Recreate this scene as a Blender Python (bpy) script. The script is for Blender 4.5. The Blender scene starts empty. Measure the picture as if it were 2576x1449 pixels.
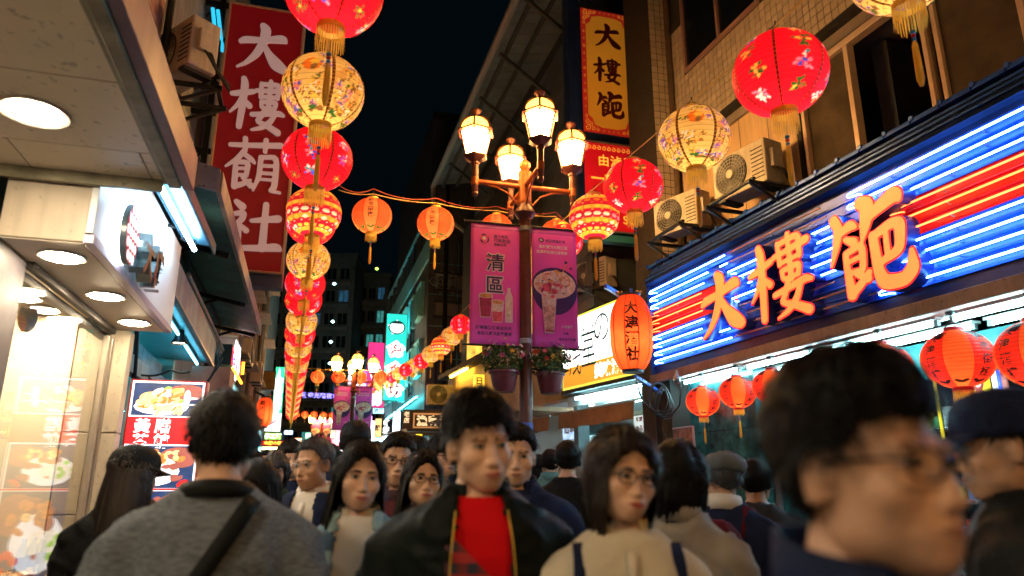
import bpy, math, random
import numpy as np
C = bpy.context
S = C.scene
COL = S.collection
PI = math.pi
rnd = random.Random(7)

# ------------------------------------------------------------------ camera, night sky, exposure
CAM = np.array([0.0, 0.0, 1.5])
YAW, PITCH, FPX = math.radians(15.96), math.radians(15.41), 1780.0      # FPX, and pixels below, in a 2576 x 1449 frame
HD = np.array([math.sin(YAW), math.cos(YAW), 0.0])
RT = np.array([math.cos(YAW), -math.sin(YAW), 0.0])
FW = HD * math.cos(PITCH) + np.array([0, 0, math.sin(PITCH)])
UP = -HD * math.sin(PITCH) + np.array([0, 0, math.cos(PITCH)])
cd = bpy.data.cameras.new('camera')
cam = bpy.data.objects.new('camera', cd); COL.objects.link(cam)
cam.location = CAM
cam.rotation_euler = (PI / 2 + PITCH, 0, -YAW)
cd.sensor_width = 36.0
cd.lens = FPX / 2576 * 36
cd.clip_start, cd.clip_end = 0.02, 600
cd.dof.use_dof = True
cd.dof.focus_distance = 7.0
cd.dof.aperture_fstop = 1.8
S.camera = cam
W = bpy.data.worlds.new('World'); S.world = W; W.use_nodes = True
wn = W.node_tree
sky = wn.nodes.new('ShaderNodeTexSky'); sky.sky_type = 'NISHITA'; sky.sun_disc = False
sky.sun_elevation = math.radians(-6); sky.sun_rotation = math.radians(200)
bg = wn.nodes['Background']
addn = wn.nodes.new('ShaderNodeMixRGB'); addn.blend_type = 'ADD'; addn.inputs[0].default_value = 1.0
wn.links.new(sky.outputs[0], addn.inputs[1]); addn.inputs[2].default_value = (0.003, 0.015, 0.022, 1)
wn.links.new(addn.outputs[0], bg.inputs[0]); bg.inputs[1].default_value = 0.11
S.view_settings.view_transform = 'Standard'
S.view_settings.look = 'None'
S.view_settings.exposure = 0.42
S.view_settings.gamma = 1.0
S.view_settings.use_curve_mapping = False
S.render.engine = 'CYCLES'
cy = S.cycles
cy.use_denoising = True
cy.max_bounces, cy.diffuse_bounces, cy.glossy_bounces, cy.transmission_bounces, cy.transparent_max_bounces = 7, 3, 3, 6, 10
cy.caustics_reflective = cy.caustics_refractive = False
cy.sample_clamp_indirect = 4.0
cy.use_light_tree = True

# ------------------------------------------------------------------ photo pixel -> point in the street
def ray(px, py):
    return FW + RT * ((px - 1288) / FPX) + UP * ((724.5 - py) / FPX)
def at(px, py, d):
    return CAM + ray(px, py) * d
def at_z(px, py, z):
    r = ray(px, py); return CAM + r * ((z - CAM[2]) / r[2])
def at_x(px, py, x):
    r = ray(px, py); return CAM + r * (x / r[0])
def at_y(px, py, y):
    r = ray(px, py); return CAM + r * (y / r[1])
def unit(v):
    v = np.asarray(v, float); return v / (np.linalg.norm(v) + 1e-12)

class Frame:
    """x to the viewer's right, y into the thing, z up."""
    def __init__(s, o, x=(1, 0, 0), z=(0, 0, 1)):
        s.o = np.asarray(o, float); s.x = unit(x); s.z = unit(z); s.y = np.cross(s.z, s.x)
    def w(s, x, y, z):
        return s.o + s.x * x + s.y * y + s.z * z
    def ws(s, p):
        p = np.asarray(p, float); return s.o + p[:, :1] * s.x + p[:, 1:2] * s.y + p[:, 2:3] * s.z
    def hit(s, px, py, y=0.0):
        r = ray(px, py); t = (y - np.dot(CAM - s.o, s.y)) / np.dot(r, s.y); p = CAM + r * t - s.o
        return np.dot(p, s.x), np.dot(p, s.z)
ID = Frame((0, 0, 0))

# ------------------------------------------------------------------ meshes
class MB:
    def __init__(s):
        s.v, s.f, s.m, s.n = [], [], [], 0
    def add(s, v, f, m=0):
        v = np.asarray(v, float).reshape(-1, 3)
        for k, q in enumerate(f):
            s.f.append([int(i) + s.n for i in q]); s.m.append(m if np.isscalar(m) else m[k])
        s.v.append(v); s.n += len(v); return s
    def box(s, F, x0, x1, y0, y1, z0, z1, m=0):
        c = [(x0, y0, z0), (x1, y0, z0), (x1, y1, z0), (x0, y1, z0), (x0, y0, z1), (x1, y0, z1), (x1, y1, z1), (x0, y1, z1)]
        return s.add(F.ws(c), [(0, 3, 2, 1), (4, 5, 6, 7), (0, 1, 5, 4), (1, 2, 6, 5), (2, 3, 7, 6), (3, 0, 4, 7)], m)
    def hexa(s, p, m=0):
        return s.add(p, [(0, 3, 2, 1), (4, 5, 6, 7), (0, 1, 5, 4), (1, 2, 6, 5), (2, 3, 7, 6), (3, 0, 4, 7)], m)
    def beam(s, a, b, w, h, m=0, up=(0, 0, 1)):
        a, b = np.asarray(a, float), np.asarray(b, float); d = unit(b - a)
        if abs(np.dot(d, up)) > .95: up = (0, 1, 0)
        x = unit(np.cross(d, up)) * w / 2; z = unit(np.cross(x, d)) * h / 2
        return s.hexa([a - x - z, a + x - z, b + x - z, b - x - z, a - x + z, a + x + z, b + x + z, b - x + z], m)
    def tube(s, pts, r, n=8, m=0, cap=True):
        pts = np.asarray(pts, float); k = len(pts); r = np.broadcast_to(r, (k,))
        t = np.gradient(pts, axis=0); ref = np.array([.31, .17, .93])
        V = []; a = np.arange(n) * 2 * PI / n; x = None
        for i in range(k):
            d = unit(t[i])
            if x is None:
                x = unit(np.cross(d, ref if abs(np.dot(d, ref)) < .9 else (1, 0, 0)))
            x = unit(x - d * np.dot(x, d)); y = np.cross(d, x)
            V.append(pts[i] + r[i] * (np.cos(a)[:, None] * x + np.sin(a)[:, None] * y))
        f = [(i * n + j, i * n + (j + 1) % n, (i + 1) * n + (j + 1) % n, (i + 1) * n + j) for i in range(k - 1) for j in range(n)]
        if cap: f += [tuple(range(n))[::-1], tuple(range((k - 1) * n, k * n))]
        return s.add(np.concatenate(V), f, m)
    def lathe(s, o, prof, n=24, m=0, sx=1.0, sy=1.0, cap=True, ph=0.0):
        o = np.asarray(o, float); a = ph + np.arange(n) * 2 * PI / n; k = len(prof)
        V = np.concatenate([np.stack([o[0] + r * sx * np.cos(a), o[1] + r * sy * np.sin(a), np.full(n, o[2] + z)], 1) for r, z in prof])
        f = [(i * n + j, i * n + (j + 1) % n, (i + 1) * n + (j + 1) % n, (i + 1) * n + j) for i in range(k - 1) for j in range(n)]
        if cap:
            f += [tuple(range(n))[::-1], tuple(range((k - 1) * n, k * n))]
        if not np.isscalar(m): m = [m[min(i // n, len(m) - 1)] for i in range(len(f))]
        return s.add(V, f, m)
    def disc(s, F, cx, cz, rx, rz=None, y=0, n=20, m=0, y1=None):
        rz = rz or rx; a = np.arange(n) * 2 * PI / n
        p = np.stack([cx + rx * np.cos(a), np.full(n, y), cz + rz * np.sin(a)], 1)
        if y1 is None: return s.add(F.ws(p), [tuple(range(n))], m)
        q = p.copy(); q[:, 1] = y1
        return s.add(F.ws(np.concatenate([p, q])), [tuple(range(n)), tuple(range(n, 2 * n))[::-1]] + [(j, n + j, n + (j + 1) % n, (j + 1) % n) for j in range(n)], m)
    def flat(s, F, v2, f, y=0, m=0, sx=1, sz=1, x=0, z=0):
        v2 = np.asarray(v2, float)
        return s.add(F.ws(np.stack([x + v2[:, 0] * sx, np.full(len(v2), y), z + v2[:, 1] * sz], 1)), f, m)
    def quad(s, F, x0, x1, z0, z1, y=0, m=0):
        return s.add(F.ws([(x0, y, z0), (x1, y, z0), (x1, y, z1), (x0, y, z1)]), [(0, 1, 2, 3)], m)
    def solid(s, F, glyph, y0, y1, m=0, ms=0, sx=1, sz=1, x=0, z=0):
        """a filled outline with depth: glyph = (verts2d, faces, loops)"""
        v, f, L = glyph
        s.flat(F, v, f, y0, m, sx, sz, x, z)
        for lp in L:
            k = len(lp); lp = np.asarray(lp)
            a = np.stack([x + lp[:, 0] * sx, np.full(k, y0), z + lp[:, 1] * sz], 1); b = a.copy(); b[:, 1] = y1
            s.add(F.ws(np.concatenate([a, b])), [(j, (j + 1) % k, k + (j + 1) % k, k + j) for j in range(k)], ms)
        return s
    def mesh(s, name, mats, org=(0, 0, 0), smooth=False):
        me = bpy.data.meshes.new(name)
        V = np.concatenate(s.v) - np.asarray(org, float) if s.v else np.zeros((0, 3))
        me.from_pydata(V.tolist(), [], s.f)
        for q in (mats if isinstance(mats, (list, tuple)) else [mats]): me.materials.append(q)
        me.polygons.foreach_set('material_index', s.m)
        if smooth:
            me.polygons.foreach_set('use_smooth', [True] * len(s.f))
            if smooth != 'all': me.set_sharp_from_angle(angle=math.radians(38))
        me.update()
        return me
    def build(s, name, mats, parent=None, smooth=False, bevel=0, org=None, label=None):
        if org is None:
            if parent is not None: org = np.array(parent['_o'])
            else:
                V = np.concatenate(s.v); org = np.array([V[:, 0].mean(), V[:, 1].mean(), V[:, 2].min()])
        o = bpy.data.objects.new(name, s.mesh(name, mats, org, smooth)); COL.objects.link(o)
        o['_o'] = [float(q) for q in org]
        if parent is None: o.location = org
        else: o.parent = parent; o.location = np.asarray(org) - np.array(parent['_o'])
        if bevel:
            b = o.modifiers.new('bevel', 'BEVEL'); b.width = bevel; b.segments = 2; b.limit_method = 'ANGLE'
        if label: o['label'] = label
        return o
def tag(o, label=None, cat=None, group=None, kind=None):
    for k, v in (('label', label), ('category', cat), ('group', group), ('kind', kind)):
        if v: o[k] = v
    return o
def thing(name, loc, label, cat, group=None):
    o = bpy.data.objects.new(name, None); COL.objects.link(o)
    o.empty_display_size = .1
    o.location = [float(q) for q in loc]; o['_o'] = [float(q) for q in loc]
    return tag(o, label, cat, group)
def copy_tree(o, parent=None):
    c = o.copy(); COL.objects.link(c); c.parent = parent
    for ch in o.children: copy_tree(ch, c)
    return c
def dup(root, loc, label, rz=0.0, sc=1.0, group=None):
    c = copy_tree(root); c.location = [float(q) for q in loc]; c.rotation_euler = (0, 0, rz)
    c.scale = (sc, sc, sc) if np.isscalar(sc) else sc
    c['label'] = label
    if group: c['group'] = group
    return c
def pieces(name, me, spots, parent):
    """alike pieces, one object each, sharing mesh data; spots are world points"""
    po = np.array(parent['_o'])
    for p in spots:
        o = bpy.data.objects.new(name, me); COL.objects.link(o); o.parent = parent; o.location = np.asarray(p) - po

# ------------------------------------------------------------------ materials
MATS = {}
def _lin(c): return (c[0], c[1], c[2], 1.0)
def mat(name, col, rough=.5, metal=0.0, var=0.0, vs=6.0, bump=0.0, bs=40.0, streak=0.0, spots=0.0, em=None, es=0.0, spec=.5, coat=0.0, sheen=0.0, stretch=None, sss=0.0):
    if name in MATS: return MATS[name]
    m = bpy.data.materials.new(name); m.use_nodes = True; MATS[name] = m
    nt = m.node_tree; N = nt.nodes; L = nt.links; b = N['Principled BSDF']
    b.inputs['Base Color'].default_value = _lin(col)
    b.inputs['Roughness'].default_value = rough; b.inputs['Metallic'].default_value = metal
    b.inputs['Specular IOR Level'].default_value = spec; b.inputs['Coat Weight'].default_value = coat
    b.inputs['Sheen Weight'].default_value = sheen
    if sss:
        b.inputs['Subsurface Weight'].default_value = sss; b.inputs['Subsurface Radius'].default_value = (.012, .005, .003); b.inputs['Subsurface Scale'].default_value = 1.0
    if em: b.inputs['Emission Color'].default_value = _lin(em); b.inputs['Emission Strength'].default_value = es
    tc = N.new('ShaderNodeTexCoord'); last = None
    def noise(scale, detail=5, vec=None):
        t = N.new('ShaderNodeTexNoise'); t.inputs['Scale'].default_value = scale; t.inputs['Detail'].default_value = detail
        if vec is None: vec = tc.outputs['Object']
        L.new(vec, t.inputs['Vector']); return t.outputs['Fac']
    def mapping(sc):
        mp = N.new('ShaderNodeMapping'); mp.inputs['Scale'].default_value = sc; L.new(tc.outputs['Object'], mp.inputs[0]); return mp.outputs[0]
    def ramp(fac, p0, p1, c0, c1):
        r = N.new('ShaderNodeValToRGB'); e = r.color_ramp.elements; e[0].position, e[1].position = p0, p1; e[0].color, e[1].color = _lin(c0), _lin(c1)
        L.new(fac, r.inputs[0]); return r.outputs[0]
    def mul(a, bb):
        x = N.new('ShaderNodeMixRGB'); x.blend_type = 'MULTIPLY'; x.inputs[0].default_value = 1
        L.new(a, x.inputs[1]); L.new(bb, x.inputs[2]); return x.outputs[0]
    if var:
        vv = mapping(stretch) if stretch else None
        last = ramp(noise(vs, 6, vv), .3, .72, [c * (1 - var) for c in col], [min(1, c * (1 + var)) for c in col])
    if streak:
        s = ramp(noise(3.0, 4, mapping((7, 7, .5))), .42, .75, (1, 1, 1), (1 - streak,) * 3)
        if last is None: last = ramp(noise(1, 0), 0, 1, col, col)
        last = mul(last, s)
    if spots:
        s = ramp(noise(26, 3), .63, .70, (1, 1, 1), (1 - spots,) * 3)
        if last is None: last = ramp(noise(1, 0), 0, 1, col, col)
        last = mul(last, s)
    if last is not None: L.new(last, b.inputs['Base Color'])
    if bump:
        bn = N.new('ShaderNodeBump'); bn.inputs['Strength'].default_value = bump; bn.inputs['Distance'].default_value = .01
        L.new(noise(bs, 4, mapping(stretch) if stretch else None), bn.inputs['Height']); L.new(bn.outputs[0], b.inputs['Normal'])
    if var or streak:
        rr = N.new('ShaderNodeMapRange'); rr.inputs[3].default_value = max(.05, rough - .12); rr.inputs[4].default_value = min(1, rough + .15)
        L.new(noise(vs * 1.7, 3), rr.inputs[0]); L.new(rr.outputs[0], b.inputs['Roughness'])
    return m
def emit(name, col, st, var=0.0, vs=3.0):
    if name in MATS: return MATS[name]
    m = mat(name, [min(.8, c) for c in col], .4)
    nt = m.node_tree; b = nt.nodes['Principled BSDF']
    b.inputs['Emission Color'].default_value = _lin(col); b.inputs['Emission Strength'].default_value = st
    if var:
        tc = nt.nodes.new('ShaderNodeTexCoord'); t = nt.nodes.new('ShaderNodeTexNoise'); t.inputs['Scale'].default_value = vs
        nt.links.new(tc.outputs['Object'], t.inputs['Vector'])
        mr = nt.nodes.new('ShaderNodeMapRange'); mr.inputs[1].default_value = .3; mr.inputs[2].default_value = .7
        mr.inputs[3].default_value = st * (1 - var); mr.inputs[4].default_value = st * (1 + var)
        nt.links.new(t.outputs['Fac'], mr.inputs[0]); nt.links.new(mr.outputs[0], b.inputs['Emission Strength'])
    return m
def paper(name, col, thru=.85, em=0.0, attr=None):
    """thin lit paper or silk: passes the lamp's light on, scatters what falls on it"""
    if name in MATS: return MATS[name]
    m = bpy.data.materials.new(name); m.use_nodes = True; MATS[name] = m
    nt = m.node_tree; N = nt.nodes; L = nt.links; N.remove(N['Principled BSDF'])
    tr = N.new('ShaderNodeBsdfTranslucent'); df = N.new('ShaderNodeBsdfPrincipled'); mx = N.new('ShaderNodeMixShader')
    df.inputs['Roughness'].default_value = .45
    mx.inputs[0].default_value = 1 - thru
    tc = N.new('ShaderNodeTexCoord'); no = N.new('ShaderNodeTexNoise'); no.inputs['Scale'].default_value = 9; no.inputs['Detail'].default_value = 6
    L.new(tc.outputs['Object'], no.inputs['Vector'])
    r = N.new('ShaderNodeValToRGB'); e = r.color_ramp.elements; e[0].position, e[1].position = .3, .7
    e[0].color, e[1].color = _lin([c * .86 for c in col]), _lin(col)
    L.new(no.outputs['Fac'], r.inputs[0]); res = r.outputs[0]
    if attr:
        at_ = N.new('ShaderNodeAttribute'); at_.attribute_name = attr; e[0].color, e[1].color = (.86, .86, .86, 1), (1, 1, 1, 1)
        ml = N.new('ShaderNodeMixRGB'); ml.blend_type = 'MULTIPLY'; ml.inputs[0].default_value = 1; L.new(res, ml.inputs[1]); L.new(at_.outputs[0], ml.inputs[2]); res = ml.outputs[0]
    L.new(res, tr.inputs['Color']); L.new(res, df.inputs['Base Color'])
    L.new(tr.outputs[0], mx.inputs[1]); L.new(df.outputs[0], mx.inputs[2]); L.new(mx.outputs[0], N['Material Output'].inputs[0])
    if em: df.inputs['Emission Color'].default_value = _lin(col); df.inputs['Emission Strength'].default_value = em
    return m
def glass(name, col=(1, 1, 1), rough=0.0, alpha=.12):
    """window pane: a clear film with a real mirror reflection at its surface"""
    if name in MATS: return MATS[name]
    m = bpy.data.materials.new(name); m.use_nodes = True; MATS[name] = m
    nt = m.node_tree; N = nt.nodes; L = nt.links; N.remove(N['Principled BSDF'])
    a = N.new('ShaderNodeBsdfTransparent'); g = N.new('ShaderNodeBsdfGlossy'); mx = N.new('ShaderNodeMixShader'); fr = N.new('ShaderNodeFresnel')
    a.inputs[0].default_value = _lin(col); g.inputs['Roughness'].default_value = rough; 
    gm = N.new('ShaderNodeNewGeometry'); mr = N.new('ShaderNodeMapRange'); mr.inputs[3].default_value = 1.5; mr.inputs[4].default_value = 1 / 1.5
    L.new(gm.outputs['Backfacing'], mr.inputs[0]); L.new(mr.outputs[0], fr.inputs[0])
    L.new(fr.outputs[0], mx.inputs[0]); L.new(a.outputs[0], mx.inputs[1]); L.new(g.outputs[0], mx.inputs[2]); L.new(mx.outputs[0], N['Material Output'].inputs[0])
    return m

# ------------------------------------------------------------------ lettering
_T = {}
def glyph(txt, bold=0.0):
    """a font character or word as (verts, faces, loops) in its own box of about 1 x 1"""
    k = (txt, bold)
    if k in _T: return _T[k]
    cu = bpy.data.curves.new('t', 'FONT'); cu.body = txt; cu.size = 1.0; cu.offset = bold; cu.align_x = 'CENTER'; cu.align_y = 'CENTER'; cu.resolution_u = 3
    o = bpy.data.objects.new('t', cu); COL.objects.link(o)
    dg = C.evaluated_depsgraph_get(); me = bpy.data.meshes.new_from_object(o.evaluated_get(dg))
    v = np.array([q.co[:2] for q in me.vertices]); f = [tuple(p.vertices) for p in me.polygons]
    bpy.data.objects.remove(o); bpy.data.curves.remove(cu); bpy.data.meshes.remove(me)
    v -= (v.min(0) + v.max(0)) / 2
    f = orient(v, f)
    _T[k] = (v, f, bounds(f, v)); return _T[k]
def orient(v, f):
    out = []
    for q in f:
        a = sum(v[q[i]][0] * v[q[(i + 1) % len(q)]][1] - v[q[(i + 1) % len(q)]][0] * v[q[i]][1] for i in range(len(q)))
        out.append(q if a > 0 else q[::-1])
    return out
def bounds(f, v):
    ed = {}
    for q in f:
        for i in range(len(q)):
            a, b = q[i], q[(i + 1) % len(q)]
            if (b, a) in ed: del ed[(b, a)]
            else: ed[(a, b)] = 1
    nx = {a: b for a, b in ed}; L = []
    while nx:
        s, b = next(iter(nx.items())); lp = [s]
        while b != s and b in nx:
            lp.append(b); c = nx.pop(b); b = c
        nx.pop(s, None)
        if len(lp) > 2: L.append(v[lp])
    return L
# brush-written characters: strokes of (x, y, half width), unioned as a distance field and outlined
BR = {
 'da': [[(.06, .58, .035), (.14, .63, .05), (.5, .67, .04), (.86, .76, .06), (.93, .71, .03)],
        [(.46, .99, .045), (.53, .9, .065), (.5, .62, .055), (.38, .34, .05), (.2, .12, .03), (.04, .02, .012)],
        [(.5, .6, .03), (.62, .38, .05), (.78, .18, .075), (.93, .08, .06), (.99, .07, .02)]],
 'lou': [[(.0, .66, .03), (.1, .68, .04), (.38, .75, .035)], [(.19, .98, .04), (.22, .88, .05), (.21, .4, .045), (.19, .04, .04)],
         [(.2, .62, .035), (.12, .44, .03), (.0, .3, .012)], [(.25, .56, .025), (.34, .46, .04)],
         [(.44, .78, .03), (.66, .8, .032), (.96, .84, .04)], [(.52, .93, .03), (.53, .66, .032)], [(.53, .92, .03), (.86, .95, .035), (.84, .68, .032)],
         [(.53, .67, .028), (.84, .69, .028)], [(.69, 1.0, .03), (.69, .44, .036)], [(.55, .57, .03), (.83, .59, .034), (.8, .46, .03)], [(.55, .57, .028), (.56, .45, .028), (.8, .46, .028)],
         [(.4, .3, .032), (.6, .33, .034), (.9, .38, .04), (.98, .35, .025)], [(.64, .44, .032), (.56, .26, .036), (.5, .18, .03), (.72, .1, .04), (.9, .0, .045)],
         [(.82, .34, .03), (.74, .18, .038), (.6, .06, .032), (.42, .0, .014)]],
 'jie': [[(.1, .92, .045), (.15, .82, .045), (.1, .64, .04), (.0, .42, .012)], [(.14, .74, .03), (.3, .8, .045), (.36, .76, .025)], [(.22, .66, .025), (.32, .6, .04)],
         [(.46, .99, .05), (.54, .94, .06), (.5, .76, .05), (.42, .56, .015)], [(.44, .74, .025), (.62, .84, .045), (.86, .93, .06), (.9, .86, .03)],
         [(.2, .5, .03), (.2, .3, .034), (.22, .04, .045)], [(.2, .5, .03), (.42, .55, .034), (.4, .3, .032), (.36, .24, .03)], [(.2, .4, .024), (.4, .42, .024)], [(.22, .28, .026), (.38, .27, .026)],
         [(.22, .05, .04), (.34, .12, .036), (.46, .22, .03)], [(.3, .24, .02), (.44, .16, .036)],
         [(.56, .58, .04), (.57, .2, .044), (.62, .06, .055), (.84, .03, .05), (.95, .12, .05), (.96, .3, .02)], [(.57, .58, .036), (.78, .64, .04), (.88, .62, .045), (.84, .34, .04), (.6, .28, .03)], [(.71, .58, .026), (.7, .34, .026)]],
 'shi': [[(.06, .84, .03), (.5, .88, .036), (.92, .93, .04)], [(.3, .99, .035), (.32, .76, .03)], [(.66, 1.0, .035), (.66, .78, .03)],
         [(.3, .74, .036), (.2, .58, .034), (.02, .42, .012)], [(.3, .7, .03), (.44, .6, .036), (.5, .54, .02)],
         [(.18, .52, .03), (.4, .54, .034), (.38, .28, .03)], [(.18, .52, .03), (.2, .06, .04)], [(.2, .4, .022), (.38, .42, .022)], [(.2, .28, .024), (.38, .29, .024)],
         [(.2, .06, .036), (.34, .12, .034), (.46, .2, .02)], [(.32, .24, .024), (.48, .1, .04)],
         [(.6, .66, .034), (.6, .3, .034), (.52, .02, .014)], [(.6, .66, .03), (.88, .7, .036), (.88, .1, .04), (.8, .04, .026), (.98, .02, .02)], [(.6, .5, .024), (.86, .52, .024)], [(.6, .36, .024), (.86, .37, .024)], [(.6, .24, .02), (.86, .25, .02)]],
 'she': [[(.14, .97, .035), (.25, .88, .05)], [(.03, .7, .03), (.3, .77, .04), (.27, .62, .04), (.02, .4, .012)], [(.23, .58, .035), (.23, .04, .045)], [(.28, .5, .025), (.36, .42, .04)],
         [(.44, .62, .03), (.9, .7, .05)], [(.67, .96, .04), (.67, .1, .05)], [(.36, .08, .04), (.66, .1, .045), (.92, .14, .055), (.99, .1, .03)]],
}
def sdf_strokes(st, X, Y, grow=0.0):
    D = np.full(X.shape, 9.0)
    for s in st:
        p = np.array(s, float); p[:, 2] = .036 * (p[:, 2] / .036) ** 1.6
        # round the corners of a stroke so it reads as brushed
        t = np.linspace(0, len(p) - 1, 5 * (len(p) - 1) + 1); q = np.stack([np.interp(t, range(len(p)), p[:, i]) for i in range(3)], 1)
        if len(q) > 4:
            k = np.array([.25, .5, .25])
            for _ in range(2): q[1:-1] = k[0] * q[:-2] + k[1] * q[1:-1] + k[2] * q[2:]
        for a, b in zip(q[:-1], q[1:]):
            ex, ey = b[0] - a[0], b[1] - a[1]; h = np.clip(((X - a[0]) * ex + (Y - a[1]) * ey) / (ex * ex + ey * ey + 1e-9), 0, 1)
            D = np.minimum(D, np.hypot(X - a[0] - h * ex, Y - a[1] - h * ey) - (a[2] + (b[2] - a[2]) * h))
    return D - grow
def contour(D, x0, y0, dx):
    """closed iso lines of D = 0, inside on the left"""
    I = D < 0; n, mth = D.shape; seg = {}
    def lerp(i, j, k, l):
        a, b = D[i, j], D[k, l]; t = a / (a - b); return (x0 + dx * (j + (l - j) * t), y0 + dx * (i + (k - i) * t))
    for i in range(n - 1):
        row = I[i, :-1].astype(int) + I[i, 1:] + I[i + 1, :-1] + I[i + 1, 1:]
        for j in np.nonzero((row > 0) & (row < 4))[0]:
            c = [I[i, j], I[i, j + 1], I[i + 1, j + 1], I[i + 1, j]]
            cr = [(i, j, i, j + 1), (i, j + 1, i + 1, j + 1), (i + 1, j + 1, i + 1, j), (i + 1, j, i, j)]
            key = [(i, j, 0), (i, j + 1, 1), (i + 1, j, 0), (i, j, 1)]
            out = [e for e in range(4) if c[e] and not c[(e + 1) % 4]]; inn = [e for e in range(4) if not c[e] and c[(e + 1) % 4]]
            for e in out:
                g = min(inn, key=lambda q: (e - q) % 4 if (e - q) % 4 else 9) if len(inn) > 1 else inn[0]
                seg[key[e]] = (key[g], lerp(*cr[e]))
    L = []
    while seg:
        s = next(iter(seg)); lp = []; k = s
        while k in seg:
            nk, p = seg.pop(k); lp.append(p); k = nk
        if len(lp) > 6: L.append(np.array(lp)[::2])
    return L
def fill(loops):
    cu = bpy.data.curves.new('t', 'CURVE'); cu.dimensions = '2D'; cu.fill_mode = 'BOTH'
    for lp in loops:
        sp = cu.splines.new('POLY'); sp.points.add(len(lp) - 1); sp.use_cyclic_u = True
        for q, p in zip(sp.points, lp): q.co = (p[0], p[1], 0, 1)
    o = bpy.data.objects.new('t', cu); COL.objects.link(o)
    dg = C.evaluated_depsgraph_get(); me = bpy.data.meshes.new_from_object(o.evaluated_get(dg))
    v = np.array([q.co[:2] for q in me.vertices]); f = [tuple(p.vertices) for p in me.polygons]
    bpy.data.objects.remove(o); bpy.data.curves.remove(cu); bpy.data.meshes.remove(me)
    return v, orient(v, f), loops
def brush(name, grow=0.0):
    k = ('*' + name, grow)
    if k not in _T:
        dx = .0125; g = np.arange(-.16, 1.17, dx); X, Y = np.meshgrid(g, g)
        _T[k] = fill(contour(sdf_strokes(BR[name], X, Y, grow), -.16, -.16, dx))
    return _T[k]
def column(mb, F, txt, x, z0, size, y=-.004, m=0, bold=.012, pitch=1.06, sx=1.0):
    for i, ch in enumerate(txt):
        if ch != ' ':
            v, f, _ = glyph(ch, bold); mb.flat(F, v, f, y, m, size * sx, size, x, z0 - size * pitch * (i + .5))
def row(mb, F, txt, x0, z, size, y=-.004, m=0, bold=.012, pitch=1.02, sx=1.0):
    for i, ch in enumerate(txt):
        if ch != ' ':
            v, f, _ = glyph(ch, bold); mb.flat(F, v, f, y, m, size * sx, size, x0 + size * sx * pitch * (i + .5), z)

# ------------------------------------------------------------------ value noise for shapes
def vnoise(p, seed=0):
    p = np.asarray(p, float); i = np.floor(p).astype(np.int64); f = p - i; f = f * f * (3 - 2 * f); r = 0
    for dx in (0, 1):
        for dy in (0, 1):
            for dz in (0, 1):
                h = (i[:, 0] + dx) * 374761393 + (i[:, 1] + dy) * 668265263 + (i[:, 2] + dz) * 2147483647 + seed * 144665
                h = (h ^ (h >> 13)) * 1274126177; h = ((h ^ (h >> 16)) & 0xFFFF) / 65535.0
                r = r + h * (f[:, 0] if dx else 1 - f[:, 0]) * (f[:, 1] if dy else 1 - f[:, 1]) * (f[:, 2] if dz else 1 - f[:, 2])
    return r - .5
# ------------------------------------------------------------------ shared materials
M_black = mat('black_iron', (.012, .012, .014), .5, .6)
M_dark = mat('dark_steel', (.03, .032, .036), .5, .5, var=.3, vs=9)
M_steel = mat('galvanised_steel', (.35, .36, .37), .38, .8, var=.2, vs=12)
M_gold = mat('gold_trim', (.75, .48, .06), .42, .3)
M_goldth = paper('gold_thread', (.95, .62, .08), .5)
M_white = mat('white_paint', (.74, .74, .72), .45, var=.06, vs=5)
M_wire = mat('wire_rubber', (.015, .015, .017), .55)
M_cord = mat('cord_gold', (.55, .38, .12), .7)
M_red_wire = mat('wire_red', (.35, .05, .03), .5)

# ------------------------------------------------------------------ lanterns
LR = .27
LIM = 1.30
P_red = paper('silk_red', (.98, .012, .03))
P_gold = paper('silk_cream', (1.0, .70, .27))
P_orange = paper('paper_orange', (1.0, .13, .035))
P_orange2 = paper('paper_orange_pale', (1.0, .42, .13))
P_lred = paper('paper_red', (1.0, .10, .05))
P_brown = paper('band_brown', (.30, .13, .02), .5)
P_bandred = paper('band_red', (.75, .02, .02), .5)
P_mag = paper('silk_magenta', (.55, .01, .07))
P_amber = paper('silk_amber', (1.0, .42, .05))
DEC = [paper('print_blue', (.06, .13, .75), .6), paper('print_teal', (.05, .30, .30), .6), paper('print_gold', (.95, .60, .08), .7), paper('print_pink', (.95, .30, .40), .6),
       paper('print_white', (.95, .86, .75), .75), paper('print_green', (.05, .16, .03), .5), paper('print_orange', (1.0, .22, .02), .6), paper('print_violet', (.38, .10, .55), .6), paper('print_brown', (.28, .14, .05), .6),
       mat('print_ink', (.02, .006, .012), .6)]
BLUE, TEAL, GOLD, PINK, WHITE, GREEN, ORANGE, VIOLET, BROWN, INK = range(10)
M_bulb = emit('bulb', (1, .8, .5), 6)

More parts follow.
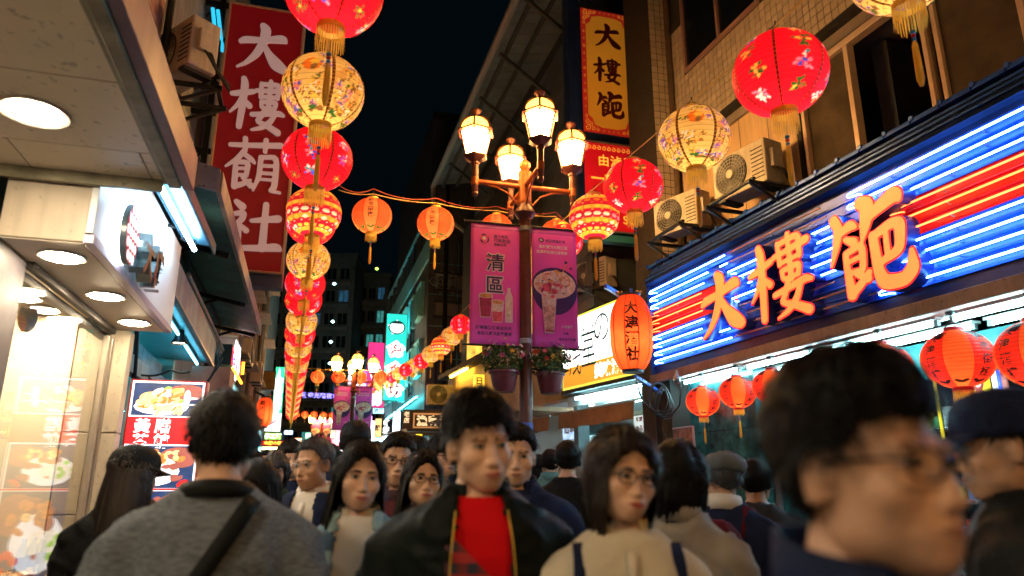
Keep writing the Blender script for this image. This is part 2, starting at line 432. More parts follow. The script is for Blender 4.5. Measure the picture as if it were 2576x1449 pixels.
def sph(R, lon, lat, off=.003, sq=.93):
    lon, lat = np.asarray(lon), np.asarray(lat); c = np.cos(lat)
    return np.stack([(R + off) * c * np.sin(lon), -(R + off) * c * np.cos(lon), (R + off) * np.sin(lat) * sq], -1)
PCOL = [(.05, .12, .80), (.04, .36, .36), (1.0, .62, .08), (1.0, .30, .42), (1.0, .90, .78), (.04, .16, .03), (1.0, .22, .02), (.42, .10, .62), (.30, .14, .04), (.02, .006, .012), (.55, .012, .05), (1.0, .42, .05), (1.0, .28, .09)]
MAG, AMB, PALE = 10, 11, 12
P_shade = paper('lantern_shade', (1, 1, 1), .78, attr='Col')
def blob(mb, R, lon, lat, rx, ry, ang, m, off=.003, n=7, sq=.93):
    mb.append((lon, lat, rx, ry, ang, m))
def flower(mb, R, lon, lat, s, cols, r):
    k = r.choice([5, 6, 7])
    for i in range(3):
        a = r.random() * 6.28
        blob(mb, R, lon + s * 1.05 * math.cos(a) / R / max(.25, math.cos(lat)), lat + s * 1.05 * math.sin(a) / R, s * .3, s * .17, a, r.choice(cols))
    for i in range(k):
        a = 2 * PI * i / k + r.random() * .5
        blob(mb, R, lon + s * .62 * math.cos(a) / R / max(.25, math.cos(lat)), lat + s * .62 * math.sin(a) / R, s * .34, s * .22, a, r.choice(cols))
    blob(mb, R, lon, lat, s * .28, s * .25, 0, r.choice(cols))
def shade_mesh(R, n_rib, n, cols, dec, kind, lim=LIM, amp=.016, sq=.93, fine=True):
    """pleated shade with its print and painted glow as a vertex colour; creases a little darker"""
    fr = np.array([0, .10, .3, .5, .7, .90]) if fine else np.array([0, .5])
    t = np.concatenate([(i + fr) / n_rib for i in range(n_rib)] + [[1.0]]); lat = -lim + 2 * lim * t
    b = np.abs(np.sin(t * n_rib * PI)); k = len(t); lon = np.arange(n) * 2 * PI / n - PI
    r = R * np.cos(lat) * (1 + amp * (b - .6)); z = R * np.sin(lat) * sq
    LA, LO = np.repeat(lat, n), np.tile(lon, k); RR = np.repeat(r, n)
    V = np.stack([RR * np.sin(LO), -RR * np.cos(LO), np.repeat(z, n)], 1)
    c = np.tile(np.array(cols[0], float), (len(V), 1))
    if kind == 'tier': c[(np.floor((LA + lim) / (2 * lim) * 14).astype(int) % 3 == 1)] = PCOL[AMB]
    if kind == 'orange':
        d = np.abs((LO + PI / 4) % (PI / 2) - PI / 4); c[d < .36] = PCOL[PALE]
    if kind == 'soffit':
        d = np.abs((LO + PI / 4) % (PI / 2) - PI / 4); c[d < .38] = (1.0, .20, .05)  # hot lamp glow painted in as pale orange panels
    if kind == 'gold' and fine:
        nz = vnoise(np.stack([np.cos(LO) * 7, np.sin(LO) * 7, LA * 7], 1), 3); nz2 = vnoise(np.stack([np.cos(LO) * 4, np.sin(LO) * 4, LA * 4], 1), 9)
        side = np.abs((LO + PI / 6 + PI / 3) % (PI) - PI / 3 - PI / 6) > .52
        c[(np.abs(nz) < .022) & side] = PCOL[BROWN]; c[(nz2 > .2) & side] = (.85, .45, .12)
    for lo, la, rx, ry, an, m in dec:
        dl = (LO - lo + PI) % (2 * PI) - PI; x = dl * R * np.maximum(.25, np.cos(LA)); y = (LA - la) * R
        u, v = x * math.cos(an) + y * math.sin(an), -x * math.sin(an) + y * math.cos(an)
        c[(u / rx) ** 2 + (v / ry) ** 2 < 1] = PCOL[m]
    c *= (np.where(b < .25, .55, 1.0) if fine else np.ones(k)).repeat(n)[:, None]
    f = [(i * n + j, i * n + (j + 1) % n, (i + 1) * n + (j + 1) % n, (i + 1) * n + j) for i in range(k - 1) for j in range(n)]
    return V, f, c
def set_col(me, c):
    a = me.color_attributes.new('Col', 'FLOAT_COLOR', 'POINT'); a.data.foreach_set('color', np.concatenate([c, np.ones((len(c), 1))], 1).ravel())
def band_mesh(mb, R, lon, w, m, lim=LIM - .02, off=.006, n=16, sq=.93, dots=None):
    t = np.linspace(-lim, lim, n); dl = w / 2 / R
    V = []
    for a in t:
        c = max(.3, math.cos(a)) ** .5
        V += [sph(R, lon - dl / c * .8, a, off, sq), sph(R, lon + dl / c * .8, a, off, sq)]
    mb.add(V, [(2 * i, 2 * i + 1, 2 * i + 3, 2 * i + 2) for i in range(n - 1)], m)
    if dots is not None:
        for a in np.linspace(-lim, lim, 26):
            an = np.arange(5) * 2 * PI / 5; mb.add(sph(R, lon + w * .3 * np.cos(an) / R / max(.25, math.cos(a)), a + w * .34 * np.sin(an) / R, off + .002, sq), [(0, 1, 2, 3, 4)], dots)
def fringe_mesh(mb, z, r, ln, n=34, m=0, seed=1):
    q = random.Random(seed)
    for i in range(n):
        a = 2 * PI * i / n; l = ln * q.uniform(.82, 1.05); w = r * .062; d = np.array([math.cos(a), math.sin(a), 0]); t = np.array([-d[1], d[0], 0])
        p0 = d * r + np.array([0, 0, z]); p1 = d * r * 1.03 + np.array([0, 0, z - l * .6]); p2 = d * r * q.uniform(.93, 1.1) + np.array([0, 0, z - l])
        mb.add([p0 - t * w, p0 + t * w, p1 + t * w, p1 - t * w, p2 + t * w * .5, p2 - t * w * .5], [(0, 1, 2, 3), (3, 2, 4, 5)], m)
def lantern_light(root, z, power, col, rad=.05):
    l = bpy.data.lights.new('bulb_light', 'POINT'); l.energy = power; l.color = col; l.shadow_soft_size = rad
    o = bpy.data.objects.new('bulb_light', l); COL.objects.link(o); o.parent = root; o.location = (0, 0, z)
def make_lantern(kind, parts=True, seed=1, label='', cat='lantern', group=None):
    r = random.Random(seed); R = LR; z0 = 0
    root = thing({'red': 'flower_lantern', 'gold': 'gold_lantern', 'tier': 'tiered_lantern', 'orange': 'paper_lantern', 'soffit': 'paper_lantern'}[kind], (0, 0, 0), label, cat, group)
    sq = .93 if kind != 'soffit' else .88
    n_rib = {'red': 20, 'gold': 17, 'tier': 14, 'orange': 22, 'soffit': 20}[kind]
    base = {'red': (1.0, .012, .028), 'gold': (1.0, .66, .21), 'tier': PCOL[MAG], 'orange': (1.0, .13, .035), 'soffit': (.95, .05, .03)}[kind]
    dec = []
    lons = [PI / 6 + i * PI / 3 for i in range(6)]
    if kind == 'red':
        for i in range(6):
            lo = i * PI / 3
            for la, s in ((.68, .044), (.22, .054), (-.30, .048), (-.82, .046)):
                if r.random() < .93: flower(dec, R, lo + r.uniform(-.12, .12), la + r.uniform(-.06, .06), s * r.uniform(.85, 1.15), r.choice([(BLUE, TEAL, WHITE, PINK), (WHITE, TEAL, GOLD), (GREEN, GOLD, BROWN), (WHITE, PINK, VIOLET)]), r)
    elif kind == 'gold':
        for i in range(6):
            lo = i * PI / 3
            if i % 3 == 0:
                blob(dec, R, lo, .22, .062, .058, 0, ORANGE, .002, 14); blob(dec, R, lo + .08, .3, .034, .03, .5, GOLD, .003, 9); blob(dec, R, lo + .05, .12, .03, .02, .9, BROWN, .003)
            for q in range(30):
                a, la = lo + r.uniform(-.42, .42), r.uniform(-.95, .95)
                if i % 3 == 0 and abs(la - .22) < .3 and abs(a - lo) < .3: continue
                flower(dec, R, a, la, r.uniform(.018, .040), r.choice([(BLUE, VIOLET, WHITE), (GOLD, ORANGE, BROWN), (BROWN, GOLD, WHITE), (VIOLET, PINK, BLUE), (GREEN, BROWN, GOLD)]), r)
            for q in range(7): blob(dec, R, lo + r.uniform(-.4, .4), -1.0 + r.uniform(-.06, .1), r.uniform(.012, .025), .012, 0, r.choice((GREEN, BROWN)), .003)
    elif kind == 'tier':
        for la, s, c in ((.78, .03, (GOLD,)), (.42, .026, (GOLD, ORANGE)), (.08, .024, (GOLD,)), (-.22, .03, (WHITE, PINK)), (-.52, .026, (GOLD, WHITE)), (-.84, .03, (WHITE, GOLD))):
            k = 16
            for i in range(k):
                blob(dec, R, 2 * PI * i / k, la, s * 1.35 * max(.5, math.cos(la)), s * .7, 0, r.choice(c), .003, 9)
                blob(dec, R, 2 * PI * (i + .5) / k, la - .13, s * .35, s * .3, 0, r.choice(c), .003, 6)
    else:
        n_l = 8
        lons = [PI / 8 + i * PI / 4 for i in range(n_l)]
        for i in range(n_l):
            lo = i * PI / 4
            if parts:
                for q in range(3): blob(dec, R, lo + (q - 1) * .16, -.98 + abs(q - 1) * .05, .028, .016, (q - 1) * .6, GREEN if kind == 'orange' else INK, .003, 7, sq)
                if kind == 'soffit' and i % 2:
                    for q in range(4): blob(dec, R, lo + r.uniform(-.22, .22), .86 + r.uniform(-.12, .12), .045, .03, r.random() * 3, INK, .003, 8, sq)
    mats_d = DEC
    if parts:
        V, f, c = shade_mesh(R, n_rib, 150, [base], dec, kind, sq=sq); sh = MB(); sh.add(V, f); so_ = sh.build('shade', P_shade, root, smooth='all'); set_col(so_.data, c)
        for lo in lons:
            b = MB()
            if kind in ('red', 'gold'): band_mesh(b, R, lo, .017 if kind == 'red' else .026, BROWN, sq=sq, dots=GOLD)
            else: band_mesh(b, R, lo, .008, 0, sq=sq)
            b.build('rib_band', DEC if kind in ('red', 'gold') else [P_bandred if kind != 'tier' else P_brown], root)
    zt = R * math.sin(LIM) * sq; rt = R * math.cos(LIM)
    top, bot, fr, ta = MB(), MB(), MB(), MB()
    top.lathe((0, 0, zt), [(rt * .98, -.01), (rt * 1.04, 0), (rt * 1.04, .025), (rt * .95, .028), (rt * .95, -.008)], 24 if parts else 12, cap=False)
    bot.lathe((0, 0, -zt), [(rt * 1.02, .01), (rt * 1.06, 0), (rt * 1.06, -.028), (rt * .97, -.03), (rt * .97, .008)], 24 if parts else 12, cap=False)
    fl = {'red': .12, 'gold': .12, 'tier': .11, 'orange': .10, 'soffit': .09}[kind]
    if parts: fringe_mesh(fr, -zt - .025, rt * 1.04, fl, 34, seed=seed)
    else: fr.lathe((0, 0, -zt - .03), [(rt * 1.04, 0), (rt * 1.08, -fl * .95), (rt * .9, -fl)], 10, cap=False)
    zc = -zt - .03
    ta.tube([(0, 0, -zt * .4), (0, 0, zc - fl * 1.15)], .003, 5, 0)
    for q, (mm, rr) in enumerate(((1, .014), (2, .012), (1, .011))): ta.lathe((0, 0, zc - fl * 1.15 - .022 * q), [(.003, .011), (rr, .005), (rr, -.005), (.003, -.011)], 8, mm)
    ta.lathe((0, 0, zc - fl * 1.15 - .07), [(.006, .02), (.015, -.01), (.019, -.2), (.010, -.235)], 9, 3)
    hk = MB(); hk.tube([(-rt * .9, 0, zt + .02), (-rt * .5, 0, zt + .06), (0, 0, zt + .085), (rt * .5, 0, zt + .06), (rt * .9, 0, zt + .02)], .004, 5); hk.tube([(0, 0, zt + .08), (0.008, 0, zt + .12)], .005, 5)
    tm = [M_cord, mat('bead_blue', (.03, .2, .45), .3), mat('bead_red', (.6, .02, .02), .3), M_goldth]
    rim_m = M_gold if kind != 'soffit' else mat('rim_red', (.45, .02, .03), .4)
    bu = MB(); bu.lathe((0, 0, .1), [(.012, .03), (.02, .0), (.02, -.03), (.01, -.04)], 8)
    if parts:
        top.build('top_rim', rim_m, root, smooth=True); bot.build('bottom_rim', rim_m, root, smooth=True)
        fr.build('fringe', M_goldth, root); ta.build('tassel', tm, root, smooth=True); hk.build('wire_handle', M_dark, root); bu.build('lamp_holder', M_white, root)
    else:
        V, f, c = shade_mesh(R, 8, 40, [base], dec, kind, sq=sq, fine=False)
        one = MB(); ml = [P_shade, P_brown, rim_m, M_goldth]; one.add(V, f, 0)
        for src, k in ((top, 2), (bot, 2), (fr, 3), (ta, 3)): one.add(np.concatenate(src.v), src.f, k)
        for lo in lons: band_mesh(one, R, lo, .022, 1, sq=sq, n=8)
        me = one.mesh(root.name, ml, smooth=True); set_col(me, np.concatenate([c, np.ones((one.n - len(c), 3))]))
        old = root; nm = root.name; props = dict(label=label, cat=cat, group=group)
        bpy.data.objects.remove(old); root = bpy.data.objects.new(nm, me); COL.objects.link(root); root['_o'] = [0., 0., 0.]; tag(root, **props)
    pw, c = {'red': (3.6, (1, .70, .55)), 'gold': (2.6, (1, .74, .44)), 'tier': (4.0, (1, .72, .42)), 'orange': (3.4, (1, .70, .40)), 'soffit': (2.4, (1, .66, .38))}[kind]
    lantern_light(root, -.09 if kind in ('red', 'gold', 'tier') else (-.08 if kind == 'orange' else -.12), pw, c)
    return root
def sph_text(mb, R, txt, lon, lat0, size, m, pitch=1.08, sq=.93, bold=.02, prof=None):
    """characters printed down one panel of a round shade"""
    for i, ch in enumerate(txt):
        v, f, _ = glyph(ch, bold); la = lat0 - size * pitch * i / R
        ll = la + v[:, 1] * size / R
        mb.add(sph(R, lon + v[:, 0] * size / R / np.maximum(.3, np.cos(ll)), ll, .004, sq), f, m)
ORD = ['nearest', 'second', 'third', 'fourth', 'fifth', 'sixth', 'seventh', 'eighth', 'ninth', 'tenth', 'eleventh', 'twelfth', 'thirteenth', 'fourteenth', 'fifteenth', 'sixteenth', 'seventeenth', 'eighteenth', 'nineteenth', 'twentieth', 'twenty-first', 'twenty-second', 'twenty-third', 'twenty-fourth', 'twenty-fifth', 'twenty-sixth', 'twenty-seventh', 'twenty-eighth', 'twenty-ninth']
PROTO = {}
def hang(kind, p, diam, label, parts, group, rz, var=0, yaw_cam=True):
    k = (kind, parts, var)
    if k not in PROTO:
        o = make_lantern(kind, parts, 11 + var * 7 + len(kind), label, 'lantern', group); PROTO[k] = o
        o.location = [float(q) for q in p]; o.rotation_euler = (0, 0, rz); o.scale = (diam / .54,) * 3; return o
    return dup(PROTO[k], p, label, rz, diam / .54, group)
KN = {'red': 'red flower-printed', 'gold': 'cream and gold painted', 'tier': 'red and gold banded'}
lr = [('red', 840, -28, 247), ('gold', 813, 232, 202), ('red', 798, 400, 173), ('tier', 790, 535, 136), ('red', 783, 562, 121), ('gold', 776, 655, 107), ('red', 768, 713, 99), ('red', 764, 755, 90), ('gold', 759, 808, 78), ('red', 755, 840, 75), ('gold', 751, 871, 66), ('red', 749, 890, 64), ('gold', 747, 913, 57), ('red', 745, 930, 53), ('gold', 744, 945, 51)]
y, w = 957.0, 47.0
for i in range(11): lr.append((['red', 'gold'][i % 2], 743 - i * .95, y, w)); y += 9.3 - i * .16; w -= 1.9
GL, GR = 'lanterns of the left-hand string over the street', 'lanterns of the right-hand string over the street'
tops = []
for i, (k, px, py, w) in enumerate(lr):
    p = at_z(px, py, 4.1); d = np.dot(p - CAM, FW); D = w * d / FPX
    hang(k, p, D, f'{KN[k]} lantern, {ORD[i]} from the camera in the left-hand string', w > 40, GL, YAW * -.6 + rnd.uniform(-.2, .2), i % 2 if w > 70 else 0)
    tops.append(p + np.array([0, 0, .60 * D]))
def wire(name, pts, label, r=.006, m=None, sag=.0, group=None, cat='cable'):
    P = [np.asarray(pts[0], float)]
    for a, b in zip(pts[:-1], pts[1:]):
        for t in np.linspace(0, 1, 6)[1:]: P.append(np.asarray(a) * (1 - t) + np.asarray(b) * t - np.array([0, 0, sag * 4 * t * (1 - t)]))
    mb = MB(); mb.tube(P, r, 6); o = mb.build(name, m or M_wire, smooth='all'); return tag(o, label, cat, group)
wire('cord', [tops[0] + (tops[0] - tops[1]) * 4] + tops + [tops[-1] + (tops[-1] - tops[-2]) * 3], 'yellow cord carrying the left-hand string of lanterns', .006, M_cord, .01)
rr_ = [('gold', 2266, -92, 262, .58), ('red', 1962, 186, 230, .57), ('gold', 1746, 350, 177, .55), ('red', 1593, 469, 148, .54), ('tier', 1495, 546, 127, .53), ('red', 1418, 608, 96, .52), ('gold', 1350, 662, 88, .52), ('red', 1299, 702, 84, .51), ('gold', 1262, 733, 76, .5), ('red', 1212, 772, 63, .5),
       ('red', 1159, 817, 53, .49), ('gold', 1136, 846, 52, .49), ('tier', 1110, 870, 52, .49), ('gold', 1084, 891, 46, .48), ('red', 1061, 909, 41, .48), ('gold', 1038, 921, 38, .47), ('red', 1020, 931, 35, .42), ('gold', 1002, 941, 33, .41), ('red', 987, 949, 31, .41), ('gold', 974, 955, 29, .40), ('red', 962, 961, 27, .40), ('gold', 952, 967, 26, .40), ('red', 942, 972, 25, .40), ('gold', 933, 977, 23, .40)]
tops = []
for i, (k, px, py, w, D) in enumerate(rr_):
    p = at(px, py, FPX * D / w)
    hang(k, p, D, f'{KN[k]} lantern, {ORD[i]} from the camera in the right-hand string', w > 40, GR, YAW * -1.2 + rnd.uniform(-.2, .2), i % 2 if w > 70 else 0)
    tops.append(p + np.array([0, 0, .60 * D]))
wire('cord', [tops[0] + (tops[0] - tops[1]) * 3] + tops + [tops[-1] + (tops[-1] - tops[-2]) * 3], 'yellow cord carrying the right-hand string of lanterns', .006, M_cord, .01)
# orange lettered lanterns on the cross strings
GX = 'orange lanterns on the strings across the street'
def orange(p, D, label, parts=True, rz=0.0, txt='美食樂園'):
    k = ('orange', parts)
    if k not in PROTO:
        o = make_lantern('orange', parts, 5, label, 'lantern', GX); PROTO[k] = o
        if parts:
            mb = MB()
            for q in range(0, 8, 2): sph_text(mb, LR, '好市街夜', q * PI / 4, .62, .075, 0)
            mb.build('lettering', DEC[INK], o)
        o.location = [float(q) for q in p]; o.rotation_euler = (0, 0, rz); o.scale = (D / .54,) * 3; return o
    return dup(PROTO[k], p, label, rz, D / .54, GX)
cx = [(936, 543, 99, 'leftmost, over the middle of the street'), (1096, 563, 93, 'second from the left, above the green sign'), (1249, 575, 81, 'half hidden by the top of the left pink banner'), (1400, 590, 81, 'half hidden by the top of the right pink banner')]
tops = []
for px, py, w, s in cx:
    p = at(px, py, FPX * .5 / w); tops.append(p + np.array([0, 0, .30])); orange(p, .5, 'orange lettered lantern, ' + s, True, -YAW + rnd.uniform(-.12, .12))
e0 = at(852, 478, 8.8); e1 = at(1470, 590, 11.2)
wire('cord', [e0] + tops + [e1], 'cord of the four orange lanterns crossing the street', .006, M_cord, .03)
wire('power_cable', [e0 + np.array([0, 0, .06])] + [t + np.array([0, 0, .07]) for t in tops] + [e1 + np.array([0, 0, .1])], 'red power cable running along the near cross string', .006, M_red_wire, .07)
tops = []
for i, px in enumerate((799, 851, 906, 958)):
    p = at(px, 948 + i * .6, 24.0); tops.append(p + np.array([0, 0, .27])); orange(p, .46, f'small orange lantern, {["leftmost", "second", "third", "fourth"][i]} from the left on the middle cross string', True, -YAW + i * .1)
wire('cord', [at(738, 918, 24)] + tops + [at(1010, 955, 24)], 'cord of the small orange lanterns by the second lamp post', .008, M_cord, .04)
tops = []
for i, px in enumerate((745, 767, 790, 814, 836, 858)):
    p = at(px, 1042 + i, 41.0); tops.append(p + np.array([0, 0, .24])); orange(p, .40, f'tiny orange lantern, {["leftmost", "second", "third", "fourth", "fifth", "sixth"][i]} from the left on the farthest cross string', False)
wire('cord', [at(715, 1030, 41)] + tops + [at(900, 1040, 41)], 'cord of the tiny orange lanterns far down the street', .01, M_cord, .05)

# ------------------------------------------------------------------ street lamps
M_post = mat('post_brown', (.10, .028, .02), .42, .25, var=.25, vs=10, bump=.15, bs=60)
M_pane = emit('lamp_pane', (1.0, .52, .14), 110)
M_dome = emit('lamp_dome', (1.0, .46, .06), 5)
def lamp_head(root, c):
    c = np.asarray(c, float); n = 6
    st = MB(); st.lathe(c, [(.001, -.47), (.032, -.455), (.04, -.43), (.03, -.405), (.038, -.39), (.038, -.06), (.05, -.05), (.05, -.02), (.04, -.01)], 14)
    hs = st.build('lamp_stem', M_post, root, smooth=True)
    ba = MB(); ba.lathe(c, [(.04, -.03), (.10, .0), (.15, .035), (.15, .055), (.12, .06)], 6, ph=.2); ba.build('lamp_base', M_post, root)
    gl = MB(); gl.lathe(c, [(.122, .058), (.192, .355)], 6, cap=False, ph=.2); gl.lathe(c, [(.001, .36), (.18, .361)], 6, ph=.2, cap=False); gl.build('glass_pane', M_pane, root)
    do = MB(); do.lathe(c, [(.185, .37), (.18, .43), (.155, .49), (.11, .535), (.05, .56), (.02, .565)], 18); do.build('dome', M_dome, root, smooth='all')
    fr = MB()
    fr.lathe(c, [(.19, .345), (.238, .357), (.238, .376), (.185, .39)], 6, ph=.2, cap=False)
    for i in range(n):
        a = .2 + i * 2 * PI / n; d = np.array([math.cos(a), math.sin(a), 0])
        fr.tube([c + d * .126 + (0, 0, .06), c + d * .198 + (0, 0, .36)], .0115, 6)
        fr.tube([c + d * rr + (0, 0, zz) for rr, zz in ((.205, .37), (.197, .44), (.168, .505), (.118, .552), (.055, .578), (.02, .58))], .013, 6)
    fr.build('lamp_frame', M_post, root, smooth=True)
    fi = MB(); fi.lathe(c, [(.06, .565), (.045, .58), (.022, .6), (.03, .615), (.062, .645), (.066, .668), (.04, .69), (.001, .697)], 16); fi.build('finial', M_post, root, smooth=True)
PX = at(1321, 700, 8.3)
def make_post(label):
    t = thing('street_lamp', (0, 0, 0), label, 'street lamp', 'four-headed street lamps down the middle of the street')
    p = MB(); p.lathe((0, 0, 0), [(.20, 0), (.20, .12), (.15, .16), (.15, .7), (.11, .78), (.085, .9), (.075, 2.0), (.072, 4.55), (.095, 4.57), (.13, 4.62), (.12, 4.66), (.09, 4.7), (.082, 4.74)], 20); p.build('post', M_post, t, smooth=True)
    h = MB(); h.lathe((0, 0, 4.74), [(.082, 0), (.088, .02), (.082, .04), (.078, .40), (.084, .42), (.04, .44), (.05, .455), (.075, .50), (.07, .54), (.04, .57), (.001, .58)], 18)
    h.build('post_top', mat('post_orange', (.36, .085, .015), .4, .2, var=.2, vs=9), t, smooth=True)
    for k, (ax, ay) in enumerate(((-1, 0), (1, 0), (0, -1), (0, 1))):
        d = np.array([ax, ay, 0.]); r = .62
        a = MB(); a.tube([d * .07 + (0, 0, 4.97), d * r + (0, 0, 4.97)], .032, 10); a.lathe(d * r + (0, 0, 4.97), [(.045, -.05), (.045, .05)], 10)
        a.tube([d * .08 + (0, 0, 4.72), d * .2 + (0, 0, 4.86), d * .36 + (0, 0, 4.93), d * .5 + (0, 0, 4.945)], .012, 6)
        a.build('arm', MATS['post_orange'], t, smooth=True); lamp_head(t, d * r + (0, 0, 5.24))
    for z in (4.42, 3.06):
        c = MB(); c.lathe((0, 0, z), [(.075, -.03), (.082, -.025), (.082, .025), (.075, .03)], 18)
        c.build('clamp_band', M_steel, t, smooth=True)
    return t
lamp1 = make_post('four-headed lamp post with pink banners and flower baskets, nearest of its row')
lamp1.location = (PX[0], PX[1], 0)
p2 = at(889, 1000, 24.0); dup(lamp1, (p2[0], p2[1], -.12), 'four-headed lamp post, second of the row, left of the green sign', .05)
p3 = at(811, 1050, 44.0); dup(lamp1, (p3[0], p3[1], -.2), 'small far four-headed lamp post, third of the row')
dup(lamp1, (PX[0] + .1, PX[1] - 11.6, 0), 'unseen four-headed lamp post added behind the camera to light the faces')  # unseen lamp post, added as front light for the crowd's faces
# banners
M_pink = mat('banner_pink', (.97, .10, .62), .6, var=.18, vs=2.2, bump=.25, bs=9)
M_pink2 = mat('banner_hem', (.42, .05, .45), .6)
M_navy = mat('print_navy', (.02, .03, .14), .6); M_cream = mat('print_cream', (.92, .72, .66), .6, var=.3, vs=25)
M_food = mat('print_food', (.88, .46, .40), .6, var=.5, vs=28); M_rose = mat('print_rose', (.80, .12, .20), .6, var=.35, vs=20); M_berry = mat('print_berry', (.42, .03, .12), .6, var=.3, vs=14)
M_white_p = mat('print_pale', (.85, .70, .78), .6); M_orange_p = mat('print_tan', (.75, .38, .14), .6, var=.4, vs=22); M_violet_p = mat('print_deep_violet', (.045, .02, .16), .6)
def warp(mb, F, fn):
    for k in range(len(mb.v)):
        q = mb.v[k] - F.o; x, z = q @ F.x, q @ F.z; mb.v[k] = mb.v[k] + np.outer(fn(x, z), F.y)
def ell(rx, rz, n=22, a0=0, a1=2 * PI):
    a = np.linspace(a0, a1, n, endpoint=a1 - a0 < 6.2); return np.stack([rx * np.cos(a), rz * np.sin(a)], 1)
def poly(mb, F, pts, y, m): mb.flat(F, pts, [tuple(range(len(pts)))], y, m)
def banner(F, w, h, side, kind, label, lo=False):
    """hangs from x0 at the post outward; F at the post, z at the top bar"""
    t = thing('banner', F.o, label, 'banner', 'pink banners on the lamp posts')
    x0, x1 = (.075, .075 + w) if side > 0 else (-.075 - w, -.075)
    rip = lambda x, z: .0016 * np.sin(9 * x + 2.2 * z + side)
    nx, nz = 12, 24
    c = MB(); X = np.linspace(x0, x1, nx); Z = np.linspace(0, -h, nz)
    V = [(x, 0, z) for z in Z for x in X]
    c.add(F.ws(V), [(i * nx + j, (i + 1) * nx + j, (i + 1) * nx + j + 1, i * nx + j + 1) for i in range(nz - 1) for j in range(nx - 1)], [1 if i == 0 else 0 for i in range(nz - 1) for j in range(nx - 1)])
    warp(c, F, rip); o = c.build('cloth', [M_pink, M_pink2], t, smooth='all'); o.modifiers.new('thick', 'SOLIDIFY').thickness = .002
    for z, ex in ((.012, .08), (-h - .012, .08)):
        b = MB(); b.tube([F.w(0, 0, z), F.w(x0 - ex if side < 0 else x1 + ex, 0, z)], .014, 8); b.build('bar', M_dark, t, smooth=True)
    p = MB(); xc = (x0 + x1) / 2; ms = [M_navy, M_white_p, M_rose, M_cream, M_food, M_orange_p, M_berry, M_violet_p]
    def E(x, z, rx, rz, m, y): poly(p, F, ell(rx, rz) + (xc + x, z), -y * 1.6, m)
    if kind == 'drink':
        for k in range(6):
            a = k * PI / 3; pts = ell(.055, .06, 9, a, a + 1.5); pts = np.concatenate([pts, pts[::-1] * .74]); poly(p, F, pts + (xc - .13, -.19), -0.00640, 0 if k % 2 else 2)
        E(-.135, -.185, .02, .02, 1, .0045)
        row(p, F, '美食老街', xc - .02, -.15, .042, -.004, 0, .015); row(p, F, '風味飲品', xc - .02, -.20, .05, -.004, 0, .015); row(p, F, '清香甘甜', xc - .02, -.25, .038, -.004, 0, .015)
        for ch, zz in (('清', -.47), ('區', -.74)):
            v, f, _ = glyph(ch, .045); p.flat(F, v, f, -.004, 1, .235, .235, xc + .0, zz)
            v, f, _ = glyph(ch, .014); p.flat(F, v, f, -.005, 0, .225, .225, xc + .0, zz)
        for cx_, cz, s, mm in ((-.11, -1.0, 1.0, 4), (.03, -1.06, .92, 2)):
            poly(p, F, np.array([(-.085, .13), (-.06, -.135), (.06, -.135), (.085, .13)]) * s + (xc + cx_, cz), -0.00560, 1)
            poly(p, F, np.array([(-.075, .10), (-.055, -.125), (.055, -.125), (.075, .10)]) * s + (xc + cx_, cz), -0.00720, 6 if mm == 4 else 2)
            E(cx_, cz + .125 * s, .085 * s, .032 * s, 1, .0050); E(cx_, cz + .122 * s, .07 * s, .024 * s, 5, .0055)
            if mm == 2: poly(p, F, np.array([(-.075, .11), (-.065, .0), (.065, .0), (.075, .11)]) * s + (xc + cx_, cz), -0.00752, 3)
        poly(p, F, np.array([(-.045, .1), (-.02, .17), (-.02, .21), (.02, .21), (.02, .17), (.045, .1), (.045, -.2), (-.045, -.2)]) + (xc + .165, -.98), -0.00640, 1)
        poly(p, F, np.array([(-.034, .06), (.034, .06), (.034, -.15), (-.034, -.15)]) + (xc + .165, -.98), -0.00720, 3); column(p, F, '純釀好', xc + .165, -.94, .036, -.005, 2)
        row(p, F, '好喝順口又清涼天天', xc - .225, -h + .19, .046, -.004, 0, .02); row(p, F, '老街人氣飲品專賣店', xc - .205, -h + .125, .044, -.004, 0, .02)
    else:
        E(-.16, -.145, .034, .030, 7, .004); E(-.16, -.145, .020, .017, 4, .0045); row(p, F, '老街經典好味', xc - .11, -.15, .042, -.004, 7, .02)
        row(p, F, '真材實料大碗滿足', xc - .19, -.225, .044, -.004, 1, .03); row(p, F, '香濃好吃暖心暖胃美', xc - .22, -.29, .042, -.004, 1, .03)
        bz = -.72
        lower = np.concatenate([[(w / 2 - .002, bz + .05)], ell(w / 2 - .004, .36, 20, 0, -PI) * (1, .82) + (0, bz - .04), [(-w / 2 + .002, bz + .05)]]); poly(p, F, lower[::-1] + (xc, 0), -0.00560, 7)
        E(0, bz + .04, w / 2 - .002, .2, 7, .004); E(0, bz + .03, w / 2 - .02, .17, 3, .0045)
        q = random.Random(3)
        for k in range(34):
            a, r = q.random() * 6.28, q.random() ** .5; E(math.cos(a) * r * (w / 2 - .07), bz + .05 + math.sin(a) * r * .125, q.uniform(.03, .06), q.uniform(.02, .045), q.choice((3, 4, 4, 5, 3, 2)), .005 + k * .0001)
        for k in range(10): E(q.uniform(-.18, .18), bz + q.uniform(-.08, .12), .012, .008, q.choice((0, 6, 7)), .0092)
        poly(p, F, np.array([(.06, bz + .1), (.14, bz + .3), (.15, bz + .3), (.075, bz + .1)]) + (xc, 0), -0.01520, 5); E(.14, bz + .31, .018, .02, 0, .0097); E(.2, bz + .24, .016, .014, 0, .0097)
        gz = -.98
        poly(p, F, np.array([(-.1, .17), (-.062, -.30), (.05, -.30), (.09, .17)]) + (xc - .07, gz), -0.01600, 1)
        poly(p, F, np.array([(-.09, .16), (-.055, -.29), (.043, -.29), (.08, .16)]) + (xc - .07, gz), -0.01680, 4)
